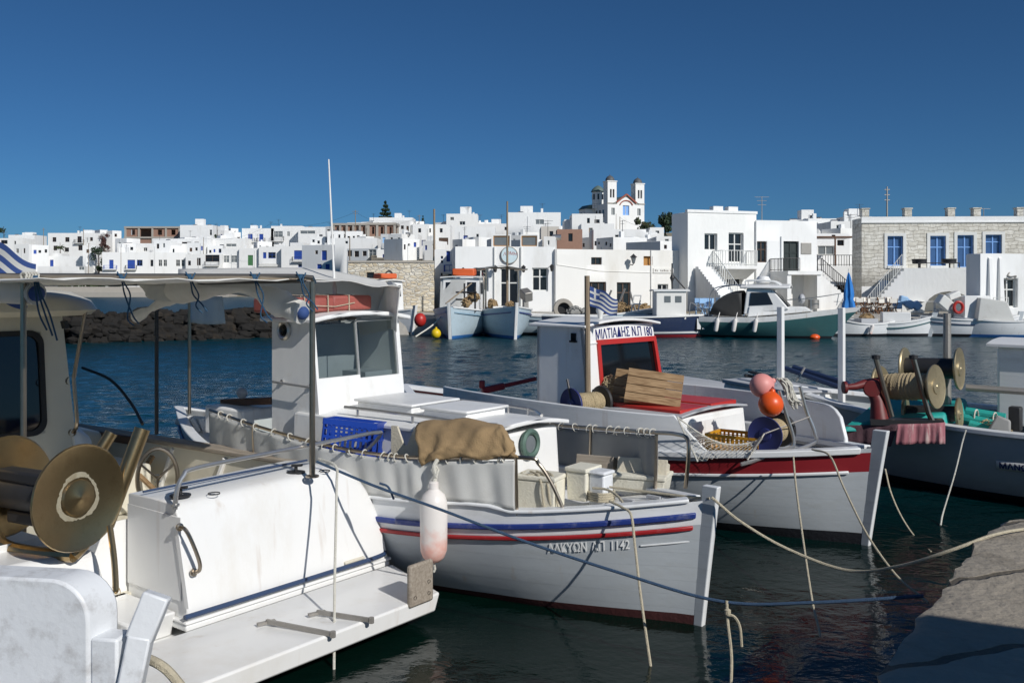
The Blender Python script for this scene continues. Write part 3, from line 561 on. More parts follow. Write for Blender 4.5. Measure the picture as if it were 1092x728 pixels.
HS('white building with a blue door and two small blue windows', 322, 205, 372, 200, 261, feats=[('B', 343, 267, 348.5, 277.5), ('B', 338, 281.5, 343, 287), ('B', 347, 281.5, 351.5, 287), ('d', 336, 267, 339, 271), ('D', 365, 268, 367, 275)], group=HG, roof_items=1)
# --- middle of the hill
HS('white house with two arched dark windows right of the awning', 370, 175, 403, 172, 265, feats=[('d', 370.5, 267, 375.3, 273.3), ('d', 377.8, 267.5, 382.8, 274), ('d', 386.5, 267.5, 391, 273), ('W', 393, 266, 401, 275)], group=HG)
HS('white house front with wide blank wall below the brick shell', 357, 190, 402, 190, 253.7, feats=[('D', 368, 257, 371, 260)], group=HG)
HS('small white house with one blue window over the stone wall', 402, 160, 418, 160, 266, feats=[('b', 408, 271, 413, 276)], group=HG)
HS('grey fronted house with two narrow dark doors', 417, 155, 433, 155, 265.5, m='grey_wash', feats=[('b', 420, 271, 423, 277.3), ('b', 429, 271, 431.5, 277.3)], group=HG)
HS('white house with a blue door above the rubble stone store', 433, 150, 465, 150, 264.5, feats=[('B', 439.2, 270.5, 444, 277), ('b', 456, 275, 461, 279)], group=HG)
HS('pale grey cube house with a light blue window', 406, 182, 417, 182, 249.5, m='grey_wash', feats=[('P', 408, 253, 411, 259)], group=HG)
HS('white house with pale blue shuttered doors in the middle', 417, 184, 434, 184, 249, feats=[('P', 422, 254, 425, 259), ('P', 436, 254, 440, 262)], group=HG, roof_items=1)
HS('white house with a pale blue door below the grey annex', 431, 180, 446, 180, 249.5, feats=[('P', 436.5, 254, 440.5, 261)], group=HG)
HS('wide white building on the middle skyline behind the brick shells', 394, 228, 440, 228, 232, feats=[('D', 430, 236, 433, 240)], group=HG, roof_items=3)
HS('white two storey house with a small upper window and shaded porch', 440, 196, 457, 196, 239, feats=[('d', 446, 243.5, 449, 248), ('W', 432, 241, 438, 249), ('b', 446, 256, 454, 262)], group=HG)
HS('white house with two square windows beside the tall brown pole', 456, 198, 480, 198, 239.3, feats=[('d', 457, 243.5, 459.5, 248), ('d', 469, 243.5, 472, 248), ('b', 459, 256, 463, 261), ('w', 468, 253.5, 478, 261)], group=HG)
HS('tall white house with a roof terrace on the central skyline', 476, 215, 509, 215, 228, feats=[('D', 480, 231.5, 484, 235), ('D', 490, 236, 496, 240)], group=HG, roof_items=2)
HS('white house with a blue balcony door in the centre', 485, 150, 528, 150, 241.5, feats=[('B', 494.3, 251, 498.8, 259), ('bal', 489, 256, 504, 262.5, .8), ('d', 508, 249.5, 510.5, 253), ('w', 510, 259, 519, 263)], group=HG)
HS('white house with two small windows behind the blue balcony house', 508, 190, 545, 190, 238.5, feats=[('d', 538, 242, 540.5, 245.5), ('d', 541.5, 242, 544, 245.5)], group=HG, roof_items=1)
HS('glazed roof terrace with orange wooden posts left of the round sign', 524, 92, 545, 92, 250, feats=[('o', 526, 251.5, 543.3, 262.5, 0)], group=HG, depth=3, cat='terrace', name='roof_terrace')
HS('second glazed roof terrace with an orange post right of the mast', 555, 92, 574, 92, 250, feats=[('o', 556, 251.5, 572.5, 262.5, 0)], group=HG, depth=3, cat='terrace', name='roof_terrace')
HS('large plain white house with a fan shaped relief window', 540, 178, 598, 178, 226.5, feats=[('W', 571, 234, 580, 239.5)], group=HG, roof_items=3)
HS('beige plastered house with one small dark window', 577, 120, 596, 120, 241.5, m='beige_wash', feats=[('d', 586, 246.5, 590, 252)], group=HG)
HS('unplastered pinkish brick house with a dark doorway', 594, 114, 621, 114, 244.5, m='brick_red', depth=3, feats=[('d', 606, 249, 610.5, 257.5)], group=HG, cat='house', name='brick_house')
HS('white cube house below the church with an arched window', 610, 160, 643, 160, 228, feats=[('d', 626, 232.5, 629, 238), ('d', 634, 234, 639.5, 238)], group=HG, roof_items=1)
HS('white house left of the church with an orange shutter', 602, 165, 628, 165, 234, feats=[('O', 628, 242.5, 632, 249), ('D', 612, 238, 615, 243)], group=HG)
HS('plain white house with an orange window below the church', 620, 140, 655, 140, 238.5, feats=[('o', 628, 243, 632, 249)], group=HG)
HS('broad white house directly below the church facade', 633, 115, 689, 115, 244.5, feats=[('d', 656, 250.5, 659.5, 254), ('d', 634, 257, 640, 262), ('w', 676, 259, 681, 266)], group=HG)
HS('small white house with green window right of the church base', 688, 130, 701, 130, 247.5, feats=[('W', 690.5, 253, 694, 258)], group=HG)
HS('tiny white shed beside the dark tree', 693, 150, 708, 150, 242.5, feats=[('D', 699, 246, 703, 249)], group=HG)
HS('white wall house between the dark tree and the balcony building', 700, 100, 722, 100, 252, feats=[('W', 709, 255, 713, 258)], group=HG)
for x0, y0, Y, lab in ((862, 233, 120, 'white rooftop house with chimney left of the stone building'), (886, 236, 108, 'white house with cream roof terrace behind the dark railing'), (842, 234.5, 140, 'white rooftop just behind the dark green door house'), (900, 231, 135, 'white rooftop block touching the stone building corner')):
    HS(lab, x0, Y, x0 + 30, Y, y0, feats=[('D', x0 + 6, y0 + 4, x0 + 10, y0 + 9), ('W', x0 + 16, y0 + 13, x0 + 22, y0 + 17)], group=HG, roof_items=3, depth=5)
HS('white house with a pergola and dark windows above the black railing', 870, 76, 906, 76, 249, feats=[('d', 887, 247.5, 891, 253), ('d', 893, 256, 900, 262), ('W', 872, 262, 890, 272)], group=HG, depth=5)
# --- the many small cube houses between them
rf = random.Random(21); k_ = 0
for Y, x0, x1, ya, yb_ in ((232, 14, 330, 256, 263), (274, 30, 330, 243, 250), (246, 120, 250, 251, 256), (204, 330, 470, 246, 256), (222, 330, 640, 235, 243), (170, 395, 620, 245, 255), (142, 425, 640, 252, 259), (127, 520, 720, 247, 255), (108, 560, 735, 252, 258), (86, 700, 735, 257, 261), (118, 820, 925, 238, 246), (98, 855, 925, 243, 250)):
    x = x0 + rf.uniform(0, 6)
    while x < x1 - 8:
        w_ = rf.uniform(9, 20) * (200 / Y) ** .35; yt = rf.uniform(ya, yb_)
        if rf.random() < .72:
            fs = []; xx = x + rf.uniform(1.5, 4)
            while xx < x + w_ - 3: ww = rf.uniform(1.8, 3.2); hh = rf.uniform(2.6, 5.5); yy = yt + rf.uniform(3, 6); fs.append((rf.choice('dddDWBbw'), xx, yy, xx + ww, yy + hh)); xx += ww + rf.uniform(2, 6)
            HS('small plain white cube house crowded among the hillside roofs', int(x * 10) / 10, Y + rf.uniform(-1.5, 1.5), x + w_, Y + rf.uniform(-2.5, 2.5), yt, feats=fs, group='small cube houses crowded on the hillside', roof_items=rf.choice((0, 1, 2)), depth=4.5)
        x += w_ + rf.uniform(.5, 5)
# --- unfinished brick shells
def shell(label, pxL, pxR, Y, ytop, ymid, bays):
    a = P(pxL, HOR, Y); fr = Fr(a.x, a.y, 0, ground(a.x, Y) - .5); t = thing('unfinished_building', label, 'building', fr, 'unfinished brick buildings'); W = (pxR - pxL) * Y / FPX; H = zat(ytop, Y) - fr.o.z; Hm = zat(ymid, Y) - fr.o.z
    b = MB(); b.box(-.3, W + .3, -.4, 7, H - .5, H).box(-.3, W + .3, -.4, 7, Hm - .45, Hm); n_ = bays
    for i in range(n_ + 1): x = W * i / n_; b.box(x - .25, x + .25, -.3, .3, 0, H - .5); b.box(x - .25, x + .25, 5, 5.5, 0, H - .5)
    b.build('concrete_frame', 'concrete', t, smooth=0)
    r = random.Random(pxL); b = MB(); ops = []
    for i in range(n_):
        x0, x1 = W * i / n_ + .25, W * (i + 1) / n_ - .25; ops += [(x0 + .35 * (x1 - x0), Hm + .5, x0 + .72 * (x1 - x0), H - .9)] if r.random() < .8 else [(x0 + .1, Hm + .05, x1 - .1, H - .6)]
        if r.random() < .6: ops.append((x0 + .3 * (x1 - x0), Hm - 2.6, x0 + .75 * (x1 - x0), Hm - .9))
    wall_open(b, .01, W - .01, 0, H - .51, ops, lambda u, v, d: (u, d, v), .3, back=True); b.build('brick_wall', 'brick_red', t, smooth=0)
    MB().box(.1, W - .1, 4.5, 4.8, 0, H - .5).build('back_wall', 'brick_red', t, smooth=0)
shell('long unfinished brick building with five window holes on the left skyline', 134, 206, 262, 241.5, 252.5, 5)
shell('unfinished brick shell with deep openings in the middle of town', 356, 398, 216, 238, 252, 6)
shell('smaller brick shell on the right of the deep openings', 393, 421, 206, 237.5, 252, 3)

# --- row along the far quay
t, fr, W, H = HS('low store of honey coloured rubble stone by the quay', 371, 61.0, 463, 61.8, 280, m='rubble_stone', feats=[('d', 391, 290.5, 398.8, 296.8)], depth=5, cat='stone store', name='stone_store', par=.05)
p = fr.hit(415, 292, 'y', 0); MB().lathe([(.24, -.05), (.24, .05), (.17, .06), (.17, -.01), (.01, -.01)], p, (0, -1, 0), 16).build('round_vent', 'iron', t)
b = MB(); b.box(.0, W, -.06, .5, H, H + .12).build('coping', 'concrete', t, smooth=0)
def wall_lamp(t, fr, px, py, big=0):
    p = fr.hit(px, py, 'y', 0)
    l = MB(); l.tube([p, p + Vector((0, -.25, .12)), p + Vector((0, -.42, .05))], .025, 6); l.lathe([(.02, .14), (.15, .02), (.13, -.05), (.09, -.3), (.03, -.34)], p + Vector((0, -.42, 0)), (0, 0, 1), 8)
    return l.build('wall_lamp', 'iron', t, smooth=0)
t, fr, W, H = HS('white taverna with a round sign above its double door', 485.5, 60.6, 592, 61.3, 263, feats=[('D', 505, 285.5, 521, 310.5), ('D', 533.5, 285.5, 553.2, 328, 1), ('D', 567.5, 285.5, 584.5, 310.5)], depth=9, cat='taverna', rec=.22, par=.2)
for q in ((493.5, 287.5), (527.5, 285), (557.5, 285), (587.5, 284)): wall_lamp(t, fr, *q)
p = fr.hit(543, 272, 'y', 0); rr = 9.3 * 61.3 / FPX
s = MB().lathe([(.01, .1), (rr * .9, .1), (rr * .93, .14), (rr, .13), (rr, .02), (.01, .02)], p, (0, -1, 0), 36, mis=[0, 1, 1, 1, 1]).build('round_sign', ['sign_pale', 'grey_metal'], t)
b = MB(); put_text(b, 'ΛΟΜΗ', .21, lambda u, v, d: (p.x - .42 + u, p.y - .1 - d, p.z - .06 + v + .08 * math.sin(u * 3.5)), thick=.01, shear=.2); b.build('sign_lettering', 'sign_red', s, smooth=0)
b = MB()
for x, h in ((527.2, 264), (555.6, 263)): q = fr.hit(x, 330, 'y', -.08); b.tube([q, Vector((q.x, q.y, H - .02))], .05, 6)
b.build('drain_pipe', 'white_frame', t)
t, fr, W, H = HS('long cream washed house with a street lamp and an orange shutter', 592.5, 61, 742, 64.4, 266.5, m='cream_wash', feats=[('d', 630.6, 274.5, 641.8, 282.2), ('O', 686.3, 273.2, 695.8, 283), ('d', 624.5, 300.5, 646.5, 330, 2), ('d', 657.8, 301, 672.6, 330), ('D', 701.5, 303, 712.5, 313)], depth=9, rec=.2, par=.15)
def street_lantern(t, p):
    l = MB(); l.tube([p + Vector((0, 0, -.25)), p + Vector((0, -.35, -.3)), p + Vector((0, -.5, -.2))], .03, 6); l.lathe([(.01, .46), (.04, .42), (.24, .24), (.24, .21)], p + Vector((0, -.5, 0)), (0, 0, 1), 6); l.lathe([(.05, -.2), (.09, -.16)], p + Vector((0, -.5, 0)), (0, 0, 1), 6)
    o = l.build('street_lantern', 'iron', t, smooth=0); MB().lathe([(.09, -.16), (.18, .2), (.01, .2)], p + Vector((0, -.5, 0)), (0, 0, 1), 6).build('lantern_glass', 'grey_pane', o, smooth=0)
street_lantern(t, fr.hit(672, 278, 'y', 0))
b = MB(); p = fr.hit(696.5, 291, 'y', 0); q = fr.hit(719.5, 286, 'y', 0); b.box(p.x, q.x, -.07, -.02, p.z, q.z); s = b.build('sign_board', 'cream_wash', t)
b = MB()
for i, (x, w_, h) in enumerate(((.1, .1, .14), (.24, .08, .1), (.5, .06, .12), (.6, .12, .1), (.76, .1, .14), (.9, .08, .1), (1.02, .1, .1), (1.25, .07, .1))): b.box(p.x + x, p.x + x + w_, -.078, -.071, p.z + .1, p.z + .1 + h)
b.build('faded_lettering', 'grey_metal', s, smooth=0)
b = MB(); q = fr.hit(694.5, 330, 'y', -.05); b.tube([q, (q.x, q.y, H)], .05, 6); q2 = fr.hit(594, 274, 'y', -.03); b.tube([(q2.x, -.03, H), (q2.x, -.03, q2.z - .5), (q2.x + 3, -.03, q2.z - .9), (q2.x + 7, -.03, q2.z - 1)], .02, 5); b.build('pipe', 'cream_wash', t)
b = MB(); q = fr.hit(727, 292, 'y', 0); b.box(q.x - .15, q.x + .15, -.04, -.001, q.z - .25, q.z + .25); b.build('meter_box', 'grey_metal', t)
p = fr.hit(738, 270, 'y', 0)
HS('narrow white house with a blue balcony squeezed between stone store and taverna', 463.5, 66, 487, 66, 266, feats=[('b', 470, 273, 472.5, 276), ('b', 470, 277.5, 472.5, 280.5), ('B', 476, 267, 480, 279), ('bal', 474, 283, 486, 290, .9, 'blue_shutter'), ('b', 478, 292, 482, 303), ('d', 470, 291, 472, 294)], depth=4)
# two storey rough white house with balcony and steps
t, fr, W, H = HS('two storey rough white house with a balcony and outside steps', 733.5, 62.8, 806.5, 64.6, 227, m='whitewash_rough', feats=[('D', 751.3, 249, 765, 267), ('D', 777, 248.3, 793, 280, 1), ('D', 757.5, 293, 768, 306), ('D', 774.8, 293, 791.5, 306)], depth=2.2, rec=.25, par=.2)
MB().box(-.06, W + .06, -.06, .25, H - .02, H + .16).box(W * .38, W * .52, .1, .6, H + .16, H + .45).box(W * .6, W * .74, .1, .6, H + .16, H + .45).build('parapet', 'whitewash', t, smooth=0)
p = fr.hit(760, 283.5, 'y', 0); q = fr.hit(796, 268, 'y', 0)
b = MB(); b.hexa([(p.x + .35, -.25, p.z - .9), (q.x - .2, -.25, p.z - .9), (q.x - .2, 0, p.z - .9), (p.x + .35, 0, p.z - .9), (p.x, -1.25, p.z - .22), (q.x, -1.25, p.z - .22), (q.x, 0, p.z - .22), (p.x, 0, p.z - .22)]); b.box(p.x - .05, q.x + .05, -1.3, 0, p.z - .219, p.z); b.build('balcony', 'whitewash', t, smooth=0)
railing(t, [(p.x, -.05, p.z), (p.x, -1.25, p.z), (q.x, -1.25, p.z), (q.x, -.05, p.z)], q.z - p.z, m='white_frame', step=.22)
a = fr.hit(742, 317, 'y', -.2); c = fr.hit(757, 285, 'y', -.2); b = MB(); n_ = 12
for i in range(n_): f = i / n_; z = a.z + (c.z - a.z) * f; b.box(a.x, c.x + .15, -3.2 + i * .24, -3.2 + i * .24 + (.26 if i < n_ - 1 else .4), 0, z + .2)
b.build('steps', 'whitewash', t, smooth=0)
railing(t, [(c.x + .2, -3.2, a.z - .1), (c.x + .2, -.4, c.z + .1)], .95, m='white_frame', step=.3)
b = MB(); s1 = fr.hit(783, 291.5, 'y', 0)
for i in range(9): b.box(s1.x + i * .15, s1.x + i * .15 + .09, -.025, -.002, s1.z, s1.z + (.2 if i % 3 else .15))
b.build('faded_lettering', 'grey_metal', t, smooth=0)
# house with the dark green door
t, fr, W, H = HS('white house with a dark green double door at the top of railed steps', 806.6, 64.4, 871, 65.5, 235.3, m='whitewash', feats=[('d', 807.5, 257.5, 817.8, 279.8), ('K', 835.5, 257.3, 852, 289)], depth=8, rec=.2, par=.2)
p = fr.hit(821, 289.3, 'y', 0); q = fr.hit(856, 289.3, 'y', 0); b = MB(); b.box(p.x, q.x, -2.4, 0, p.z - .25, p.z); b.box(p.x, p.x + .3, -2.3, 0, 0, p.z - .251); b.box(q.x - .3, q.x, -2.3, 0, 0, p.z - .251); b.box(p.x + .3, q.x - .3, -.6, -.3, 0, p.z - .251)
e = fr.hit(878, 306, 'y', -2)
for i in range(9): b.box(q.x + i * .26, q.x + i * .26 + .26, -2.2, -.05, 0, p.z - .25 - i * .2)
b.build('landing_and_steps', 'whitewash', t, smooth=0)
railing(t, [(p.x, -.05, p.z), (p.x, -2.35, p.z), (p.x + .9, -2.35, p.z)], .85, m='iron', step=.18); railing(t, [(q.x - .3, -2.35, p.z), (q.x, -2.35, p.z), (q.x + 2.3, -2.35, p.z - 1.8)], .85, m='iron', step=.18)
p = fr.hit(854, 271, 'y', 0); q = fr.hit(865, 259, 'y', 0); MB().box(p.x, q.x, -.05, 0, p.z, q.z).build('wall_plaque', 'grey_metal', t, smooth=0, bevel=.02)
# shaded yard with railed terrace between that house and the stone one
t, fr, W, H = HS('white terrace wall with a black railing and a dark doorway', 871.5, 71, 918.5, 71, 283.5, feats=[('d', 892, 304, 904, 326)], depth=6, cat='terrace', name='terrace_wall', par=.05)
railing(t, [(.05, .1, H), (W - .05, .1, H)], 11.5 * 71 / FPX, m='iron', step=.2)
b = MB(); b.box(-.2, W, 1.0, 3.5, H + 2.2, H + 2.3)
for x in (.1, W * .5, W - .2): b.box(x, x + .1, 1.0, 1.1, H, H + 2.2)
b.build('pergola', 'brown_wood', t, smooth=0)
# ashlar house with blue windows
t, fr, W, H = HS('large pale ashlar stone house with blue casement windows', 919, 64, 1122, 63.2, 231.8, m='ashlar_stone', feats=[('S', 945.5, 251, 963.3, 283.5, 1), ('S', 991.5, 251, 1009, 284, 1), ('S', 1020.5, 250, 1038.5, 285.5, 1), ('S', 1050.5, 249.5, 1068.5, 271.5, 1)], depth=2.2, cat='stone house', name='stone_house', rec=.2, par=.2)
o4 = [fr.hit(x, y, 'y', 0) for x, y in ((943, 286), (966.2, 248.5), (988.5, 286), (1011.8, 248.3), (1017.5, 287.5), (1041.5, 247.5), (1047.5, 273), (1071.5, 247))]
for i in range(0, 8, 2):
    b = MB(); p, q = o4[i], o4[i + 1]; k = .2
    b.box(p.x, p.x + k, -.05, .02, p.z, q.z); b.box(q.x - k, q.x, -.05, .02, p.z, q.z); b.box(p.x + k, q.x - k, -.05, .02, q.z - k, q.z); b.box(p.x + k, q.x - k, -.09, .02, p.z, p.z + .17); b.build('window_surround', 'white_frame', t, smooth=0)
MB().box(-.05, W, -.09, -.002, H - .36, H - .27).box(-.03, W, -.03, .18, H - .001, H + .06).box(-.02, W, -.035, -.002, H - .27, H - .002).build('cornice', 'whitewash', t, smooth=0)
for x0, x1 in ((919.5, 927), (965, 972.5), (1011, 1018.5), (1038.5, 1046), (1085, 1092)):
    p = fr.hit(x0, 232, 'y', -.04); q = fr.hit(x1, 220, 'y', -.04); MB().box(p.x, q.x, -.04, .5, H + .06, H + .58).box(p.x - .05, q.x + .05, -.09, .55, H + .58, H + .66).build('roof_pillar', 'ashlar_stone', t, smooth=0)
pl = fr.hit(919, 296, 'y', 0); MB().box(-.02, fr.hit(966, 300, 'y', 0).x, -.06, 0, 0, pl.z - .6).build('plinth', 'whitewash', t, smooth=0)
p = fr.hit(937, 310, 'y', 0); q = fr.hit(947.5, 299, 'y', 0); MB().box(p.x, q.x, -.12, -.061, p.z, q.z).build('sign_board', 'pale_blue_wood', t, smooth=0)
# steps and raised terrace in front of it
x0 = P(964, HOR, 60.5); fr2 = Fr(x0.x, 60.5, -12, .9); tt = thing('raised_terrace', 'white raised terrace wall with a dark arch and steps up its left side', 'terrace', fr2)
p = fr2.hit(964, 285.8, 'y', 0); q = fr2.hit(1033, 285.8, 'y', 0); Wt, Ht = q.x, p.z
ar = [(fr2.hit(986, 325, 'y', 0).x + 2.95 * (.5 - .5 * math.cos(math.pi * k / 10)), fr2.hit(1000, 323, 'y', 0).z - .4 + 1.15 * math.sin(math.pi * k / 10)) for k in range(11)]
b = MB(); n_ = 24
xs = [0] + [a_[0] for a_ in ar] + [Wt]
for i in range(len(xs) - 1):
    zz = [0 if i == 0 or i == len(xs) - 2 else max(0, ar[i - 1][1]), 0 if i == 0 or i == len(xs) - 2 else max(0, ar[i][1])]
    b.add([(xs[i], 0, zz[0]), (xs[i + 1], 0, zz[1]), (xs[i + 1], 0, Ht), (xs[i], 0, Ht)], [(0, 1, 2, 3)])
for (a_, c_) in zip(ar, ar[1:]): b.add([(a_[0], 0, max(0, a_[1])), (c_[0], 0, max(0, c_[1])), (c_[0], 1.4, max(0, c_[1])), (a_[0], 1.4, max(0, a_[1]))], [(0, 1, 2, 3)])
b.add([(0, 0, 0), (0, 4.5, 0), (0, 4.5, Ht), (0, 0, Ht)], [(0, 1, 2, 3)]).add([(0, 0, Ht), (Wt, 0, Ht), (Wt, 4.5, Ht), (0, 4.5, Ht)], [(0, 1, 2, 3)]); b.box(ar[0][0] - .2, ar[-1][0] + .2, 1.4, 1.5, 0, 1.8)
b.build('terrace_wall', 'whitewash_rough', tt)
b = MB()
for i in range(12): b.box(-2.35 + i * .195, -2.35 + (i + 1) * .195 if i < 11 else -.003, .0, 1.1, 0, .2 + i * (Ht - .15) / 12)
b.build('steps', 'whitewash', tt, smooth=0); railing(tt, [(-2.3, .05, .2), (-.1, .05, Ht)], .9, m='white_frame', step=.22)
MB().tube([(.9, .25, Ht + .32), (3.4, .25, Ht + .32)], .03, 5).box(.9, .96, .22, .28, Ht, Ht + .32).box(3.34, 3.4, .22, .28, Ht, Ht + .32).build('rail', 'iron', tt)
for xx in (1.15, 2.95):
    a_ = fr2.w((xx, .9, Ht)); o = MB().lathe([(.01, 0), (.05, 0), (.05, .35), (.42, .36), (.42, .4), (.01, .4)], (0, 0, 0), (0, 0, 1), 14).lathe([(.43, .2), (.47, .5)], (0, .1, .1), (0, 0, 1), 14).build('patio_chair', 'black_rubber'); o.location = a_; tag(o, 'dark round patio chair at the %s end of the terrace rail' % ('left' if xx < 2 else 'right'), 'chair', 'patio chairs on the terrace')
# white wing at the right edge
t, fr, W, H = HS('white buttressed wing with a glazed double door at the right edge', 1045.5, 53.8, 1100, 54.6, 270.5, feats=[('D', 1068.5, 297, 1085.5, 328, 1)], depth=1.2, cat='house', rec=.3, par=.15, zb=.9)
for x in (1055, 1066):
    p = fr.hit(x, 300, 'y', 0); MB().hexa([(p.x - .16, -.3, 0), (p.x + .16, -.3, 0), (p.x + .16, 0, 0), (p.x - .16, 0, 0), (p.x - .1, -.12, H - .3), (p.x + .1, -.12, H - .3), (p.x + .1, 0, H - .2), (p.x - .1, 0, H - .2)]).build('buttress', 'whitewash', t)
p = fr.hit(1073, 296, 'y', 0); b = MB(); b.tube(smooth_pts([(p.x - .05, -.06, p.z - .02), (p.x + .15, -.06, p.z - .1), (p.x + .5, -.06, p.z - .04), (p.x + .62, -.06, p.z + .1), (p.x + .3, -.06, p.z + .06), (p.x + .08, -.06, p.z + .12), (p.x + .2, -.06, p.z + .3)]), .035, 6); b.build('bird_emblem', 'grey_metal', t)

# ---------------------------------------------------------------- church on the hill
YC = 255.; a = P(648, HOR, YC); fr = Fr(a.x, a.y, 20, ground(a.x, YC) - .8); ch = thing('church', 'white twin towered church with grey domes on the hill', 'church', fr)
k = YC / FPX; zz = lambda py: zat(py, YC) - fr.o.z; Wd = 41.2 * k / math.cos(R(20)); tw = 10.6 * k
xc = Wd / 2; zs = zz(216.5); apex = zz(208.3)
b = MB()
ops = [(tw * .42, zz(229), tw * .42 + 1.0, zz(221.5)), (Wd - tw * .42 - 1.0, zz(229), Wd - tw * .42, zz(221.5)), (xc - 1.0, zz(229), xc + .95, zz(218.5))]
wall_open(b, 0, Wd, 0, zs, ops, lambda u, v, d: (u, d, v), .35); b.add([(tw, 0, zs), (Wd - tw, 0, zs), (xc, 0, apex)], [(0, 1, 2)])
b.add([(0, 0, 0), (0, 15, 0), (0, 15, zs), (0, 0, zs)], [(3, 2, 1, 0)]).add([(Wd, 0, 0), (Wd, 15, 0), (Wd, 15, zs), (Wd, 0, zs)], [(0, 1, 2, 3)])
b.box(-2.4, -.02, 9.0, 13.6, 0, zs - .9)
b.build('nave', 'whitewash', ch, smooth=0)
b = MB()
for y0 in (2.2, 4.4, 6.6): b.box(-.06, .0, y0, y0 + .9, zz(231), zz(223))
for y0 in (9.4, 11.6): b.box(-2.46, -2.4, y0, y0 + .9, zz(231), zz(224))
b.build('side_windows', 'dark_pane', ch, smooth=0)
b = MB(); b.add([(tw * .6, -.25, zs - .1), (xc, -.25, apex - .02), (xc, 15, apex - .02), (tw * .6, 15, zs - .1), (Wd - tw * .6, -.25, zs - .1), (Wd - tw * .6, 15, zs - .1)], [(0, 1, 2, 3), (1, 4, 5, 2)]); b.prism([(-2.6, 8.8, zs - .95), (-.01, 8.8, zs - .95), (-.01, 8.8, zs + .2), (-1.3, 8.8, zs + .1)], (0, 5, 0))
b.build('roof', 'dome_green', ch, smooth=0, solid=.15)
b = MB(); b.bar((tw * .95, -.2, zs + .25), (xc, -.2, apex + .45), .5, .38); b.bar((Wd - tw * .95, -.2, zs + .25), (xc, -.2, apex + .45), .5, .38)
for i in range(8):
    a0, a1 = math.pi * (.12 + .095 * i), math.pi * (.12 + .095 * (i + 1)); b.bar((xc - 2.1 * math.cos(a0), -.12, zz(219) + 2.0 * math.sin(a0) - .5), (xc - 2.1 * math.cos(a1), -.12, zz(219) + 2.0 * math.sin(a1) - .5), .25, .25)
b.build('red_trim', 'tile_red', ch, smooth=0)
MB().box(-.15, tw + .1, -.15, .1, zs - .15, zs + .15).box(Wd - tw - .1, Wd + .15, -.15, .1, zs - .15, zs + .15).build('string_course', 'concrete', ch, smooth=0)
for o4 in ops:
    w_ = MB().box(o4[0], o4[2], .3, .34, o4[1], o4[3]).build('window', 'grey_pane' if o4[0] < xc - 2 or o4[0] > xc + 2 else 'sky_blue_wood', ch, smooth=0)
    MB().box((o4[0] + o4[2]) / 2 - .06, (o4[0] + o4[2]) / 2 + .06, .2, .29, o4[1], o4[3]).build('window_bar', 'white_frame', w_, smooth=0)
for x0, yt, ydome in ((0, 193.5, 187.5), (Wd - tw, 195, 189)):
    zt = zz(yt); b = MB(); cx_ = x0 + tw / 2
    o_ = [(x0 + tw * .26, zz(211) + .1, x0 + tw * .46, zz(201.5)), (x0 + tw * .56, zz(211) + .1, x0 + tw * .76, zz(201.5))]
    wall_open(b, x0, x0 + tw, zs, zt, o_, lambda u, v, d: (u, d, v), .5, back=True)
    b.add([(x0, 0, zs), (x0, tw, zs), (x0, tw, zt), (x0, 0, zt)], [(0, 1, 2, 3)]).add([(x0 + tw, 0, zs), (x0 + tw, tw, zs), (x0 + tw, tw, zt), (x0 + tw, 0, zt)], [(0, 1, 2, 3)]).add([(x0, tw, zs), (x0 + tw, tw, zs), (x0 + tw, tw, zt), (x0, tw, zt)], [(0, 1, 2, 3)])
    b.box(x0 - .15, x0 + tw + .15, -.15, tw + .15, zt, zt + .25)
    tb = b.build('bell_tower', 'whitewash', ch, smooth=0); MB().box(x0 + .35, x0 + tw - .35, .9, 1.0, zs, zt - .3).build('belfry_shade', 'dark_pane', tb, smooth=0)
    MB().lathe([(1.25, 0), (1.25, .35), (1.15, .7), (.85, 1.15), (.4, 1.45), (.08, 1.55), (.06, 1.9), (.01, 1.92)], (cx_, tw / 2, zt + .25), (0, 0, 1), 20).build('tower_dome', 'dome_grey', tb)
cx_, cy_ = .9, 8.0
MB().lathe([(1.75, zs - 1), (1.75, zz(202))], (cx_, cy_, 0), (0, 0, 1), 8).build('drum', 'whitewash', ch, smooth=0)
b = MB()
for i in range(8): an = 2 * math.pi * (i + .5) / 8; b.obox((cx_ + 1.66 * math.cos(an), cy_ + 1.66 * math.sin(an), zz(207.5)), (.12, .5, 1.5), (0, 0, math.degrees(an)))
b.build('drum_windows', 'dark_pane', ch, smooth=0)
MB().lathe([(2.0, 0), (1.95, .2), (1.6, .85), (1.0, 1.4), (.4, 1.75), (.05, 1.85)], (cx_, cy_, zz(202)), (0, 0, 1), 16).build('main_dome', 'dome_green', ch)

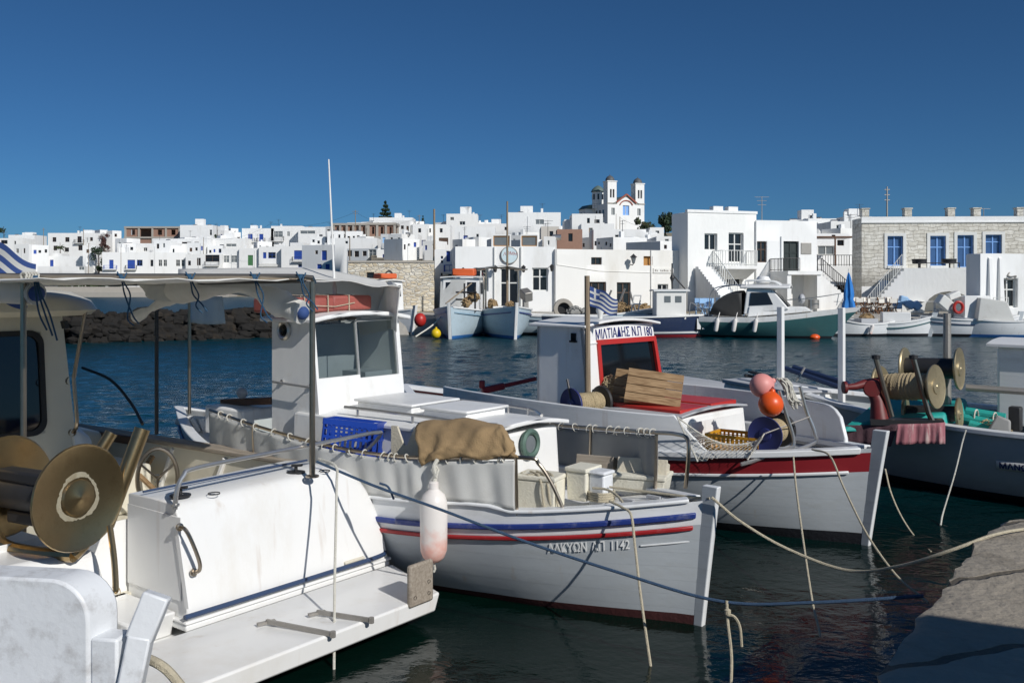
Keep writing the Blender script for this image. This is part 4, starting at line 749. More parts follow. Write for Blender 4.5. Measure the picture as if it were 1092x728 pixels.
# ---------------------------------------------------------------- trees, poles
mat('leaf_dark', (.022, .045, .018), .7, var=.5, vs_=.8); mat('leaf_olive', (.055, .075, .03), .75, var=.5, vs_=.8); mat('leaf_rust', (.10, .045, .04), .75, var=.4, vs_=.8); mat('bark', (.10, .07, .05), .9, var=.3)
def tree(name, label, px, Y, ytop, wpx, leaf='leaf_dark', kind='round', n=900, ybase=None, cat='tree', group='trees among the houses'):
    a = P(px, HOR, Y); zb = ground(a.x, Y) - .3 if ybase is None else zat(ybase, Y); zt = zat(ytop, Y); H = zt - zb; w_ = wpx * Y / FPX / 2
    t = thing(name, label, cat, Fr(a.x, a.y, 0, zb), group); r = random.Random(px); b = MB()
    b.tube([(0, 0, 0), (.1, 0, H * .4), (0, .1, H * .75), (0, 0, H * .97)], [.22, .17, .1, .03], 7)
    for i in range(9 if kind != 'palm' else 0):
        an = r.uniform(0, 6.28); z = H * r.uniform(.35, .85); L_ = w_ * (.7 if kind != 'tier' else 1 - z / H + .2); b.tube([(0, 0, z), (L_ * math.cos(an), L_ * math.sin(an), z + L_ * .3)], [.07, .02], 5)
    b.build('trunk', 'bark', t); b = MB(); s = max(.16, w_ * .11)
    def leaf_at(c, s_):
        M = Euler((r.uniform(0, 6.28), r.uniform(0, 6.28), r.uniform(0, 6.28))).to_matrix(); b.add([Vector(c) + M @ Vector(q) for q in ((-s_, -s_ * .5, 0), (s_, -s_ * .4, .1 * s_), (s_ * .8, s_ * .5, 0), (-s_, s_ * .4, .1 * s_))], [(0, 1, 2, 3)])
    if kind == 'palm':
        for i in range(22):
            an = r.uniform(0, 6.28); el = r.uniform(-.3, 1.1); L_ = w_ * r.uniform(.8, 1.1); pr = None
            for j in range(9):
                u = j / 8; x = L_ * u * math.cos(el); z = H * .8 + L_ * (u * math.sin(el) - .6 * u * u); c = (x * math.cos(an), x * math.sin(an), z)
                leaf_at(c, .22 * (1.2 - u))
                leaf_at(c, .22 * (1.2 - u))
    elif kind == 'tier':
        for i in range(n):
            z = r.random(); tier = round(z * 7) / 7; rad = w_ * (1.05 - tier) * math.sqrt(r.random()); an = r.uniform(0, 6.28); leaf_at((rad * math.cos(an), rad * math.sin(an), H * (.2 + .8 * tier) + rad * .18 + r.gauss(0, .1)), s)
    else:
        cl = [(r.gauss(0, .42) * w_, r.gauss(0, .42) * w_, H * (r.uniform(.35, .92) if kind == 'round' else r.uniform(.08, .95)), r.uniform(.28, .5) * w_ * (1 if kind == 'round' else .8)) for i in range(11)]
        for i in range(n):
            c = r.choice(cl); v = Vector((r.gauss(0, 1), r.gauss(0, 1), r.gauss(0, 1))).normalized() * c[3] * r.random() ** .35; leaf_at((c[0] + v.x, c[1] + v.y, min(H * 1.02, c[2] + v.z)), s)
    b.build('crown', leaf, t, smooth=0, fix=False); return t
tree('conifer', 'tall tiered conifer standing above the central roofs', 411, 240, 216, 24, kind='tier', n=1100)
tree('conifer', 'small pointed conifer top behind the wide white building', 451, 235, 231, 10, kind='tier', n=500)
tree('cypress', 'dark columnar cypress beside the plain white cube', 231.5, 250, 236, 10, kind='col', n=800)
tree('tree', 'bushy dark green tree right of the church', 709, 170, 224, 24, n=1300)
tree('tree', 'low dark green tree clump beside the church wall', 692, 210, 233, 26, 'leaf_olive', n=900)
tree('tree', 'dark green tree left of the blue shuttered hotel', 105, 230, 262, 15, n=900)
tree('tree', 'rust coloured tree behind the villa', 111, 262, 246.5, 12, 'leaf_rust', n=700)
tree('palm_tree', 'palm with drooping fronds in front of the villa', 64, 248, 257, 18, 'leaf_olive', 'palm')
tree('palm_tree', 'smaller palm at the left below the cube house', 30, 250, 262, 12, 'leaf_olive', 'palm')
tree('tree', 'round grey green tree at the left edge of the skyline', 4, 270, 240, 14, n=600)
tree('bush', 'olive bush on the shore just above the boat cabin roof', 72, 216, 302.5, 16, 'leaf_olive', n=500, ybase=308, cat='bush', group='bushes on the far shore')
tree('bush', 'wider olive bush on the shore right of the first', 100, 216, 301.5, 24, 'leaf_olive', n=600, ybase=308, cat='bush', group='bushes on the far shore')
tree('bush', 'dark bush beneath the blue balcony', 118, 217, 302, 20, 'leaf_dark', n=500, ybase=307, cat='bush', group='bushes on the far shore')
def pole(label, px, Y, ytop, ybot, r=.06, m='post_wood', arms=(), name='utility_pole', cat='pole', group='poles above the roofs'):
    a = P(px, ybot, Y); b = MB(); H = zat(ytop, Y) - a.z; b.tube([(0, 0, 0), (0, 0, H)], [r, r * .75], 7)
    for z, L_ in arms: b.tube([(-L_, 0, H - z), (L_, 0, H - z)], r * .45, 5)
    o = b.build(name, m); o.location = a; return tag(o, label, cat, group)
pole('thin pole left of the villa', 46.5, 240, 243, 275, .09, arms=((.4, .5),)); pole('thin pole in front of the villa', 89, 235, 244, 276, .09)
pole('short pole with a cross arm below the villa', 94.5, 225, 259, 292, .07, arms=((.3, .4), (.8, .5)))
pole('thin pole beside the hotel balcony', 129, 215, 263, 300, .07); pole('white pole in front of the hotel windows', 165, 214, 263, 300, .08, 'white_frame')
pole('utility pole above the shaded veranda', 217, 225, 253, 285, .08); pole('utility pole above the brick shell', 379, 205, 224, 245, .09, arms=((.3, .7), (.8, .5)))
pole('tall brown pole rising behind the stone store', 463, 70, 223, 300, .10, 'post_wood'); pole('thin pole in front of the arched windows', 373, 120, 252, 300, .08)
pole('utility pole on the central skyline', 447, 220, 229, 245, .08, arms=((.3, .5),)); pole('pole in front of the church facade', 661, 180, 231, 262, .08); pole('lamp pole by the church door', 657, 200, 228, 262, .06)
pole('red and white lattice mast on the right skyline', 946, 90, 199, 240, .09, 'grey_metal', arms=((.3, .25), (.8, .25), (1.3, .25)), name='radio_mast', cat='mast')
pole('tv antenna with cross arms on the balcony house roof', 812.5, 66, 209.5, 236, .03, 'grey_metal', arms=((.05, .5), (.3, .35), (.6, .3)), name='roof_antenna', cat='antenna')
pole('bare antenna pole on the skyline right of the lattice mast', 1049, 70, 222, 234, .03, 'grey_metal', arms=((.05, .5),), name='roof_antenna', cat='antenna')
def wire(label, pts, sag):
    c = []
    for (x0, y0, Y0), (x1, y1, Y1) in zip(pts, pts[1:]):
        a, e = P(x0, y0, Y0), P(x1, y1, Y1)
        for i in range(10): u = i / 10; c.append(a.lerp(e, u) - Vector((0, 0, sag * 4 * u * (1 - u))))
    c.append(P(*pts[-1])); o0 = c[0]; o = MB().tube([p - o0 for p in c], .02, 4).build('overhead_wire', 'iron'); o.location = o0; tag(o, label, 'wire', 'overhead wires above the roofs')
wire('overhead wire slung from the veranda pole to the brick shell pole', [(217, 254, 225), (290, 238, 215), (379, 226, 205)], 1.6); wire('overhead wire from the brick shell pole to the central skyline', [(379, 226, 205), (447, 231, 220)], 2.2); wire('overhead wire dipping between church pole and lamp pole', [(661, 232, 180), (700, 240, 170)], .8)
# flowerpot plants, quay furniture
def chair_mesh(name, m, m2, label, cat, group):
    t = thing(name, label, cat, Fr(0, 0, 0, 0), group)
    b = MB()
    for s in (-.24, .24): b.bar((s, -.22, 0), (s, .22, .62), .04, .03); b.bar((s, .22, 0), (s, -.22, .62), .04, .03); b.box(s - .03, s + .03, -.25, .25, .62, .65); b.box(s - .02, s + .02, .22, .26, .6, .95)
    b.build('chair_frame', m, t, smooth=0); MB().box(-.24, .24, -.2, .2, .44, .47).build('seat', m2, t, smooth=0); MB().box(-.26, .26, .235, .26, .68, .94).build('backrest', m2, t, smooth=0); return t
c0 = chair_mesh('director_chair', 'chair_wood', 'cushion_white', 'wooden director chair with white cloth', 'chair', 'director chairs on the far quay')
spots = [(908 + i * 7.2, 58.3 + (i % 2) * .9, 180 + 25 * ((i * 7) % 5 - 2)) for i in range(7)] + [(906 + i * 9, 60.3, 15 * (i % 3)) for i in range(6)]
for i, (px, Y, rz) in enumerate(spots):
    p = P(px, HOR, Y); p.z = 1.0 + .03 * (Y - 55); lab = 'wooden director chair with white cloth along the quay edge' if Y < 59.6 else 'wooden director chair with white cloth in the row behind'
    if i == 0: c0.location = p; c0.rotation_euler = (0, 0, R(rz)); c0['label'] = lab
    else: dup(c0, p, rz, lab)
tb = thing('cafe_table', 'square white cafe table', 'table', Fr(0, 0, 0, 0), 'white cafe tables on the far quay')
MB().box(-.4, .4, -.4, .4, .72, .76).build('tabletop', 'white_frame', tb, smooth=0, bevel=.01); MB().lathe([(.3, 0), (.3, .03), (.04, .05), (.04, .72)], (0, 0, 0), (0, 0, 1), 12).build('pedestal', 'white_frame', tb)
labs = ['white cafe table behind the closed blue parasol', 'white cafe table among the director chairs', 'white cafe table behind the director chairs', 'white cafe table in front of the terrace steps', 'white cafe table beside the blue patterned cloth', 'white cafe table in front of the terrace wall', 'white cafe table near the dark arch']
for i, px in enumerate((898, 916, 930, 946, 962, 978, 996)):
    p = P(px, HOR, 59.3 + (i % 3) * .5); p.z = 1.1
    if i == 0: tb.location = p; tb['label'] = labs[0]
    else: dup(tb, p, 10 * i, labs[i])
bl = chair_mesh('blue_chair', 'pale_blue_wood', 'pale_blue_wood', 'pale blue wooden chair', 'chair', 'pale blue chairs below the steps')
ls = ['pale blue chair at the foot of the white steps', 'second pale blue chair from the steps', 'third pale blue chair from the steps', 'pale blue chair nearest the green motor cruiser', 'pale blue chair partly behind the cruiser canopy', 'pale blue chair set back under the balcony']
for i, (px, Y) in enumerate(((747, 57.5), (753, 57.2), (759, 57.5), (765, 57.3), (797, 58), (770, 59.5))):
    p = P(px, HOR, Y); p.z = 1.0
    if i == 0: bl.location = p; bl.scale = (1.15,) * 3; bl['label'] = ls[0]
    else: dup(bl, p, 20 * i, ls[i])
ps = thing('parasol', 'closed blue parasol standing on the far quay', 'parasol', Fr(P(905, HOR, 56.6).x, 56.6, 0, .95))
MB().lathe([(.3, 0), (.3, .08), (.04, .1), (.03, 2.9), (.01, 2.95)], (0, 0, 0), (0, 0, 1), 10).build('pole', 'white_frame', ps)
b = MB(); rows = []
for i in range(9):
    z = .55 + 2.15 * i / 8; r_ = [.34, .31, .24, .27, .24, .2, .15, .1, .03][i]; rows.append([((r_ * (1 + .25 * math.cos(5 * a_ + i * .3))) * math.cos(a_), (r_ * (1 + .25 * math.cos(5 * a_ + i * .3))) * math.sin(a_), z) for a_ in [2 * math.pi * k / 20 for k in range(20)]])
b.grid(rows, close=True); b.build('folded_canopy', 'parasol_blue', ps)
b = MB()
for i, (x, z, w_) in enumerate(((0, .45, .5), (.35, .75, .5), (.75, .5, .6), (1.2, .4, .5))): b.obox((x, 0, z), (w_, .4, .5), (0, 15 * i, 0))
b.build; cl = b.build('patterned_cloth', 'pale_blue_wood', None, bevel=.08); cl.location = P(957, HOR, 58.6) ; cl.location.z = 1.2; tag(cl, 'light blue patterned cloth heaped over a quay table', 'cloth')
for i, px in enumerate((1006, 1024)):
    q = thing('white_stool', ['white bench below the dark arch', 'white bench left of the wing wall'][i], 'bench', Fr(P(px, HOR, 57).x, 57, 5, .98), 'white benches on the far quay'); MB().box(-.5, .5, -.2, .2, .42, .48).build('seat', 'white_frame', q, smooth=0)
    for x in (-.45, .41): MB().box(x, x + .05, -.18, .18, 0, .42).box(x, x + .05, .15, .2, .48, .95).build('leg', 'white_frame', q, smooth=0)
    MB().box(-.5, .5, .16, .2, .8, .95).build('backrest', 'white_frame', q, smooth=0)

# ---------------------------------------------------------------- boats: hull builder
class Hull:
    """wooden hull: x forward with the stem at x = 0 on the waterline, y to port"""
    def __init__(s, L, B, zb, zm, zs, tm=.5, kst=1., rb=.15, rs=.1, keel=.55, p0=1.5, p1=2.5, sheer=None, q0=None):
        s.L, s.B, s.tm, s.kst, s.rb, s.rs, s.keel, s.p0, s.p1 = L, B, tm, kst, rb, rs, keel, p0, p1
        s.sheer = sheer or (lambda t: zm + (zb - zm) * max(0, (t - tm) / (1 - tm)) ** 2 + (zs - zm) * max(0, (tm - t) / tm) ** 2)
    def hb(s, t, z):
        zf = min(1, max(0, (z + s.keel) / (s.sheer(t) + s.keel))); p = s.p0 + (s.p1 - s.p0) * zf
        f = 1 - ((t - s.tm) / (1 - s.tm)) ** p if t > s.tm else 1 - s.kst * ((s.tm - t) / s.tm) ** p
        return max(.03, s.B / 2 * f * (1 - (1 - zf) ** 2.3))
    def x(s, t, z):
        return -s.L * (1 - t) + s.rb * (z + .12 * z * z) * max(0, (t - .55) / .45) ** 2 - s.rs * z * max(0, (.4 - t) / .4) ** 2
    def side(s, t, z, sg=-1, off=0.):
        h = s.hb(t, z); e = .004; dx = s.x(min(1, t + e), z) - s.x(max(0, t - e), z); dh = s.hb(min(1, t + e), z) - s.hb(max(0, t - e), z)
        n = Vector((-dh, dx)).normalized() if abs(dx) > 1e-9 else Vector((0, 1))
        return Vector((s.x(t, z) + n.x * off, sg * (h + n.y * off), z))
    def t_at(s, x): return 1 + x / s.L
    def shell(s, mats, rows, par, n=44, name='hull'):
        """rows: list of (fn(t) -> z, material index of the band above)"""
        b = MB(); ts = [1 - (1 - i / n) ** 1.0 for i in range(n + 1)]
        for sg in (-1, 1):
            b.grid([[s.side(t, fn(t), sg) for t in ts] for fn, _ in rows], mif=lambda i, k: rows[i][1])
        for t in (0, 1):   # close stem and stern
            for i in range(len(rows) - 1):
                z0, z1 = rows[i][0](t), rows[i + 1][0](t); b.add([s.side(t, z0, -1), s.side(t, z0, 1), s.side(t, z1, 1), s.side(t, z1, -1)], [(0, 1, 2, 3)], rows[i][1])
        return b.build(name, mats, par, smooth=40)
    def strip(s, par, name, m, t0, t1, zfn, h, d, n=40, sides=(-1, 1), inset=0., rnd=.012, parent2=None):
        b = MB()
        for sg in sides:
            ts = [t0 + (t1 - t0) * i / n for i in range(n + 1)]
            rows = [[s.side(t, zfn(t) - h / 2, sg, -inset), s.side(t, zfn(t) - h / 2, sg, d), s.side(t, zfn(t) + h / 2, sg, d), s.side(t, zfn(t) + h / 2, sg, -inset)] for t in ts]
            b.grid(rows, close=True); b.add(rows[0], [(0, 1, 2, 3)]); b.add(rows[-1], [(3, 2, 1, 0)])
        return b.build(name, m, par, smooth=40, bevel=rnd)
    def deck(s, par, m, t0, t1, zfn, n=30, name='deck', camber=.05):
        rows = []
        for i in range(n + 1):
            t = t0 + (t1 - t0) * i / n; z = zfn(t); h = s.hb(t, z) - .01; rows.append([(s.x(t, z), h * q, z + camber * (1 - q * q) * min(1, h)) for q in (-1, -.6, -.2, .2, .6, 1)])
        return MB().grid(rows).build(name, m, par)
    def bulwark(s, par, name, m, t0, t1, zlo, zhi, sg, n=30, th=.05, mtop=None):
        b = MB(); ts = [t0 + (t1 - t0) * i / n for i in range(n + 1)]
        rows = [[s.side(t, s.sheer(t), sg, 0) * 1 + Vector((0, 0, zlo(t) - s.sheer(t))), s.side(t, s.sheer(t), sg, .0) + Vector((0, 0, zhi(t) - s.sheer(t))), s.side(t, s.sheer(t), sg, -th) + Vector((0, 0, zhi(t) - s.sheer(t))), s.side(t, s.sheer(t), sg, -th) + Vector((0, 0, zlo(t) - s.sheer(t)))] for t in ts]
        b.grid(rows, close=True); b.add(rows[0], [(0, 1, 2, 3)]); b.add(rows[-1], [(3, 2, 1, 0)])
        return b.build(name, m, par, smooth=35, bevel=.012)
    def stem(s, par, m, ztop, wd=.075, fwd=.15, back=.14, zlo=-.4, name='stem_post', n=12):
        b = MB(); rows = []
        for i in range(n + 1):
            z = zlo + (ztop - zlo) * i / n; x = s.rb * (z + .12 * z * z); f = fwd * (.45 + .55 * max(0, z / ztop)); rows.append([(x - back, -wd / 2, z), (x + f * .94, -wd / 2, z), (x + f, -wd * .36, z), (x + f, wd * .36, z), (x + f * .94, wd / 2, z), (x - back, wd / 2, z)])
        b.grid(rows, mif=lambda i, k: 1 if k in (1, 2, 3) else 0, close=True); b.add(rows[0], [(5, 4, 3, 2, 1, 0)], 1); b.add(rows[-1], [(0, 1, 2, 3, 4, 5)], 1)
        return b.build(name, ['hull_white_shaded', m], par, smooth=30, bevel=.008)
def cloth_sheet(par, name, m, top, bot, pleat=.03, nw=70, nh=8, freq=9, seed=1, solid=.006):
    """hanging cloth between two curves, with pleats that deepen downwards"""
    r = random.Random(seed); ph = [r.uniform(0, 6.28) for _ in range(4)]; rows = []
    T, Bm = smooth_pts(top, 12), smooth_pts(bot, 12)
    def pick(c, u): f = u * (len(c) - 1); i = min(len(c) - 2, int(f)); return c[i].lerp(c[i + 1], f - i)
    for j in range(nh + 1):
        v = j / nh; row = []
        for i in range(nw + 1):
            u = i / nw; p = pick(T, u).lerp(pick(Bm, u), v); a = pick(T, min(1, u + .01)) - pick(T, max(0, u - .01)); nrm = Vector((-a.y, a.x, 0)).normalized() if a.length > 0 else Vector((0, 1, 0))
            am = pleat * (math.sin(u * freq * 6.28 + ph[0]) * .5 + math.sin(u * freq * 2.3 * 6.28 + ph[1] + v * 1.5) * .3 + math.sin(u * freq * .45 * 6.28 + ph[2]) * .5) * (.25 + .75 * math.sin(min(1, v * 1.15) * math.pi / 2 * 1.3))
            row.append(p + nrm * am)
        rows.append(row)
    return MB().grid(rows).build(name, m, par, smooth=80, solid=solid)
def loops(par, name, m, top, n, r=.021, rr=.0055, seed=2):
    rnd = random.Random(seed); c = smooth_pts(top, 14); b = MB()
    for i in range(n):
        f = (i + .5 + rnd.uniform(-.45, .45)) / n * (len(c) - 2); k = int(f); p = c[k].lerp(c[k + 1], f - k); d = (c[k + 1] - c[k]).normalized(); u = Vector((-d.y, d.x, 0)); sl = rnd.uniform(-.6, .6)
        b.tube([p + u * r * math.cos(a) + Vector((0, 0, r * 1.1 * math.sin(a) - .01)) + d * sl * r * math.sin(a * 1.0) for a in [2 * math.pi * q / 10 for q in range(11)]], rr, 5)
    return b.build(name, m, par)
def rope(label, pts, r=.011, m='rope_cream', group=None, k=8, cat='rope', name='mooring_rope', extra=None):
    o0 = Vector(pts[0]); c = [p - o0 for p in smooth_pts(pts, k)]; b = MB(); b.tube(c, r, 7)
    if extra: extra(b, o0)
    o = b.build(name, m); o.location = o0; return tag(o, label, cat, group)
def cover(mb, x0, x1, y0, y1, z, th, cam=.06, ov=.0, n=8, taper=1.):
    """cambered roof slab"""
    rt, rb_ = [], []
    for i in range(n + 1):
        q = -1 + 2 * i / n; zz_ = z + cam * (1 - q * q); y = (y0 + y1) / 2 + q * (y1 - y0) / 2
        rt.append((y, zz_ + th)); rb_.append((y, zz_))
    for k in range(n):
        a, c = k, k + 1
        mb.hexa([(x0, rb_[a][0], rb_[a][1]), (x1, rb_[a][0], rb_[a][1]), (x1, rb_[c][0], rb_[c][1]), (x0, rb_[c][0], rb_[c][1]), (x0, rt[a][0], rt[a][1]), (x1, rt[a][0], rt[a][1]), (x1, rt[c][0], rt[c][1]), (x0, rt[c][0], rt[c][1])])
    return mb
def porthole(par, p, axis, r=.13, m='steel', name='porthole', glass='tinted_glass'):
    o = MB().lathe([(r * .62, .0), (r * .62, .03), (r * .8, .045), (r, .03), (r, 0)], p, axis, 24).build(name, m, par)
    MB().lathe([(r * .64, .012), (.001, .016)], p, axis, 24).build('glass', glass, o); return o
def flag_sheet(par, pts4, n=14, m='flag', stripes=9):
    pass

# ================================================================ boat A: white caique with red and blue strakes
FA = Fr(1.64, 8.26, -38); A = thing('fishing_boat', 'white fishing boat with red and blue strakes and a red raft on its wheelhouse', 'boat', FA, 'fishing boats moored at the near quay')
zbl = lambda t: .735 + (.25 * ((t - .6) / .4) ** 2 if t > .6 else .32 * ((.6 - t) / .6) ** 2)
shA = lambda t: zbl(t) + .118 + .075 * min(1, max(0, (1 - t - .185) / .035))
HA = Hull(7.75, 2.55, 0, 0, 0, tm=.5, rb=.06, rs=.25, keel=.6, sheer=shA, p0=1.55, p1=2.35)
HA.shell(['hull_white_shaded', 'antifoul', 'hull_white'], [(lambda t: -.6, 1), (lambda t: -.3, 1), (lambda t: .0, 1), (lambda t: .055 + .03 * t ** 4, 0), (lambda t: .25, 0), (lambda t: .42, 0), (lambda t: zbl(t) - .09, 2), (zbl, 2), (shA, 2)], A)
HA.strip(A, 'blue_strake', 'blue_paint', .0, .992, lambda t: zbl(t) - .005, .055, .035)
HA.strip(A, 'red_strake', 'red_paint', .0, .99, lambda t: zbl(t) - .115, .042, .028)
HA.strip(A, 'quarter_bead', 'hull_white', .942, .988, lambda t: zbl(t) - .235, .016, .008)
HA.strip(A, 'cap_rail', 'hull_white', .0, .985, lambda t: shA(t) + .012, .035, .03, inset=.10)
HA.stem(A, 'hull_white', 1.235, wd=.075, fwd=.12, back=.03)
HA.deck(A, 'white_paint', .02, .985, lambda t: shA(t) - .16 if t < .8 else shA(t) - .16 + .13 * min(1, (t - .8) / .1))
def on_side(px, py, sg=-1, off=0.):
    y = sg * 1.0
    for _ in range(6): p = FA.hit(px, py, 'y', y); t = min(.99, max(.01, HA.t_at(p.x))); y = sg * (HA.hb(t, p.z) + off)
    return FA.hit(px, py, 'y', y)
b = MB(); ta_, tb_ = on_side(583, 586), on_side(671, 581); v_, f_ = text_mesh('ΑΛΚΥΩΝ  ΛΠ  1142', .086); wk = max(q[0] for q in v_)
txf = lambda u: HA.t_at(ta_.x + (tb_.x - ta_.x) * u / wk); mat('letter_white', (.88, .88, .86), .5, var=.02)
for wd_, f0 in (('ΑΛΚΥΩΝ', 0.), ('ΛΠ', .53), ('1142', .745)): b = MB(); put_text(b, wd_, .086, lambda u, v, d: HA.side(txf(u + f0 * wk), zbl(txf(u + f0 * wk)) - .252 + v, -1, d + .005), thick=.004, bold=.006); b.build('name_lettering', 'letter_white', A, smooth=0)
# trunk cabin
b = MB(); b.hexa([(-4.6, -.78, .6), (-1.92, -.66, .6), (-1.92, .66, .6), (-4.6, .78, .6), (-4.6, -.76, 1.56), (-1.97, -.64, 1.5), (-1.97, .64, 1.5), (-4.6, .76, 1.56)]); b.build('trunk_cabin', 'white_paint', A, bevel=.03)
b = MB(); cover(b, -4.6, -1.88, -.74, .74, 1.505, .045, .07); b.build('cabin_top', 'white_paint', A, smooth=30, bevel=.012)
porthole(A, (-1.93, .09, 1.375), (1, 0, .03), .15, 'bronze_green' if 'bronze_green' in MATS else mat('bronze_green', (.10, .165, .135), .6, .3, var=.3, vs_=20), glass='grey_pane')
for (x0, x1, y0, y1, z) in ((-4.05, -3.2, -.30, .42, 1.62), (-3.05, -2.45, -.28, .36, 1.61)): MB().box(x0, x1, y0, y1, z - .1, z + .06).box(x0 - .03, x1 + .03, y0 - .03, y1 + .03, z + .06, z + .09).build('deck_hatch', 'white_paint', A, bevel=.015)
for sg, x0, x1 in ((-1, -3.9, -1.95), (1, -3.6, -2.0)):
    b = MB(); pts = [(x0, sg * .62, 1.66), (x0 + .9, sg * .60, 1.655), (x1 - .25, sg * .56, 1.64), (x1, sg * .40, 1.62)]; b.tube(smooth_pts(pts), .017, 8)
    for x, y in ((x0 + .2, .615), (x0 + 1.0, .60), (x1 - .3, .56)): b.tube([(x, sg * y, 1.50), (x, sg * y, 1.655)], .014, 6); b.lathe([(.03, 0), (.03, .015), (.015, .02)], (x, sg * y, 1.545), (0, 0, 1), 10)
    b.build('hand_rail', 'steel', A)
# wheelhouse
wh = lambda u, v, d: (-4.22 - .11 * (v - 1.5) - d, u, v)
wl = [FA.hit(342, 404, 'x', -4.24), FA.hit(379.5, 341, 'x', -4.34), FA.hit(386, 403, 'x', -4.24), FA.hit(421, 341, 'x', -4.34)]
opsA = [(wl[0].y, wl[0].z, wl[1].y, wl[1].z), (wl[2].y, wl[2].z, wl[3].y, wl[3].z)]
b = MB(); wall_open(b, -.70, .64, .6, 2.56, opsA, wh, .05, back=True)
sideh = lambda y: (lambda u, v, d: (u, y + (d if y < 0 else -d), v))
for y, op in ((-.70, []), (.64, [(-4.95, 1.9, -4.5, 2.4)])):
    b.hexa([(-5.05, y, .6), (-4.16, y, .6), (-4.16, y + .04 * (1 if y < 0 else -1), .6), (-5.05, y + .04 * (1 if y < 0 else -1), .6), (-5.05, y, 2.56), (-4.37, y, 2.56), (-4.37, y + .04 * (1 if y < 0 else -1), 2.56), (-5.05, y + .04 * (1 if y < 0 else -1), 2.56)])
wb = b.build('wheelhouse', 'white_paint', A, smooth=0, bevel=.010)
for o4 in opsA:
    b = MB(); y0, z0, y1, z1 = o4; q = lambda u, v: wh(u, v, .03); b.add([q(y0, z0), q(y1, z0), q(y1, z1), q(y0, z1)], [(0, 1, 2, 3)]); g = b.build('windscreen', 'cabin_glass', wb, smooth=0)
MB().box(-5.04, -5.0, -.1, .6, .6, 2.5).box(-4.8, -4.4, .15, .6, .7, 1.95).build('cabin_back_panel', 'grey_paint', wb, smooth=0)
MB().box(-4.95, -4.90, -.62, -.2, 1.95, 2.4).build('instrument_panel', 'pale_blue_hull', wb, smooth=0)
b = MB(); cover(b, -5.15, -4.22, -.80, .74, 2.56, .05, .07); b.build('wheelhouse_roof', 'white_paint', wb, smooth=30, bevel=.015)
MB().box(-5.0, -4.95, -.55, -.05, 2.6, 2.66).build('roof_hatch', 'white_paint', wb, bevel=.015)
porthole(wb, FA.hit(304, 352, 'y', -.70), (0, -1, 0), .115)
b = MB(); p0, p1 = FA.hit(291, 407, 'y', -.78), FA.hit(331, 413, 'y', -.78); b.tube([p0, p1], .014, 8)
for f in (.12, .88): p = p0.lerp(p1, f); b.tube([p, p + Vector((0, .08, 0))], .012, 6); b.lathe([(.028, 0), (.028, .02)], p + Vector((0, .06, 0)), (0, 1, 0), 10)
b.build('side_hand_rail', 'steel', wb)
b = MB(); p = FA.hit(358, 314, 'y', .1); p.z = 2.64; q = FA.hit(350.5, 170, 'y', .1); b.tube([p, p.lerp(q, .3), q], [.022, .014, .008], 7); b.tube([p, p.lerp(q, .18)], .026, 8); b.build('whip_antenna', 'white_paint', A)
rp0, rp1 = FA.hit(296, 329, 'x', -4.50), FA.hit(396, 329, 'x', -4.50); rw = (rp1.y - rp0.y) / 2; rc = FA.w((-4.72, (rp0.y + rp1.y) / 2, 0))
raft = thing('life_raft', 'faded red life raft pack strapped on the white wheelhouse roof', 'life raft', Fr(rc.x, rc.y, -38, 2.672))
MB().box(-.22, .22, -rw, rw * .45, 0, .165).box(-.20, .235, rw * .12, rw, .012, .185).build('canister', 'life_raft_red', raft, bevel=.03)
b = MB()
for y in (-.34, .0, .32): b.tube([(-.24, y, -.01), (-.24, y, .19), (.0, y + .05, .195), (.24, y, .19), (.245, y, -.01)], .007, 5)
b.tube([(.245, -.5, .09), (.25, .1, .06), (.25, .4, .1)], .006, 5); b.build('lashing', 'rope_cream', raft)
# rails with canvas
def on_rail(px, py, sg=-1, off=0.):
    y = sg * 1.0
    for _ in range(6): p = FA.hit(px, py, 'y', y); t = min(.99, max(.01, HA.t_at(p.x))); y = sg * (HA.hb(t, shA(t)) + off)
    return FA.hit(px, py, 'y', y)
railS = [on_rail(x, y, -1, .01) for x, y in ((550, 487), (500, 488), (450, 488), (415, 485.5), (370, 479), (320, 467.5), (270, 453), (224, 437))]
botS = [Vector((p.x, p.y - .012, shA(min(.99, max(.01, HA.t_at(p.x)))) + .03)) for p in railS]
b = MB(); e = railS[0]; hoop = [on_rail(600, 541, -1, -.06), on_rail(588, 515, -1, -.05), on_rail(575, 495, -1, -.03), on_rail(563, 488, -1, -.01)]
b.tube(smooth_pts(hoop + railS[1:]), .018, 8)
for i in (0, 2, 4, 5, 6): b.tube([botS[i] + Vector((0, .03, -.05)), railS[i]], .016, 7)
b.build('guard_rail', 'steel_brown', A)
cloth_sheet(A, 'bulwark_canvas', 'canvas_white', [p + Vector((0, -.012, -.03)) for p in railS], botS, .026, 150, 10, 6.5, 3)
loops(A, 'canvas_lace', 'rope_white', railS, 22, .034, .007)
railP = [on_rail(x, y, 1, -.03) for x, y in ((700, 461), (685, 460), (665, 458.5), (630, 456), (600, 453.5), (575, 450))]
botP = [Vector((p.x, p.y - .02, shA(min(.99, max(.01, HA.t_at(p.x)))) + .02)) for p in railP]
b = MB(); b.tube(smooth_pts([on_rail(731, 520, 1, -.05), on_rail(734, 490, 1, -.05), on_rail(733, 468, 1, -.04), on_rail(720, 462.5, 1, -.03)] + railP), .019, 8)
for i in (0, 3, 5): b.tube([botP[i], railP[i]], .017, 7)
b.build('guard_rail', 'steel_brown', A)
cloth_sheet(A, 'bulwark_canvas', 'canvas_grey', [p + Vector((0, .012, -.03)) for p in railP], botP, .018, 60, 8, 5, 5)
loops(A, 'canvas_lace', 'rope_white', railP, 13, .04, .006, 5)
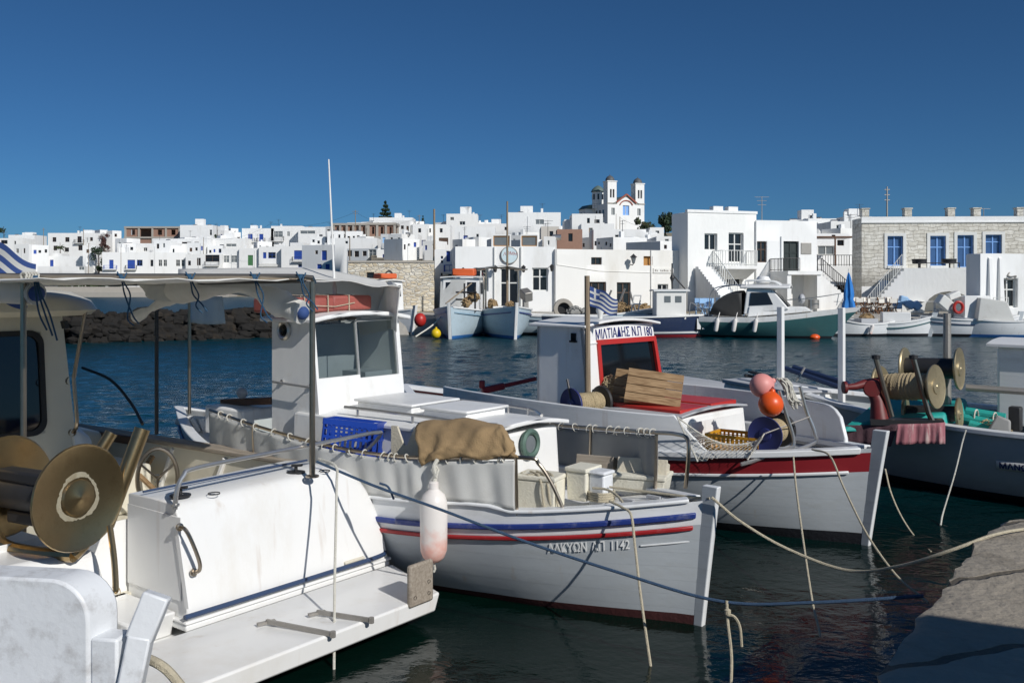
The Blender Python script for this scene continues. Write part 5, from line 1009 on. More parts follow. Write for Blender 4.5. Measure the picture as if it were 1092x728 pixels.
# samson post and bow fittings
b = MB(); p = FA.hit(641, 531, 'y', 0); b.box(p.x - .085, p.x + .085, -.085, .085, .75, 1.2).box(p.x - .1, p.x + .1, -.1, .1, 1.2, 1.235); b.build('samson_post', 'chipped_white', A, bevel=.03)
b = MB()
for i in range(4): b.tube([(p.x + .125 * math.cos(a), .125 * math.sin(a), .965 + i * .022) for a in [6.28 * k / 14 for k in range(15)]], .012, 6)
b.build('rope_turns', 'rope_cream', A)
b = MB()
for x, y in ((-.62, -.18), (-.5, .1)): MB().box(x - .07, x + .07, y - .02, y + .02, 1.02, 1.045).tube([(x - .04, y, .9), (x - .04, y, 1.02)], .014, 6).tube([(x + .04, y, .9), (x + .04, y, 1.02)], .014, 6).build('cleat', 'grey_paint', A)
p = FA.hit(598, 530, 'y', -.35)
# awning over the after deck, flaps and poles
rdg = smooth_pts([FA.at(190, 287, 12.4), FA.at(260, 286, 12.2), FA.at(335, 286.5, 11.9), FA.at(385, 295, 11.7), FA.at(412, 301, 11.5)], 6)
hmN = smooth_pts([FA.at(190, 296, 11.4), FA.at(260, 297, 11.2), FA.at(335, 298.5, 10.9), FA.at(390, 303, 10.9), FA.at(428, 307, 11.0)], 6)
hmF = smooth_pts([FA.at(190, 312, 13.4), FA.at(260, 315, 13.2), FA.at(335, 322, 12.9), FA.at(372, 334, 12.5), FA.at(397, 345, 12.2)], 6); rows = []
for j in range(9): v = j / 8; rows.append([hmN[i].lerp(rdg[i], v) + Vector((0, 0, .02 * math.sin(i * .9) * (1 - v) - .03 * math.sin(v * 3.14))) for i in range(len(rdg))])
for j in range(1, 11): v = j / 10; rows.append([rdg[i].lerp(hmF[i], v) + Vector((0, 0, -.03 * math.sin(v * 3.14) + .015 * math.sin(i * 1.1 + v * 3))) for i in range(len(rdg))])
MB().grid(rows).build('awning', 'awning_cloth', A, smooth=80, solid=.008)
cloth_sheet(A, 'awning_flap', 'awning_cloth', [FA.at(428, 307, 11.0), FA.at(412, 302, 11.5), FA.at(398, 345, 12.2)], [FA.at(425.5, 354, 11.0), FA.at(414, 350, 11.5), FA.at(398, 347, 12.2)], .03, 30, 6, 2, 8)
cloth_sheet(A, 'awning_flap', 'pale_blue_hull', [FA.at(203, 316, 12.4), FA.at(222, 316, 12.3), FA.at(237, 316, 12.2)], [FA.at(203, 344, 12.4), FA.at(222, 346, 12.3), FA.at(240, 345, 12.2)], .02, 20, 6, 2, 9)
b = MB()
for px, y0, y1, Y in ((202, 296, 441, 12.6),): b.tube([FA.at(px, y1, Y), FA.at(px, y0, Y)], .022, 7)
b.build('awning_pole', 'steel_brown', A)
# stern: rudder head, tiller, engine cover, dark davit board
b = MB(); p = FA.at(205, 447, 12.6); b.hexa([FA.at(186, 452, 12.7), FA.at(222, 458, 12.5), FA.at(222, 458, 12.6), FA.at(186, 452, 12.8), FA.at(189, 442, 12.7), FA.at(222, 444, 12.5), FA.at(222, 444, 12.6), FA.at(189, 442, 12.8)]); b.bar(FA.at(213, 460, 12.5), FA.at(205, 446, 12.5), .06, .06); b.bar(FA.at(215, 446, 12.5), FA.at(224, 470, 12.5), .07, .08); b.build('rudder_head', 'white_paint', A, bevel=.01)
b = MB(); b.bar(FA.at(238, 429, 12.2), FA.at(292, 427, 11.6), .10, .09); b.build('net_board', 'brown_wood', A, smooth=0, bevel=.01)
b = MB(); b.obox(FA.at(263, 446, 12.0), (.8, .7, .35)); b.build('stern_locker', 'white_paint', A, bevel=.03); MB().ball(FA.at(258, 419, 11.9), .10, 12, sq=(1, .5, .7)).build('stern_light', 'grey_paint', A)

# loose things on boat A
def open_crate(name, label, cat, fr, sx, sy, sz, m, rim=.02, slots=5, group=None, tilt=(0, 0), hs=None):
    t = thing(name, label, cat, fr, group); t.rotation_euler = (R(tilt[0]), R(tilt[1]), R(fr.rz)); b = MB(); th = .012; h = hs or 4
    b.box(-sx, sx, -sy, sy, 0, .015)
    for z in (.015, sz - .06): pass
    nr = 4
    for (ax, ln, fx) in (('x', sx, -sy), ('x', sx, sy), ('y', sy, -sx), ('y', sy, sx)):
        def bx(u0, u1, z0, z1, t_=th):
            if ax == 'x': b.box(u0, u1, fx - t_ / 2, fx + t_ / 2, z0, z1)
            else: b.box(fx - t_ / 2, fx + t_ / 2, u0, u1, z0, z1)
        bx(-ln, ln, 0, sz * .16); bx(-ln, ln, sz * .46, sz * .54); bx(-ln - .004, ln + .004, sz * .84, sz, .026); bx(-ln, ln, sz * .70, sz * .75)
        k = slots * (2 if ln > .25 else 1); 
        for i in range(k + 1):
            u = -ln + 2 * ln * i / k; bx(max(-ln, u - .012), min(ln, u + .012), sz * .16, sz * .84, th * (1.6 if i % 3 == 0 else .9))
    b.build('crate_body', m, t, smooth=0); return t
p = FA.hit(375, 482, 'y', -.99); wp = FA.w(p)
open_crate('fish_crate', 'blue slatted plastic fish crate tilted against the wheelhouse', 'crate', Fr(wp.x, wp.y, -8, wp.z - .03), .27, .18, .36, 'plastic_blue', tilt=(-5, 5))
nb = thing('notched_board', 'white board with a deep vee notch beside the blue crate', 'board', Fr(*FA.w(FA.hit(432, 488, 'y', -.95))[:2], -30, FA.hit(432, 488, 'y', -.95).z))
k = .0102; b = MB(); b.prism([(-.17, 0, 0), (.17, 0, 0), (.17, 0, .30), (.11, 0, .30), (.02, 0, .12), (-.02, 0, .12), (-.10, 0, .30), (-.17, 0, .30)], (0, .025, 0)); b.build('board', 'old_board', nb, smooth=0); MB().box(.2, .23, -.02, .1, 0, .28).build('batten', 'white_paint', nb, smooth=0)
# brown cloth over the rail
ti = [FA.hit(x, y, 'y', -.70) for x, y in ((447, 451), (470, 449), (495, 447.5), (522, 448.5), (537, 457), (547, 474))]
tm_ = [on_rail(x, y, -1, .03) for x, y in ((446, 478), (468, 478), (492, 477), (520, 477.5), (540, 479), (551, 482))]
tb_ = [on_rail(x, y, -1, .05) for x, y in ((450, 499), (470, 489), (494, 486), (520, 489), (540, 488), (552, 489))]
C1, C2, C3 = smooth_pts(ti, 8), smooth_pts(tm_, 8), smooth_pts(tb_, 8); rows = []
for j in range(25):
    v = j / 24; row = []
    for i in range(len(C1)):
        u = i / (len(C1) - 1)
        if v < .62: q = v / .62; p = C1[i].lerp(C2[i], q) + Vector((0, -.03, .05)) * math.sin(q * 3.14) ** .8
        else: q = (v - .62) / .38; p = C2[i].lerp(C3[i], q) + Vector((0, -.02 * math.sin(q * 3.14), 0))
        row.append(p + Vector((.012 * math.sin(v * 11 + u * 9) + .003 * math.sin(v * 27 - u * 31),  -.012 * math.sin(u * 23 + v * 4) - .010 * math.sin(u * 41 + v * 9) - .0025 * math.sin(u * 57 - v * 23) - .003 * math.sin(v * 31 + u * 13), .010 * math.sin(u * 19 - v * 6) + .014 * math.sin(u * 7 + v * 8))))
    rows.append(row)
o = MB().grid(rows).build('sack_cloth', 'burlap', smooth=80, solid=.012); o.location = FA.o; o.rotation_euler = (0, 0, R(FA.rz)); tag(o, 'brown sackcloth draped over the guard rail of the white boat', 'cloth')
def foam_box(label, px, py, Y, sx, sy, sz, rz, m='styrofoam', lid=True, group='foam and wooden boxes on the foredeck', tilt=0, nm='foam_box'):
    p = P(px, py, Y); t = thing(nm, label, 'box', Fr(p.x, p.y, rz, p.z), group); t.rotation_euler = (R(tilt), 0, R(rz)); b = MB(); b.hexa([(-sx * .92, -sy * .92, 0), (sx * .92, -sy * .92, 0), (sx * .92, sy * .92, 0), (-sx * .92, sy * .92, 0), (-sx, -sy, sz), (sx, -sy, sz), (sx, sy, sz), (-sx, sy, sz)])
    b.build('box_body', m, t, smooth=0, bevel=.012)
    if lid: MB().box(-sx - .012, sx + .012, -sy - .012, sy + .012, sz + .002, sz + .045).build('lid', m, t, smooth=0, bevel=.012)
    return t
fb = foam_box('white foam box under a coiled rope behind the steel hoop', 577, 543, 8.95, .20, .15, .30, -25, 'styrofoam')
foam_box('narrow cream box left of the wooden boards', 622, 531, 9.0, .11, .14, .27, -35)
foam_box('cream box lying flat below the weathered board', 684, 522, 9.25, .27, .17, .13, -22)
def plank_box(label, px, py, Y, sx, sz, rz, m, tilt=-18):
    p = P(px, py, Y); t = thing('wooden_box', label, 'box', Fr(p.x, p.y, rz, p.z), 'foam and wooden boxes on the foredeck'); t.rotation_euler = (R(tilt), 0, R(rz)); MB().box(-sx, sx, -.012, .012, 0, sz).build('side_board', m, t, smooth=0, bevel=.006)
    MB().box(-sx + .02, -sx + .045, .014, .2, 0, sz * .9).build('end_board', m, t, smooth=0); MB().box(sx - .045, sx - .02, .014, .2, 0, sz * .9).build('end_board', m, t, smooth=0); return t
tt = plank_box('weathered pale board leaning over the foam boxes on the foredeck', 684, 507, 9.2, .25, .17, -22, 'old_board'); MB().box(-.25, .25, -.04, .012, -.05, -.012).build('wood_edge', 'crate_wood', tt, smooth=0)
plank_box('grey stencilled board behind the narrow cream box', 634, 499, 9.5, .2, .13, -25, 'grey_wood', -10)
def coil(label, c, ro, ri, n, m, rad=.011, tiltv=(0, 0, 1), seed=1, name='rope_coil', group=None):
    r = random.Random(seed); b = MB(); ax = Vector(tiltv).normalized(); u = ax.orthogonal().normalized(); q = ax.cross(u); pts = []
    for i in range(n * 14): a = 6.283 * i / 14; rr = r.uniform(.96, 1.04) * (ri + (ro - ri) * (.5 + .5 * math.sin(i * .21))); pts.append(u * rr * math.cos(a) + q * rr * math.sin(a) * .9 + ax * (.012 * (i / 14) * .7 + r.uniform(-.006, .006)))
    b.tube(pts, rad, 6); o = b.build(name, m); o.location = c; return tag(o, label, 'rope coil', group)
coil('cream rope coil lying on the white foam box', P(569, 508, 9.0) + Vector((0, 0, .0)), .15, .07, 5, 'rope_cream', .011, seed=3)
b = MB(); c = P(577, 508, 8.85)
for dx, L_ in ((0, .33), (.06, .30), (.13, .34)): b.tube(smooth_pts([(dx - .1, .1, .03), (dx - .03, -.02, .02), (dx, -.09, -.06), (dx + .02, -.09, -L_ * .7), (dx + .05, -.08, -L_)]), .011, 6)
o = b.build('rope_strands', 'rope_cream'); o.location = c; tag(o, 'three rope strands hanging down the front of the foam box', 'rope')
# fender
p = FA.w(HA.side(.53, .5, -1, .16)); pq = on_side(462.5, 560, -1, .15); pf = FA.w(FA.hit(462.5, 520, 'y', pq.y)); fd = thing('boat_fender', 'white cylindrical fender with a pink worn end hanging on the striped hull', 'fender', Fr(pf.x, pf.y, 0, pf.z - .68))
prof = [(.01, 0), (.06, .01), (.10, .05), (.122, .11), (.125, .16), (.127, .50), (.122, .56), (.10, .62), (.06, .655), (.045, .67), (.045, .73), (.03, .74), (.005, .742)]
MB().lathe(prof, (0, 0, 0), (0, 0, 1), 24, ).build('fender_body', 'fender_white', fd)
MB().tube(smooth_pts([(.0, 0, .71), (.015, .02, .79), (.0, .03, .87), (.03, .06, .93)]), .020, 8).tube([(.0, .05, .89), (.04, .03, .84), (.02, .0, .78), (-.02, .03, .73)], .013, 6).build('lanyard', 'rope_white', fd)
MB().tube([(0, 0, 0), (.012, 0, -.06), (.0, 0, -.09)], .012, 6).build('tail_knot', 'rope_white', fd)

# ================================================================ boat B: white caique with a dark red band
FB = Fr(4.06, 10.8, -43); B_ = thing('fishing_boat', 'white fishing boat with a dark red band and red framed wheelhouse window', 'boat', FB, 'fishing boats moored at the near quay')
shB = lambda t: .93 + (.19 * ((t - .55) / .45) ** 2 if t > .55 else .3 * ((.55 - t) / .55) ** 2)
HB = Hull(7.9, 2.75, 0, 0, 0, tm=.52, rb=.09, rs=.2, keel=.65, sheer=shB, p0=1.5, p1=2.4)
HB.shell(['hull_white_shaded', 'antifoul_dark', 'dark_red'], [(lambda t: -.65, 1), (lambda t: -.3, 1), (lambda t: .0, 1), (lambda t: .09 + .04 * t ** 4, 0), (lambda t: .28, 0), (lambda t: .48, 0), (lambda t: shB(t) - .27, 2), (lambda t: shB(t) - .05, 0), (shB, 0)], B_)
HB.strip(B_, 'cap_rail', 'hull_white', .0, .985, lambda t: shB(t) - .02, .075, .05, inset=.10)
HB.strip(B_, 'rubbing_strake', 'hull_white', .0, .975, lambda t: shB(t) - .27, .04, .03)
HB.stem(B_, 'hull_white', 1.33, wd=.08, fwd=.14, back=.03)
HB.deck(B_, 'grey_paint', .02, .985, lambda t: shB(t) - .10)
bwz = lambda t: max(shB(t) + .0, min(1.46 - .1 * (1 - min(1, abs(t - .4))), 1.47))
tS0, tS1 = HB.t_at(-1.92), HB.t_at(-1.52)
HB.bulwark(B_, 'bulwark', 'hull_white', .25, tS1, lambda t: shB(t) - .1, lambda t: 1.43 + .03 * math.sin(t * 5) if t < tS0 else 1.46 - (t - tS0) / (tS1 - tS0) * (1.44 - shB(t)), -1, 60)
tP0, tP1 = HB.t_at(-.78), HB.t_at(-.42)
HB.bulwark(B_, 'bulwark', 'hull_white', .25, tP1, lambda t: shB(t) - .1, lambda t: (1.5 if t < tP0 else shB(t) + .05 + (1.45 - shB(t)) * math.sqrt(max(0, 1 - ((t - tP0) / (tP1 - tP0)) ** 2.2))), 1, 60)
for sg in (1,): MB().bar((-2.6, .93, 1.02), (-.62, .83, 1.06), .12, .16).build('inner_shelf', 'hull_white', B_, bevel=.02)
# trunk cabin with red hatch
b = MB(); b.hexa([(-3.4, -.84, .7), (-1.9, -.78, .7), (-1.9, .76, .7), (-3.4, .84, .7), (-3.4, -.84, 1.34), (-1.97, -.78, 1.33), (-1.97, .76, 1.33), (-3.4, .84, 1.34)]); b.build('trunk_cabin', 'white_paint', B_, bevel=.02)
b = MB(); cover(b, -3.4, -1.93, -.82, .80, 1.335, .03, .05); b.build('cabin_top', 'grey_paint', B_, smooth=30, bevel=.01)
MB().box(-3.05, -2.0, -.02, .62, 1.36, 1.44).build('red_hatch', 'bright_red', B_, bevel=.012); MB().box(-3.2, -2.02, -.72, -.06, 1.36, 1.42).build('red_hatch', 'bright_red', B_, bevel=.012)
MB().box(-1.905, -1.90, -.66, .63, .95, 1.27).build('cabin_front_panel', 'white_paint', B_, smooth=0)
# wheelhouse
wf = lambda u, v, d: (-3.40 - .10 * (v - 1.4) - d, u + max(0, u + .2) * .13 * (2.42 - v), v); q0, q1 = FB.hit(638, 423, 'x', -3.43), FB.hit(697, 358, 'x', -3.48)
r0 = (q0.y + .02, 1.45, q1.y - .0, q1.z + .0); op = [(r0[0] + .05, r0[1] + .05, r0[2] - .05, r0[3] - .06)]
b = MB(); wall_open(b, -.80, .82, .7, 2.42, op, wf, .05, back=True)
for y, e, yl in ((-.80, .04, -.8), (.82, -.04, 1.05)): b.hexa([(-4.32, yl, .7), (-3.33, yl, .7), (-3.33, yl + e, .7), (-4.32, yl + e, .7), (-4.32, y, 2.42), (-3.5, y, 2.42), (-3.5, y + e, 2.42), (-4.32, y + e, 2.42)])
b.box(-4.32, -4.28, -.8, .82, .7, 2.42)
wB = b.build('wheelhouse', 'white_paint', B_, smooth=30, bevel=.012)
y0, z0, y1, z1 = r0; b = MB()
for (a_, c_, d_, e_) in ((y0, z0, y0 + .065, z1), (y1 - .065, z0, y1, z1), (y0 + .065, z1 - .07, y1 - .065, z1), (y0 + .065, z0, y1 - .065, z0 + .065)):
    b.hexa([wf(a_, c_, -.025), wf(d_, c_, -.025), wf(d_, c_, .02), wf(a_, c_, .02), wf(a_, e_, -.025), wf(d_, e_, -.025), wf(d_, e_, .02), wf(a_, e_, .02)])
b.build('window_frame', 'bright_red', wB, smooth=0); MB().add([wf(y0 + .05, z0 + .05, .03), wf(y1 - .05, z0 + .05, .03), wf(y1 - .05, z1 - .05, .03), wf(y0 + .05, z1 - .05, .03)], [(0, 1, 2, 3)]).build('window_pane', 'tinted_glass', wB, smooth=0)
b = MB(); u0 = FB.hit(633, 352, 'x', -3.49).y + .03; wtx = FB.hit(697, 348, 'x', -3.49).y - u0
v_, f_ = text_mesh('ΜΙΛΤΙΑΔΗΣ Ν.Π 180', .15); wk = max(a_[0] for a_ in v_)
put_text(b, 'ΜΙΛΤΙΑΔΗΣ Ν.Π 180', .135, lambda u, v, d: wf(u0 + u, 2.232 + v + .02 * math.sin(u / wtx * 3.14), -d), thick=.006, squeeze=wtx / wk * 1.06, bold=.008); b.build('name_lettering', 'lettering_navy', wB, smooth=0)
b = MB(); cover(b, -4.42, -3.40, -.88, .90, 2.40, .035, .075); b.build('wheelhouse_roof', 'white_paint', wB, smooth=30, bevel=.01)
MB().bar(wf(-.7, 2.185, -.008), wf(.75, 2.185, -.008), .016, .016).build('bead', 'white_paint', wB, smooth=0)
p = FB.hit(612, 359, 'y', -.80); MB().box(p.x - .04, p.x + .04, -.82, -.80, p.z - .05, p.z + .05).box(p.x - .06, p.x + .06, -.83, -.805, p.z - .075, p.z - .05).build('side_window', 'tinted_glass', wB, smooth=0)
MB().lathe([(.05, 0), (.05, .05), (.03, .06), (.04, .12), (.06, .16), (.05, .24), (.01, .25)], FB.hit(640, 344, 'y', -.2), (0, 0, 1), 12).build('roof_lamp', 'white_frame', B_)
b = MB(); p = FB.hit(627, 447, 'y', -.83); q = FB.hit(626, 294, 'y', -.83); b.tube([p, q], [.042, .036], 9); b.build('wooden_mast', 'post_wood', B_)
# ensign on the mast
mf = bpy.data.materials.new('ensign'); mf.use_nodes = True; n = mf.node_tree.nodes; L = mf.node_tree.links; bs = n['Principled BSDF']; bs.inputs['Roughness'].default_value = .85
at = n.new('ShaderNodeUVMap'); sx = n.new('ShaderNodeSeparateXYZ'); L.new(at.outputs[0], sx.inputs[0])
def mth(op, a, b_=None):
    k = n.new('ShaderNodeMath'); k.operation = op
    for i, v in enumerate((a, b_)):
        if v is None: continue
        if isinstance(v, (int, float)): k.inputs[i].default_value = v
        else: L.new(v, k.inputs[i])
    return k.outputs[0]
U, V = sx.outputs[0], sx.outputs[1]
st = mth('LESS_THAN', mth('FRACT', mth('MULTIPLY', V, 4.5)), .5)                 # blue stripe
can = mth('MULTIPLY', mth('LESS_THAN', U, .37), mth('GREATER_THAN', V, 4 / 9))
crs = mth('MAXIMUM', mth('LESS_THAN', mth('ABSOLUTE', mth('SUBTRACT', U, .185)), .037), mth('LESS_THAN', mth('ABSOLUTE', mth('SUBTRACT', V, 13 / 18)), .055))
blue = mth('ADD', mth('MULTIPLY', can, mth('SUBTRACT', 1, crs)), mth('MULTIPLY', mth('SUBTRACT', 1, can), st))
mx = n.new('ShaderNodeMix'); mx.data_type = 'RGBA'; mx.inputs[6].default_value = (.68, .67, .63, 1); mx.inputs[7].default_value = (.04, .085, .27, 1); L.new(blue, mx.inputs[0]); L.new(mx.outputs[2], bs.inputs['Base Color']); MATS['ensign'] = mf
def ensign(par, c0, cu, cv, name='ensign_flag', amp=.05, n=18, droop=.1):
    """striped flag: corner (top hoist), vector along the fly, vector down the hoist"""
    c0, cu, cv = Vector(c0), Vector(cu), Vector(cv); nrm = cu.cross(cv).normalized(); b = MB(); uv = []
    rows = [[c0 + cu * (i / n) + cv * (j / 10) + nrm * amp * math.sin(i / n * 7 + j * .25) * (i / n) ** .7 + Vector((0, 0, -droop * (i / n) ** 1.5 - .03 * math.sin(i / n * 9 + j * .2) * i / n)) for i in range(n + 1)] for j in range(11)]
    b.grid(rows); o = b.build(name, 'ensign', par, smooth=80, fix=False); uvl = o.data.uv_layers.new(name='uv')
    for pl in o.data.polygons:
        for li in pl.loop_indices: vi = o.data.loops[li].vertex_index; uvl.data[li].uv = ((vi % (n + 1)) / n, 1 - (vi // (n + 1)) / 10)
    return o
p = FB.hit(629, 305, 'y', -.83); q = FB.hit(629, 326, 'y', -.83); e = FB.at(658, 314, FB.w(p).y - .1); ensign(B_, p, e - p, q - p, droop=.05)
# red tiller at the stern of B
b = MB(); p, q = FB.at(514, 416.5, 14.6), FB.at(572, 403.5, 14.9); b.bar(p, p.lerp(q, .4), .10, .10); b.bar(p.lerp(q, .38), q, .06, .06); b.tube([p + Vector((0, 0, .04)), p + Vector((0, 0, .16))], .05, 8); b.build('tiller', 'dark_red', B_, bevel=.015)
# line reel by the bow with its steel hoop
def reel(par, name, c, axis, length, R_, mdisc, mrope=None, rr=None, mdrum='black_rubber', dish=.03, mdisc2=None, patina=False):
    ax = Vector(axis).normalized(); c = Vector(c); rr = rr or R_ * .55
    b = MB(); b.lathe([(rr * .8, 0), (rr * .8, length)], c, ax, 20); o = b.build(name, mdrum, par)
    for s, m in ((0, mdisc), (length, mdisc2 or mdisc)):
        sg = -1 if s == 0 else 1; d = MB(); d.lathe([(.001, 0), (R_ * .34, .0), (R_ * .36, dish * .5), (R_ * .42, dish * .25), (R_ * .95, dish), (R_, dish * 1.1), (R_, dish * 1.1 + .012), (R_ * .95, dish + .014)] if 0 else [(.03, -.02), (R_ * .34, -.02), (R_ * .36, -.005), (R_ * .95, -.022 + dish * .4), (R_ * .985, -.012 + dish * .5), (R_, dish * .5), (R_ * .985, .012 + dish * .5), (R_ * .94, .008 + dish * .4), (R_ * .36, .012), (R_ * .33, .03), (R_ * .1, .035), (.02, .045), (.001, .046)], c + ax * s, ax * sg, 40)
        dd = d.build('reel_disc', m, o)
        if patina:
            u_ = ax.orthogonal().normalized(); q_ = ax.cross(u_); rp_ = random.Random(3); ring = []
            for k in range(72):
                a = 6.2832 * k / 72; w_ = u_ * math.cos(a) + q_ * math.sin(a); r1 = R_ * (.45 + .035 * math.sin(3 * a + 1) + rp_.uniform(-.022, .022)); r0 = R_ * (.375 + .01 * math.sin(5 * a) + rp_.uniform(-.006, .006)); ring.append([c + ax * s + ax * sg * .0165 + w_ * r0, c + ax * s + ax * sg * .0150 + w_ * r1])
            ring.append(ring[0]); MB().grid(ring).build('worn_ring', 'worn_patina', dd)
    if mrope:
        rows = []; nn = 26; rd = random.Random(4)
        for i in range(nn + 1):
            f = i / nn; r_ = rr * (.86 + .14 * math.sin(f * 3.14) ** .5); rows.append((r_ + (.006 if i % 2 else -.004) + rd.uniform(-.004, .004), length * (.03 + .94 * f)))
        MB().lathe(rows, c, ax, 26).build('wound_line', mrope, o)
    return o
c = FB.hit(816.5, 463, 'x', -1.0)
lr = thing('line_reel', 'reel of tan line with navy and black discs on the bow with a steel hoop', 'line reel', Fr(*FB.w((c.x, c.y, 0))[:2], FB.rz, c.z))
reel(lr, 'drum', (0, 0, 0), (-.1, 1, .02), .40, .215, 'navy_disc', 'line_tan', .145, mdisc2='black_rubber')
fl = Fr(*FB.w((c.x, c.y, 0))[:2], FB.rz, c.z); b = MB(); Yr = FB.w(c).y
L1 = [fl.at(831, 416, Yr - .12), fl.at(838, 440, Yr - .10), fl.at(846.5, 470, Yr - .08), fl.at(838, 480, Yr - .12), fl.at(790, 495, Yr - .3)]
L2 = [fl.at(853, 412, Yr + .1), fl.at(860, 438, Yr + .12), fl.at(869, 462, Yr + .12), fl.at(864, 474, Yr + .1), fl.at(800, 493, Yr - .2)]
b.tube(smooth_pts(L1, 6), .022, 8); b.tube(smooth_pts(L2, 6), .022, 8); b.build('steel_hoop', 'steel', lr)
b = MB(); p, q = fl.at(815, 462, Yr - .2), fl.at(797, 490, Yr - .3); b.bar(fl.at(812, 466, Yr - .25), fl.at(802, 480, Yr - .28), .05, .02); b.tube([p, q], .012, 6); b.tube([fl.at(864, 444, Yr + .05), fl.at(816, 462, Yr - .2)], .008, 5); b.build('crank_arm', 'grey_metal', lr)
for sx in (-.08, .1): MB().box(sx - .02, sx + .02, -.05, .5, -.38, -.3).build('foot', 'iron', lr, smooth=0)
def buoy(label, px, py, Y, r, m, neck):
    p = P(px, py, Y); t = thing('buoy', label, 'buoy', Fr(p.x, p.y, 0, p.z - r)); prof = [(.001, 0)] + [(r * math.sin(a), r - r * math.cos(a)) for a in [math.pi * k / 16 for k in range(1, 14)]]; ax = Vector(neck).normalized(); z0 = Vector((0, 0, r)) - ax * r
    prof += [(r * .42, r * 1.93), (r * .24, r * 2.05), (r * .2, r * 2.22), (r * .1, r * 2.26), (.001, r * 2.27)]
    MB().lathe(prof, z0, ax, 24).build('float', m, t); MB().tube([z0 + ax * r * 2.1 + Vector((-.03, 0, 0)), z0 + ax * r * 2.4, z0 + ax * r * 2.1 + Vector((.03, 0, 0))], .01, 6).build('eye_rope', 'dark_red', t); return t
buoy('faded pink round buoy hanging above the orange one', 812.5, 411, Yr - .18, .142, 'pink_buoy', (.8, .2, .3)); buoy('orange buoy hanging on the steel hoop of the line reel', 822, 431, Yr - .32, .143, 'orange_buoy', (.15, .1, 1))
b = MB(); r5 = random.Random(5)
for i in range(16): x = r5.uniform(-.1, .05); b.tube(smooth_pts([(x, r5.uniform(-.05, .05), .02), (x + .07, r5.uniform(-.06, .06), -.06), (x + .12 + r5.uniform(-.04, .04), r5.uniform(-.06, .06), -.22), (x + .17, r5.uniform(-.06, .06), -.30 + r5.uniform(-.05, .05))], 4), .012, 5)
o = b.build('rope_hank', 'rope_white'); o.location = P(836, 405, Yr + .1); tag(o, 'hank of pale rope hanging behind the orange buoy', 'rope')
# second reel by the wheelhouse
c = FB.hit(610, 431, 'y', -1.22); wp = FB.w(c); l2 = thing('line_reel', 'reel of tan line with a navy disc standing beside the wheelhouse', 'line reel', Fr(wp.x, wp.y, FB.rz, c.z))
reel(l2, 'drum', (0, 0, 0), (.18, .98, 0), .50, .215, 'navy_disc', 'line_tan', .135, mdisc2='black_rubber'); b = MB(); b.tube([(.0, 0, -.25), (.02, -.02, 0), (-.08, .0, .32)], .018, 7); b.tube([(.09, .52, -.25), (.09, .52, .0)], .02, 7); b.box(-.1, .2, -.05, .55, -.27, -.22); b.build('stand', 'iron', l2, smooth=0)
b = MB(); p = FB.at(600, 414, FB.w(c).y); 
# wooden crates on the cabin top
def slat_crate(label, px, py, Y, rz, tilt, sx, sy, sz, roll=0):
    p = P(px, py, Y); t = thing('wooden_crate', label, 'crate', Fr(p.x, p.y, rz, p.z), 'wooden crates on the cabin top'); t.rotation_euler = (R(tilt), R(roll), R(rz)); b = MB(); n_ = 4; h = sz / n_
    for i in range(n_): b.box(-sx, sx, -sy, -sy + .014, i * h + .004, (i + 1) * h - .004)
    b.build('bottom_slats', 'crate_wood', t, smooth=0, bevel=.003); b = MB()
    b.box(-sx, sx, -sy + .015, sy, 0, .014).box(-sx, sx, -sy + .015, sy, sz - .014, sz); b.box(-sx, -sx + .014, -sy + .015, sy, .015, sz - .015).box(sx - .014, sx, -sy + .015, sy, .015, sz - .015)
    b.build('side_boards', 'crate_wood', t, smooth=0, bevel=.003); return t
slat_crate('wooden slatted crate leaning in front on the red hatch', 695, 432, 12.15, -12, -28, .36, .075, .45, 7); slat_crate('wooden crate standing behind the leaning slatted crate', 679, 433, 12.42, -20, -16, .34, .06, .46, 6)
p = P(652, 412, 12.75); o = heap(heap(MB(), (0, 0, 0), .18, (.8, .8, .8), 4, 40, .007), (.1, .03, -.09), .13, (1, 1, .8), 6, 30, .007).build('net_bundle', 'line_tan'); o.location = p; tag(o, 'tan net bundle between the reel and the wooden crates', 'net')
p = FB.hit(788, 497, 'y', -.30); wp = FB.w(p)
open_crate('fish_crate', 'yellow plastic fish crate under a draped net', 'crate', Fr(wp.x, wp.y, -36, .93), .34, .22, .22, 'plastic_yellow', slots=6)
# net draped from the bulwark end over the yellow crate
b = MB(); n1, n2 = 24, 14; G = []
c00, c10, c01, c11 = P(722, 444, 11.0), P(812, 470, 11.2), P(744, 492, 10.75), P(806, 482, 10.8)
for i in range(n1 + 1):
    u = i / n1; row = []
    for j in range(n2 + 1): v = j / n2; q = (c00.lerp(c10, u)).lerp(c01.lerp(c11, u), v); row.append(q - FB.o * 0 + Vector((0, 0, -.16 * math.sin(u * 3.14) * (1 - v) + .07 * math.sin(v * 3.14) * u)))
    G.append(row)
for i in range(n1):
    for j in range(n2):
        if (i + j) % 2 == 0: b.tube([G[i][j], G[i + 1][j + 1]], .0026, 4, cap=False)
        else: b.tube([G[i + 1][j], G[i][j + 1]], .0026, 4, cap=False)
b.tube(smooth_pts([G[i][0] for i in range(n1 + 1)], 3), .009, 5); b.tube(smooth_pts([G[0][j] for j in range(n2 + 1)], 3), .011, 5)
o = b.build('fishing_net', 'rope_white', fix=False); tag(o, 'pale fishing net draped from the bulwark over the yellow crate', 'net')

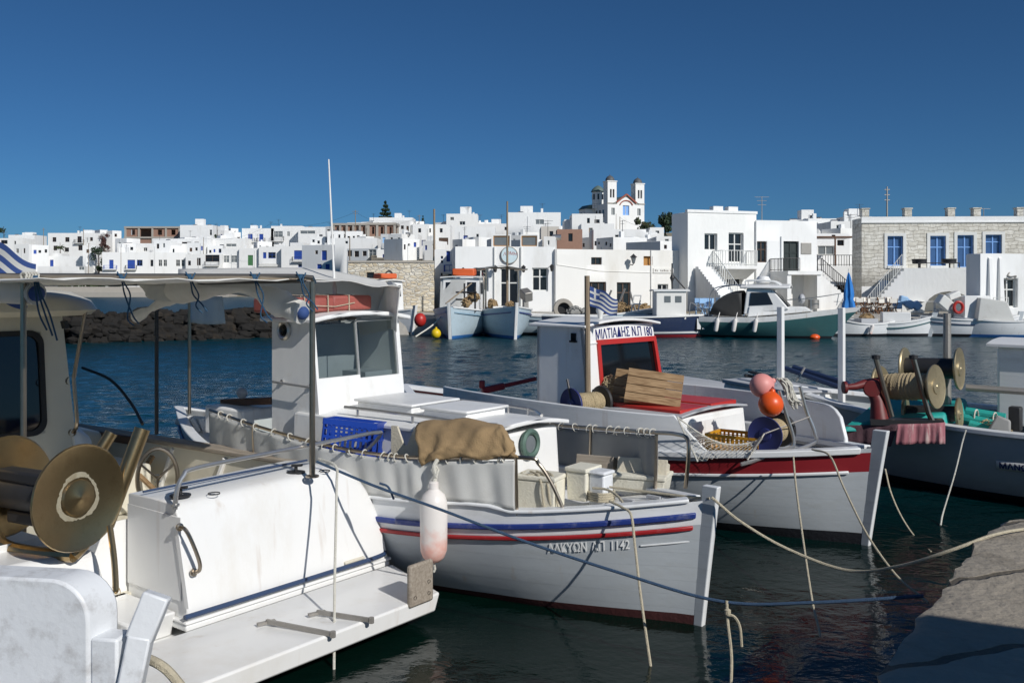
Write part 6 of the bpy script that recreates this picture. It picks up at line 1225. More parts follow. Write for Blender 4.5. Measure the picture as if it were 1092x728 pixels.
# ================================================================ boat C: shaded white caique at the right edge
FC = Fr(11.35, 10.5, -40); C_ = thing('fishing_boat', 'white fishing boat in shade with turquoise covers at the right edge', 'boat', FC, 'fishing boats moored at the near quay')
shC = lambda t: .98 + (.5 * ((t - .45) / .55) ** 2 if t > .45 else .28 * ((.45 - t) / .45) ** 2)
FC.at = lambda px, py, Y: Fr.at(FC, px, py, Y + .85)
HC = Hull(8.6, 2.9, 0, 0, 0, tm=.5, rb=.22, rs=.2, keel=.7, sheer=shC, p0=1.6, p1=2.5)
HC.shell(['hull_white_deep_shade', 'antifoul_dark'], [(lambda t: -.7, 1), (lambda t: -.3, 1), (lambda t: .0, 1), (lambda t: .10, 0), (lambda t: .35, 0), (lambda t: .65, 0), (shC, 0)], C_)
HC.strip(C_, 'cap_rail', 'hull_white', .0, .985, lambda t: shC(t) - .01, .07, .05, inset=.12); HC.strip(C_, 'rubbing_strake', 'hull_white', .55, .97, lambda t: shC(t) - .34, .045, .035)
HC.stem(C_, 'hull_white', 1.75, fwd=.14); HC.deck(C_, 'grey_paint', .02, .98, lambda t: shC(t) - .25)
b = MB(); tn = HC.t_at(FC.hit(1066, 488, 'y', -1.33).x); b.grid([[HC.side(tn + .006 * i - .004, shC(tn) - .50, -1, .012), HC.side(tn + .006 * i - .004, shC(tn) - .38, -1, .012)] for i in range(12)]); b.build('name_board', 'white_frame', C_, solid=.01)
b = MB(); put_text(b, 'ΜΑΝΩ', .085, lambda u, v, d: HC.side(tn + u / HC.L, shC(tn + u / HC.L) - .483 + v, -1, .018 + d), thick=.006, bold=.02); b.build('name_lettering', 'lettering_navy', C_, smooth=0)
b = MB(); pts = [FC.at(905, 452, 12.6), FC.at(935, 436, 12.9), FC.at(968, 428, 13.2)]; b.hexa([FC.at(893, 461, 12.5), FC.at(1010, 458, 12.4), FC.at(1035, 440, 13.8), FC.at(920, 440, 13.9), FC.at(905, 452, 12.6), FC.at(1008, 440, 12.5), FC.at(1030, 424, 13.8), FC.at(940, 424, 13.9)]); b.build('turquoise_cover', 'teal_cover', C_, bevel=.04)
b = MB(); b.tube([FC.at(1026, 446, 12.9), FC.at(1066, 453, 12.6)], .075, 10); b.tube([FC.at(1030, 439, 13.1), FC.at(1072, 446, 12.8)], .075, 10); b.tube([FC.at(1034, 452, 12.7), FC.at(1060, 459, 12.5)], .06, 10); b.build('turquoise_tubes', 'teal_cover', C_)
b = MB()
for f in (.35, .8): p = FC.at(1026, 443, 12.95).lerp(FC.at(1070, 450, 12.65), f); b.tube([p + Vector((0, .12 * math.cos(a), .12 * math.sin(a))) for a in [6.28 * k / 10 for k in range(11)]], .012, 5)
b.build('tube_lashing', 'rope_white', C_)
b = MB(); p = FC.at(1084, 392, 13.6); b.box(p.x - .12, p.x + 1.6, p.y - .7, p.y + .7, .9, 2.05); b.build('wheelhouse', 'hull_white', C_, bevel=.04); b = MB(); cover(b, p.x - .25, p.x + 1.7, p.y - .8, p.y + .8, 2.05, .05, .06); b.build('wheelhouse_roof', 'white_paint', C_, bevel=.01)
b = MB(); b.tube([FC.at(1030, 413, 13.0), FC.at(1100, 418, 12.6)], .05, 8); b.build('boom', 'grey_metal', C_)
b = MB(); b.tube([FC.at(1010, 470, 13.3), FC.at(1010, 334, 13.3)], [.062, .055], 10); b.build('mast_post', 'grey_metal', C_)
b = MB(); b.obox(FC.at(1083, 446, 12.5), (.16, .16, .34)); b.build('bollard', 'iron', C_, bevel=.02)
b = MB(); heap(b, FC.at(1055, 457, 12.7), .24, (1.2, .8, .6), 8, 50, .008); b.build('net_heap', 'line_tan', C_); MB().hexa([FC.at(1053, 458, 12.3), FC.at(1078, 462, 12.2), FC.at(1078, 462, 12.4), FC.at(1053, 458, 12.5), FC.at(1063, 442, 12.3), FC.at(1078, 448, 12.2), FC.at(1078, 448, 12.4), FC.at(1063, 442, 12.5)]).build('grey_sack', 'canvas_grey', C_, bevel=.03)
cloth_sheet(C_, 'striped_rag', 'striped_rag' if 'striped_rag' in MATS else mat('striped_rag', (.34, .13, .15), .9, var=.5, vs_=2.5, bump=.3, dirt=(.62, .58, .52), damt=1., dsc=11, streak=6), [FC.at(957, 452, 12.15), FC.at(985, 451.5, 12.05), FC.at(1008, 450, 12.0)], [FC.at(955, 474, 12.12), FC.at(985, 473, 12.02), FC.at(1008, 473, 11.95)], .03, 40, 6, 3, 21)
cloth_sheet(C_, 'dark_cloth', mat('dark_cloth', (.09, .045, .055), .9, var=.3, bump=.3), [FC.at(886, 453, 12.7), FC.at(925, 453, 12.45), FC.at(958, 452, 12.25)], [FC.at(890, 470, 12.6), FC.at(925, 474, 12.4), FC.at(950, 476, 12.2)], .02, 40, 6, 3, 22)
# triple line hauler on boat C
p = P(985, 425, 13.55); lh = thing('line_hauler', 'hauler with three brass disced reels and a red gear head', 'line hauler', Fr(p.x, p.y, 0, p.z)); fh = Fr(p.x, p.y, 0, p.z); fh.at = lambda px, py, Y: Fr.at(fh, px, py, Y + .85)
def reel_px(x0, y0, x1, y1, Y0, Y1, Rr, rope_=False, nm='drum', d2=True):
    a, c = fh.at(x0, y0, Y0), fh.at(x1, y1, Y1); return reel(lh, nm, a, c - a, (c - a).length, Rr, 'bronze_pale', 'line_tan' if rope_ else None, Rr * .62, 'iron')
reel_px(940, 412, 997, 412, 12.9, 12.35, .31, True); reel_px(966, 392, 1022, 393, 13.3, 12.85, .31); reel_px(967, 440, 1022, 441, 13.0, 12.6, .23)
b = MB()
for (x0, y0, x1, y1, Y) in ((934, 382, 951, 444, 12.45), (974, 382, 990, 440, 12.2), (990, 440, 995, 450, 12.2), (995, 450, 1004, 449, 12.2)): b.tube([fh.at(x0, y0, Y), fh.at(x1, y1, Y)], .038, 8)
b.build('frame_arm', 'steel_brown', lh); b = MB()
for (x, y, Y) in ((934, 381, 12.45), (974, 381, 12.2)): b.lathe([(.001, -.03), (.06, -.02), (.06, .03), (.001, .04)], fh.at(x, y, Y), (0, 0, 1), 10)
b.build('knob', 'black_rubber', lh)
b = MB(); b.bar(fh.at(928, 449, 12.5), fh.at(1006, 450, 12.2), .25, .08); b.bar(fh.at(930, 446, 12.9), fh.at(1010, 447, 12.7), .2, .06); b.build('base_plate', 'iron', lh, smooth=0)
b = MB(); b.tube([fh.at(900, 413, 12.55), fh.at(912, 412, 12.55), fh.at(922, 409, 12.6), fh.at(938, 410, 12.6)], [.04, .05, .065, .11], 12); b.tube([fh.at(930, 412, 12.6), fh.at(936, 428, 12.55), fh.at(938, 448, 12.5)], [.09, .10, .13], 12); b.lathe([(.001, 0), (.09, 0), (.09, .05), (.001, .05)], fh.at(899, 413, 12.55), (1, 0, 0), 12); b.lathe([(.001, -.06), (.12, -.06), (.13, 0), (.12, .06), (.001, .06)], fh.at(930, 414, 12.55), (.3, 1, 0), 16); b.build('gear_head', mat('gear_red', (.15, .018, .018), .5, var=.3, vs_=8, dirt=(.08, .05, .04), damt=.7, dsc=6), lh, bevel=.008)

# ================================================================ boats D and E lying behind B
FD = Fr(6.3, 16.2, -43); D_ = thing('fishing_boat', 'fishing boat with a grey cabin top and two white posts behind the red banded boat', 'boat', FD, 'fishing boats moored at the near quay')
HD = Hull(7.4, 2.5, 1.1, .85, 1.1, tm=.5, rb=.17, rs=.2); HD.shell(['hull_white', 'antifoul_blue'], [(lambda t: -.55, 1), (lambda t: .08, 0), (lambda t: .4, 0), (lambda t: HD.sheer(t), 0)], D_); HD.strip(D_, 'cap_rail', 'hull_white', 0, .98, lambda t: HD.sheer(t), .06, .04, inset=.1); HD.stem(D_, 'hull_white', 1.35); HD.deck(D_, 'grey_paint', .02, .98, lambda t: HD.sheer(t) - .15)
b = MB(); b.hexa([FD.at(768, 440, 15.9), FD.at(838, 436, 14.9), FD.at(898, 436, 16.3), FD.at(815, 436, 17.2), FD.at(772, 408, 15.9), FD.at(838, 418, 14.9), FD.at(896, 418, 16.3), FD.at(815, 404, 17.2)]); b.build('trunk_cabin', 'white_paint', D_, bevel=.03)
b = MB(); b.hexa([FD.at(770, 408, 15.8), FD.at(838, 419, 14.8), FD.at(900, 419, 16.3), FD.at(815, 404.5, 17.3), FD.at(770, 404, 15.8), FD.at(838, 416, 14.8), FD.at(900, 416.5, 16.3), FD.at(815, 401.5, 17.3)]); b.build('cabin_top', 'grey_paint', D_, bevel=.01)
b = MB(); b.box(0, 0, 0, 0, 0, 0) if 0 else None
for px, yb, yt in ((832.5, 440, 327), (897.5, 440, 328)): p, q = FD.at(px, yb, 15.6), FD.at(px, yt, 15.6); MB().box(p.x - .048, p.x + .048, p.y - .048, p.y + .048, p.z, q.z).build('white_post', 'white_paint', D_, smooth=0, bevel=.01)
b = MB(); p = FD.at(800, 399, 16.0); b.bar(FD.at(800, 396, 16), FD.at(822, 402, 15.6), .12, .03); b.bar(FD.at(794, 400, 16), FD.at(806, 402, 16), .1, .05); b.build('windlass', 'black_rubber', D_, bevel=.01)
b = MB(); b.tube([FD.at(836, 392, 17), FD.at(905, 416, 16.2)], .045, 7); b.tube([FD.at(846, 392, 17.3), FD.at(905, 410, 16.5)], .06, 7); b.build('covered_spars', 'navy', D_)
b = MB(); b.tube(smooth_pts([FD.at(858, 392, 16.4), FD.at(852, 402, 16.2), FD.at(849, 406, 16.2)]), .02, 6); b.build('anchor_shank', 'grey_metal', D_)
FE = Fr(P(773, 424, 19.0).x, 19.0, -40); E_ = thing('motor_boat', 'low grey motor boat with a dark slot window behind the red framed wheelhouse', 'boat', FE)
HE = Hull(3.9, 1.9, .95, .8, .8, tm=.4, kst=.3, rb=.5, keel=.3); HE.shell(['grey_paint', 'antifoul_dark'], [(lambda t: -.3, 1), (lambda t: .05, 0), (lambda t: .4, 0), (lambda t: HE.sheer(t), 0)], E_); HE.deck(E_, 'grey_paint', .0, .99, lambda t: HE.sheer(t), camber=.28)
b = MB(); b.hexa([(-3.6, -.6, .85), (-1.9, -.35, .85), (-1.9, .35, .85), (-3.6, .6, .85), (-3.5, -.5, 1.35), (-2.5, -.25, 1.2), (-2.5, .25, 1.2), (-3.5, .5, 1.35)]); b.build('cuddy', 'grey_paint', E_, bevel=.05); MB().hexa([(-3.3, -.60, 1.02), (-2.4, -.44, 1.0), (-2.4, -.40, 1.0), (-3.3, -.55, 1.02), (-3.25, -.57, 1.2), (-2.6, -.40, 1.12), (-2.6, -.36, 1.12), (-3.25, -.5, 1.2)]).build('slot_window', 'tinted_glass', E_, smooth=0)

# ================================================================ boat Z: motor boat moored stern-to (x aft, y to the far side)
FZ = Fr(-2.55, 7.34, -38); Z = thing('motor_boat', 'cream white motor boat moored stern first with brass reels and a steel awning frame', 'boat', FZ)
LY, RY = -1.45, 2.16
b = MB(); rows = []
for i in range(21):     # hull side loft, forward of the stern locker
    u = i / 20; x = -.88 - 8.5 * u; k = 1 - max(0, (u - .35) / .65) ** 2.2; c = (LY + RY) / 2; h = (RY - LY) / 2 * k
    zt = 1.02 + .35 * u * u; rows.append([(x, c - h, zt), (x, c - h * .97, .5), (x, c - h * .88, .0), (x, c - h * .6, -.35), (x, c, -.5), (x, c + h * .6, -.35), (x, c + h * .88, .0), (x, c + h * .97, .5), (x, c + h, zt)])
b.grid(rows, mif=lambda i, k: 1 if 2 <= k <= 5 else 0); b.add([(-.88, p[1], p[2]) for p in rows[0]], [tuple(range(9))], 0); b.build('hull', ['gelcoat', 'antifoul_dark'], Z)
# stern locker: the big white face, leaning forward, rounded at the far end
def locker_sec(y):
    if y < 1.62: return 1.25 + .03 * y / 1.6
    q = (y - 1.62) / .56; return .42 + .86 * math.sqrt(max(0, 1 - q ** 2.4))
ys = [0, .06, .3, .6, .9, 1.2, 1.45, 1.62, 1.75, 1.86, 1.95, 2.02, 2.08, 2.12, 2.15, 2.175]; b = MB(); rows = []
for y in ys:
    zt = locker_sec(y); r = min(.10, (zt - .38) * .4); xb, xt = .02, -.02 - .13 * (zt - .38); dep = -.85
    rows.append([(xb, y, .36), (xb + (xt - xb) * .45, y, .36 + (zt - .36) * .5), (xt + .02, y, zt - r), (xt - r * .25, y, zt - r * .3), (xt - r, y, zt), (-.5, y, zt + .004), (dep, y, zt - .01), (dep, y, .36)])
b.grid(rows, close=True); b.add(rows[0], [tuple(range(8))]); b.add(rows[-1], [tuple(range(8))[::-1]]); b.build('stern_locker', 'gelcoat', Z, smooth=50, bevel=.02)
# stripes and ledges
b = MB(); b.box(-.3, .045, -.03, 2.2, .335, .365).box(-.3, .03, -.02, 2.19, .28, .334); b.build('rub_ledge', 'gelcoat', Z, bevel=.012)
b = MB(); b.tube(smooth_pts([(.04, -.04, .405), (.045, .7, .405), (.045, 1.5, .405), (.04, 2.0, .405), (-.02, 2.17, .41), (-.25, 2.22, .42)], 6), .021, 8); b.build('blue_rub_band', 'stripe_blue', Z)
b = MB(); b.box(-1.3, .05, -1.35, 2.05, .16, .2); b.hexa([(.05, -1.2, .17), (.93, -1.05, .12), (.93, 1.86, .12), (.05, 2.18, .17), (.05, -1.2, .30), (.95, -1.05, .285), (.95, 1.9, .285), (.05, 2.2, .30)]); b.build('swim_platform', 'gelcoat', Z, bevel=.03)
MB().bar((.05, -.02, .47), (-.11, -.02, 1.1), .012, .05).build('seam_bead', 'gelcoat', Z)
MB().box(-.84, -.06, -.012, -.004, .5, 1.16).build('side_panel', 'gelcoat', Z, bevel=.01)
b = MB(); b.box(-.02, .035, 1.62, 1.86, .42, .445); b.build('maker_plate_recess', 'gelcoat_cream', Z, bevel=.006)
# rail along the locker top, grab handle, cleats
b = MB(); b.tube(smooth_pts([(-.12, -.02, 1.22), (-.115, -.01, 1.36), (-.12, .05, 1.47), (-.13, .18, 1.515), (-.13, .9, 1.53), (-.13, 1.7, 1.545), (-.13, 2.15, 1.55), (-.2, 2.28, 1.5), (-.42, 2.26, 1.3), (-.5, 2.1, 1.2)], 7), .019, 9); b.lathe([(.035, 0), (.035, .015), (.02, .02)], (-.12, -.02, 1.245), (0, 0, 1), 12); b.build('stern_rail', 'steel', Z)
b = MB(); p, q = FZ.hit(192, 562, 'x', -.03), FZ.hit(207, 610, 'x', .0); b.tube(smooth_pts([p + Vector((-.02, 0, 0)), p + Vector((.055, .01, -.01)), p.lerp(q, .3) + Vector((.075, .02, 0)), p.lerp(q, .75) + Vector((.075, .03, 0)), q + Vector((.05, .01, .02)), q + Vector((-.02, 0, 0))], 5), .016, 8); b.build('grab_handle', 'steel_brown', Z)
for k in (p, q): MB().lathe([(.032, 0), (.032, .012), (.016, .016)], k + Vector((-.01, 0, 0)), (1, 0, .1), 12).build('handle_foot', 'steel_brown', Z)
b = MB()
for y in (.14, 1.32):
    x = -.3; b.lathe([(.085, 0), (.085, .012), (.03, .02)], (x, y, 1.27), (0, 0, 1), 16); b.tube([(x, y, 1.28), (x, y, 1.33)], .016, 7); b.bar((x - .03, y - .02, 1.335), (x + .06, y + .02, 1.345), .035, .02)
    b.lathe([(.05, 0), (.05, .01)], (x + .14, y + .22, 1.266), (0, 0, 1), 12)
b.build('deck_fitting', 'iron', Z)
MB().tube([(-.62, -.0, 1.285), (-.6, 1.0, 1.295), (-.6, 1.7, 1.295)], .010, 6).build('top_bead', 'stripe_blue', Z)
# platform fittings: two steel arms, grey pad at the corner
b = MB()
for (x0, y0, x1, y1) in ((284, 662, 355, 676), (338, 652, 396, 661)):
    p, q = FZ.hit(x0, y0, 'z', .33), FZ.hit(x1, y1, 'z', .30); b.bar(p, q, .022, .034); b.tube([q + Vector((0, 0, -.022)), q + Vector((0, 0, .024))], .022, 10); b.bar(p + Vector((-.02, -.07, -.01)), p + Vector((.02, .07, -.01)), .035, .02)
b.build('ladder_arm', 'grey_metal', Z)
p = FZ.hit(448, 625, 'x', .93); b = MB(); b.obox((.95, p.y - .02, .43), (.05, .29, .36), (0, 0, 0)); b.build('corner_pad', 'grey_wood', Z, bevel=.02); b = MB()
for dy, dz in ((-.09, -.1), (.08, -.1), (.08, .0)): b.lathe([(.016, 0), (.016, .012)], (.97, p.y - .02 + dy, .43 + dz), (1, 0, 0), 8)
b.build('bolt', 'iron', Z)
# near quarter: coaming, gate and the hauler on it
b = MB(); b.hexa([(-2.4, -1.4, .2), (-.18, -1.38, .2), (-.10, -.42, .2), (-2.4, -.62, .2), (-2.4, -1.36, .98), (-.5, -1.34, .96), (-.42, -.5, .96), (-2.4, -.68, .98)]); b.build('quarter_coaming', 'gelcoat', Z, bevel=.05)
b = MB(); b.hexa([(-.86, -.42, .2), (-.2, -.42, .2), (-.2, -.0, .2), (-.86, -.0, .2), (-.86, -.42, .42), (-.1, -.42, .42), (-.1, -.02, .42), (-.86, -.02, .42)]); b.build('gate_step', 'gelcoat', Z, bevel=.02)
c = FZ.hit(82, 530, 'x', -.28); ax = Vector((-.96, -.18, .0)); hl = MB(); hz = MB()
o = reel(Z, 'line_drum', c, ax, .78, .395, 'bronze', None, .2, 'iron', dish=.05, patina=True)
b = MB(); b.bar(c + ax * .06 + Vector((0, -.1, .13)), c + ax * .72 + Vector((0, -.1, .13)), .12, .09); b.bar(c + ax * .05 + Vector((0, 0, -.2)), c + ax * .72 + Vector((0, 0, -.2)), .16, .1); b.build('drum_slats', 'black_rubber', Z, bevel=.02)
b = MB(); e = c + Vector((-.08, .02, -.45)); b.tube(smooth_pts([c + Vector((-.85, -.25, -.28)), c + Vector((-.7, -.22, -.42)), c + Vector((-.45, -.12, -.46)), e], 6), .05, 10); b.tube([e, e + Vector((.02, .06, .06)), e + Vector((.0, .10, .22))], .045, 10); b.build('hauler_frame', 'bronze', Z)
b = MB(); p, q = FZ.at(122, 631, 6.75), FZ.at(117, 560, 6.9); b.tube(smooth_pts([p, p + Vector((0, .01, .03)), p.lerp(q, .5) + Vector((.01, .01, 0)), q], 5), .022, 8); b.lathe([(.04, 0), (.04, .015)], p, (1, 0, .6), 12); b.build('hauler_leg', 'bronze', Z)
b = MB(); b.tube([FZ.at(113, 560, 7.25), FZ.at(152, 457, 7.45)], .062, 14, cap=True); b.tube([FZ.at(95, 500, 7.5), FZ.at(119, 461, 7.6)], .05, 12); b.build('rod_holder', 'bronze', Z)
# cockpit sole, far gunwale with wooden cap, ribs
MB().box(-4.6, -.8, -1.3, 2.0, .36, .42).build('cockpit_sole', 'gelcoat_cream', Z, smooth=0)
MB().hexa([(-6.4, 1.9, .4), (-.85, 2.0, .4), (-.85, 2.08, .4), (-6.4, 2.0, .4), (-6.4, 1.9, 1.10), (-.95, 2.0, 1.14), (-.95, 2.1, 1.14), (-6.4, 2.0, 1.10)]).build('inner_bulwark', 'gelcoat_cream', Z, bevel=.01)
b = MB(); b.bar((-6.4, 1.98, 1.10), (-1.0, 2.06, 1.16), .22, .055); b.build('gunwale_cap', 'grey_wood', Z, bevel=.015); MB().bar((-6.4, 1.86, 1.07), (-3.9, 1.9, 1.10), .04, .10).build('gunwale_edge', 'brown_wood', Z, bevel=.01)
for x in (-3.55, -2.55, -1.7): MB().bar((x, 1.95, .55), (x + .25, 1.99, 1.08), .10, .05).build('frame_knee', 'white_paint', Z, bevel=.01)
b = MB(); b.bar((-3.5, 1.55, .9), (-1.9, 1.4, .42), .05, .03); b.bar((-3.55, 1.85, .98), (-3.45, 1.5, .6), .05, .04); b.build('steel_plate_edge', 'crate_wood', Z)
cw = FZ.at(168, 510, 9.4); b = MB(); b.tube([cw + Vector((.10 * math.cos(a), .16 * math.cos(a), .30 * math.sin(a))) for a in [6.283 * k / 30 for k in range(31)]], .022, 8, cap=False)
for k in range(3): a = 2.1 * k + .5; b.tube([cw, cw + Vector((.10 * math.cos(a), .16 * math.cos(a), .30 * math.sin(a)))], .012, 6)
b.lathe([(.04, -.02), (.04, .02)], cw, (1, -.6, 0), 10); b.build('steering_wheel', 'steel_brown', Z)
MB().box(-4.2, -3.3, 1.0, 1.7, .42, .95).build('seat_box', 'gelcoat_cream', Z, bevel=.05)
# cabin
p0, p1 = FZ.hit(-70, 360, 'x', -4.2), FZ.hit(51, 461, 'x', -4.2); wy0, wz1, wy1, wz0 = p0.y, p0.z, p1.y, p1.z
cy1 = FZ.hit(83, 400, 'x', -4.2).y; cmap = lambda u, v, d: (-4.2 - .09 * (v - .4) - d, u - .07 * (v - 1.4) * (1 if u > 1 else 0), v)
b = MB(); wall_open(b, -1.5, cy1, .4, 2.78, [(wy0, wz0, wy1, wz1)], cmap, .06, back=True)
b.hexa([(-6.8, cy1 - .04, .4), (-4.2, cy1 - .04, .4), (-4.2, cy1, .4), (-6.8, cy1, .4), (-6.8, cy1 - .14, 2.78), (-4.42, cy1 - .14, 2.78), (-4.42, cy1 - .10, 2.78), (-6.8, cy1 - .10, 2.78)]); cab = b.build('cabin', 'gelcoat_cream', Z, smooth=40, bevel=.03)
# window with rounded black gasket
def rrect(y0, z0, y1, z1, r, k=6):
    out = []
    for (cy, cz, a0) in ((y1 - r, z1 - r, 0), (y0 + r, z1 - r, 90), (y0 + r, z0 + r, 180), (y1 - r, z0 + r, 270)):
        for i in range(k + 1): a = R(a0 + 90 * i / k); out.append((cy + r * math.cos(a), cz + r * math.sin(a)))
    return out
ol, il = rrect(wy0 - .03, wz0 - .03, wy1 + .03, wz1 + .03, .16), rrect(wy0 + .03, wz0 + .03, wy1 - .03, wz1 - .03, .13)
b = MB(); b.grid([[cmap(u, v, -.002) for u, v in ol], [cmap(u, v, -.02) for u, v in ol], [cmap(u, v, -.02) for u, v in il], [cmap(u, v, .02) for u, v in il]], close=True); g = b.build('window_gasket', 'black_rubber', cab)
b = MB(); b.add([cmap(u, v, .005) for u, v in il], [tuple(range(len(il)))]); b.build('window_pane', 'tinted_glass', g, smooth=0)
MB().bar(FZ.hit(68, 342, 'x', -4.18), FZ.hit(70, 350, 'x', -4.18), .05, .08).build('hook', 'iron', cab)
b = MB(); b.hexa([(-4.28, cy1 - .02, .4), (-4.0, cy1 - .02, .4), (-4.0, cy1 + .22, .4), (-4.6, cy1 + .22, .4), (-4.28, cy1 - .04, 1.35), (-4.16, cy1 - .02, 1.2), (-4.16, cy1 + .16, 1.2), (-4.6, cy1 + .12, 1.35)]); b.build('cabin_fairing', 'gelcoat', Z, bevel=.06)
MB().hexa([(-7.5, 1.5, .4), (-4.4, 1.62, .4), (-4.4, 2.0, .4), (-7.5, 1.9, .4), (-7.5, 1.4, 1.32), (-4.75, 1.5, 1.22), (-4.75, 1.95, 1.12), (-7.5, 1.8, 1.25)]).build('side_deck', 'gelcoat_cream', Z, bevel=.06)
# roof with rounded corner
b = MB(); rr = [(u, v) for u, v in rrect(-2.2, -8.0, 1.52, -3.62, .75, 8)]; lv = [(2.66, .80), (2.64, .97), (2.70, 1.0), (2.80, .97), (2.90, .88), (2.95, .6), (2.965, .2)]; cyy, cxx = -.34, -5.8
b.grid([[(cxx + (v - cxx) * s, cyy + (u - cyy) * s, z) for u, v in rr] for z, s in lv], close=True); b.add([(cxx + (v - cxx) * .2, cyy + (u - cyy) * .2, 2.965) for u, v in rr], [tuple(range(len(rr)))]); b.add([(cxx + (v - cxx) * .8, cyy + (u - cyy) * .8, 2.66) for u, v in rr], [tuple(range(len(rr)))[::-1]]); b.build('cabin_roof', 'gelcoat_cream', cab, smooth=60)
b = MB(); b.tube(smooth_pts([FZ.at(92, 328, 10.6), FZ.at(80, 395, 10.65), FZ.at(79, 408, 10.65), FZ.at(82, 450, 10.65), FZ.at(78, 461, 10.7)], 5), .022, 8); b.lathe([(.05, -.02), (.05, .02)], FZ.at(75, 406, 10.65), (1, 0, 0), 10); b.lathe([(.04, -.02), (.04, .02)], FZ.at(77, 461, 10.65), (1, 0, 0), 10); b.build('cabin_grab_rail', 'steel_brown', cab)
# awning frame
RL = FZ.at(25, 300, 8.1); RL0 = FZ.at(-45, 300, 7.85); xl = RL.y; zt = 3.045; b = MB()
def rail_at(px):
    a, c = Vector((-.06, 1.31, 0)), Vector((RL.x, RL.y, 0)); lo, hi = 0., 1.6
    for _ in range(30):
        f = (lo + hi) / 2; q = FZ.w(a.lerp(c, f)); lo, hi = (f, hi) if CPX + q.x / q.y * FPX > px else (lo, f)
    return FZ.w(a.lerp(c, (lo + hi) / 2)).y
b.tube([(-.06, 1.31, 1.26), (-.06, 1.31, zt - .03)], .026, 10); b.lathe([(.06, 0), (.06, .015), (.03, .02)], (-.06, 1.31, 1.265), (0, 0, 1), 12); b.tube([(RL.x, RL.y, .45), (RL.x, RL.y, zt - .03)], .026, 10)
b.tube([(-.06, 1.31 + .02, zt - .05), (-.06, 1.31, zt), (-.06 + (RL.x + .06) * .05, 1.31 + (RL.y - 1.31) * .05, zt + .012), (RL.x, RL.y, zt + .015), (RL0.x, RL0.y, zt + .015)], .027, 10); b.build('awning_frame', 'steel_brown', Z)
b = MB(); b.tube([(-.1, 1.25, zt - .02), (-3.9, 1.5, zt - .06)], .022, 8); b.tube([FZ.at(167, 463, 10.6), FZ.at(167, 320, 10.6)], .022, 8); b.tube(smooth_pts([FZ.at(152, 452, 10.8), FZ.at(140, 430, 11.2), FZ.at(118, 405, 11.6), FZ.at(88, 392, 12)], 6), .018, 7); b.build('awning_stay', 'iron', Z)
rows = [[(-.10 - 3.5 * i / 10 - .55 * (1 - j / 14), xl - .4 + (1.75 - xl + .2) * j / 14 + .12 * i / 10, zt - .005 - .045 * i / 10 - .012 * math.sin(j / 14 * 3.14) - .012 * math.sin(j * 1.9 + i)) for j in range(15)] for i in range(11)]
MB().grid(rows).build('awning_cloth', 'awning_cloth', Z, smooth=80, solid=.008)
pr = smooth_pts([FZ.at(321, 333, 8.75), FZ.at(300, 324, 8.9), FZ.at(268, 309, 9.2), FZ.at(225, 307, 9.6), FZ.at(189, 310, 10.0), FZ.at(168, 325, 10.2), FZ.at(145, 338, 10.4)], 6); nn = len(pr)
b = MB(); b.tube(pr, [(.105 if i < 6 else .10 + .05 * math.sin(i * .35)) * (1 if i < nn * .8 else .75) + .008 * math.sin(i * 1.7) for i in range(nn)], 14, cap=True); b.build('rolled_side_cloth', 'awning_cloth', Z, smooth=70)
b = MB(); b.tube([pr[0] + (pr[0] - pr[1]) * .4, pr[4]], .108, 16); rl = b.build('roll_end_sleeve', 'canvas_white', Z); MB().ball(pr[0] + (pr[0] - pr[1]) * .45, .065, 12).build('bunched_end', 'flag_blue', rl)
b = MB(); b.tube([FZ.at(39, 313, 8.15), FZ.at(-60, 309, 8.7)], .10, 14); b.build('rolled_near_cloth', 'canvas_white', Z); b = MB(); b.ball(FZ.at(39, 313, 8.12), .07, 12); b.build('bunched_end', 'flag_blue', Z)
b = MB(); b.hexa([FZ.at(147, 305, 10.0), FZ.at(186, 305, 9.9), FZ.at(186, 305, 9.93), FZ.at(147, 305, 10.03), FZ.at(150, 306, 10), FZ.at(170, 318, 9.9), FZ.at(170, 318, 9.93), FZ.at(150, 306, 10.03)]); b.build
cloth_sheet(Z, 'side_flap', 'canvas_white', [FZ.at(146, 303, 10.0), FZ.at(166, 303, 9.95), FZ.at(188, 303, 9.9)], [FZ.at(152, 308, 10.0), FZ.at(161, 319, 9.95), FZ.at(182, 322, 9.9)], .02, 20, 5, 2, 31)
def cord(par, pts, r=.007, m='cord_blue', nm='tie_cord'): MB().tube(smooth_pts(pts, 6), r, 5).build(nm, m, par)
for px, yb, Y in ((130, 345, 0), (203, 332, 0), (272, 342, 0), (321, 330, 0)):
    Y = rail_at(px) - .03
    cord(Z, [FZ.at(px - 5, 290, Y), FZ.at(px, 300, Y - .05), FZ.at(px + 3, 314, Y), FZ.at(px + 12, yb - 8, Y), FZ.at(px + 18, yb, Y)]); cord(Z, [FZ.at(px + 5, 291, Y), FZ.at(px + 2, 300, Y - .05), FZ.at(px + 9, 315, Y), FZ.at(px + 6, yb - 6, Y), FZ.at(px + 13, yb + 2, Y)])
    b = MB(); b.lathe([(.029, -.035), (.034, -.015), (.034, .015), (.029, .035)], FZ.at(px, 296, rail_at(px)), (0, 1, 0), 12); b.build('cord_wraps', 'cord_blue', Z)
for dx in (0, 6, 11): cord(Z, [FZ.at(36 + dx * .3, 294, 8.0), FZ.at(38 + dx * .5, 312, 7.95), FZ.at(42 + dx, 335, 7.95), FZ.at(50 + dx, 352 + dx, 7.95)], .008)
b = MB(); p = FZ.at(33, 296, 8.05)
for k in range(5): b.tube([p + Vector((.0, -.06 + .025 * k, 0)) + Vector((.045 * math.cos(a), .01 * math.sin(a * 2), .045 * math.sin(a))) for a in [6.28 * q / 10 for q in range(11)]], .009, 5)
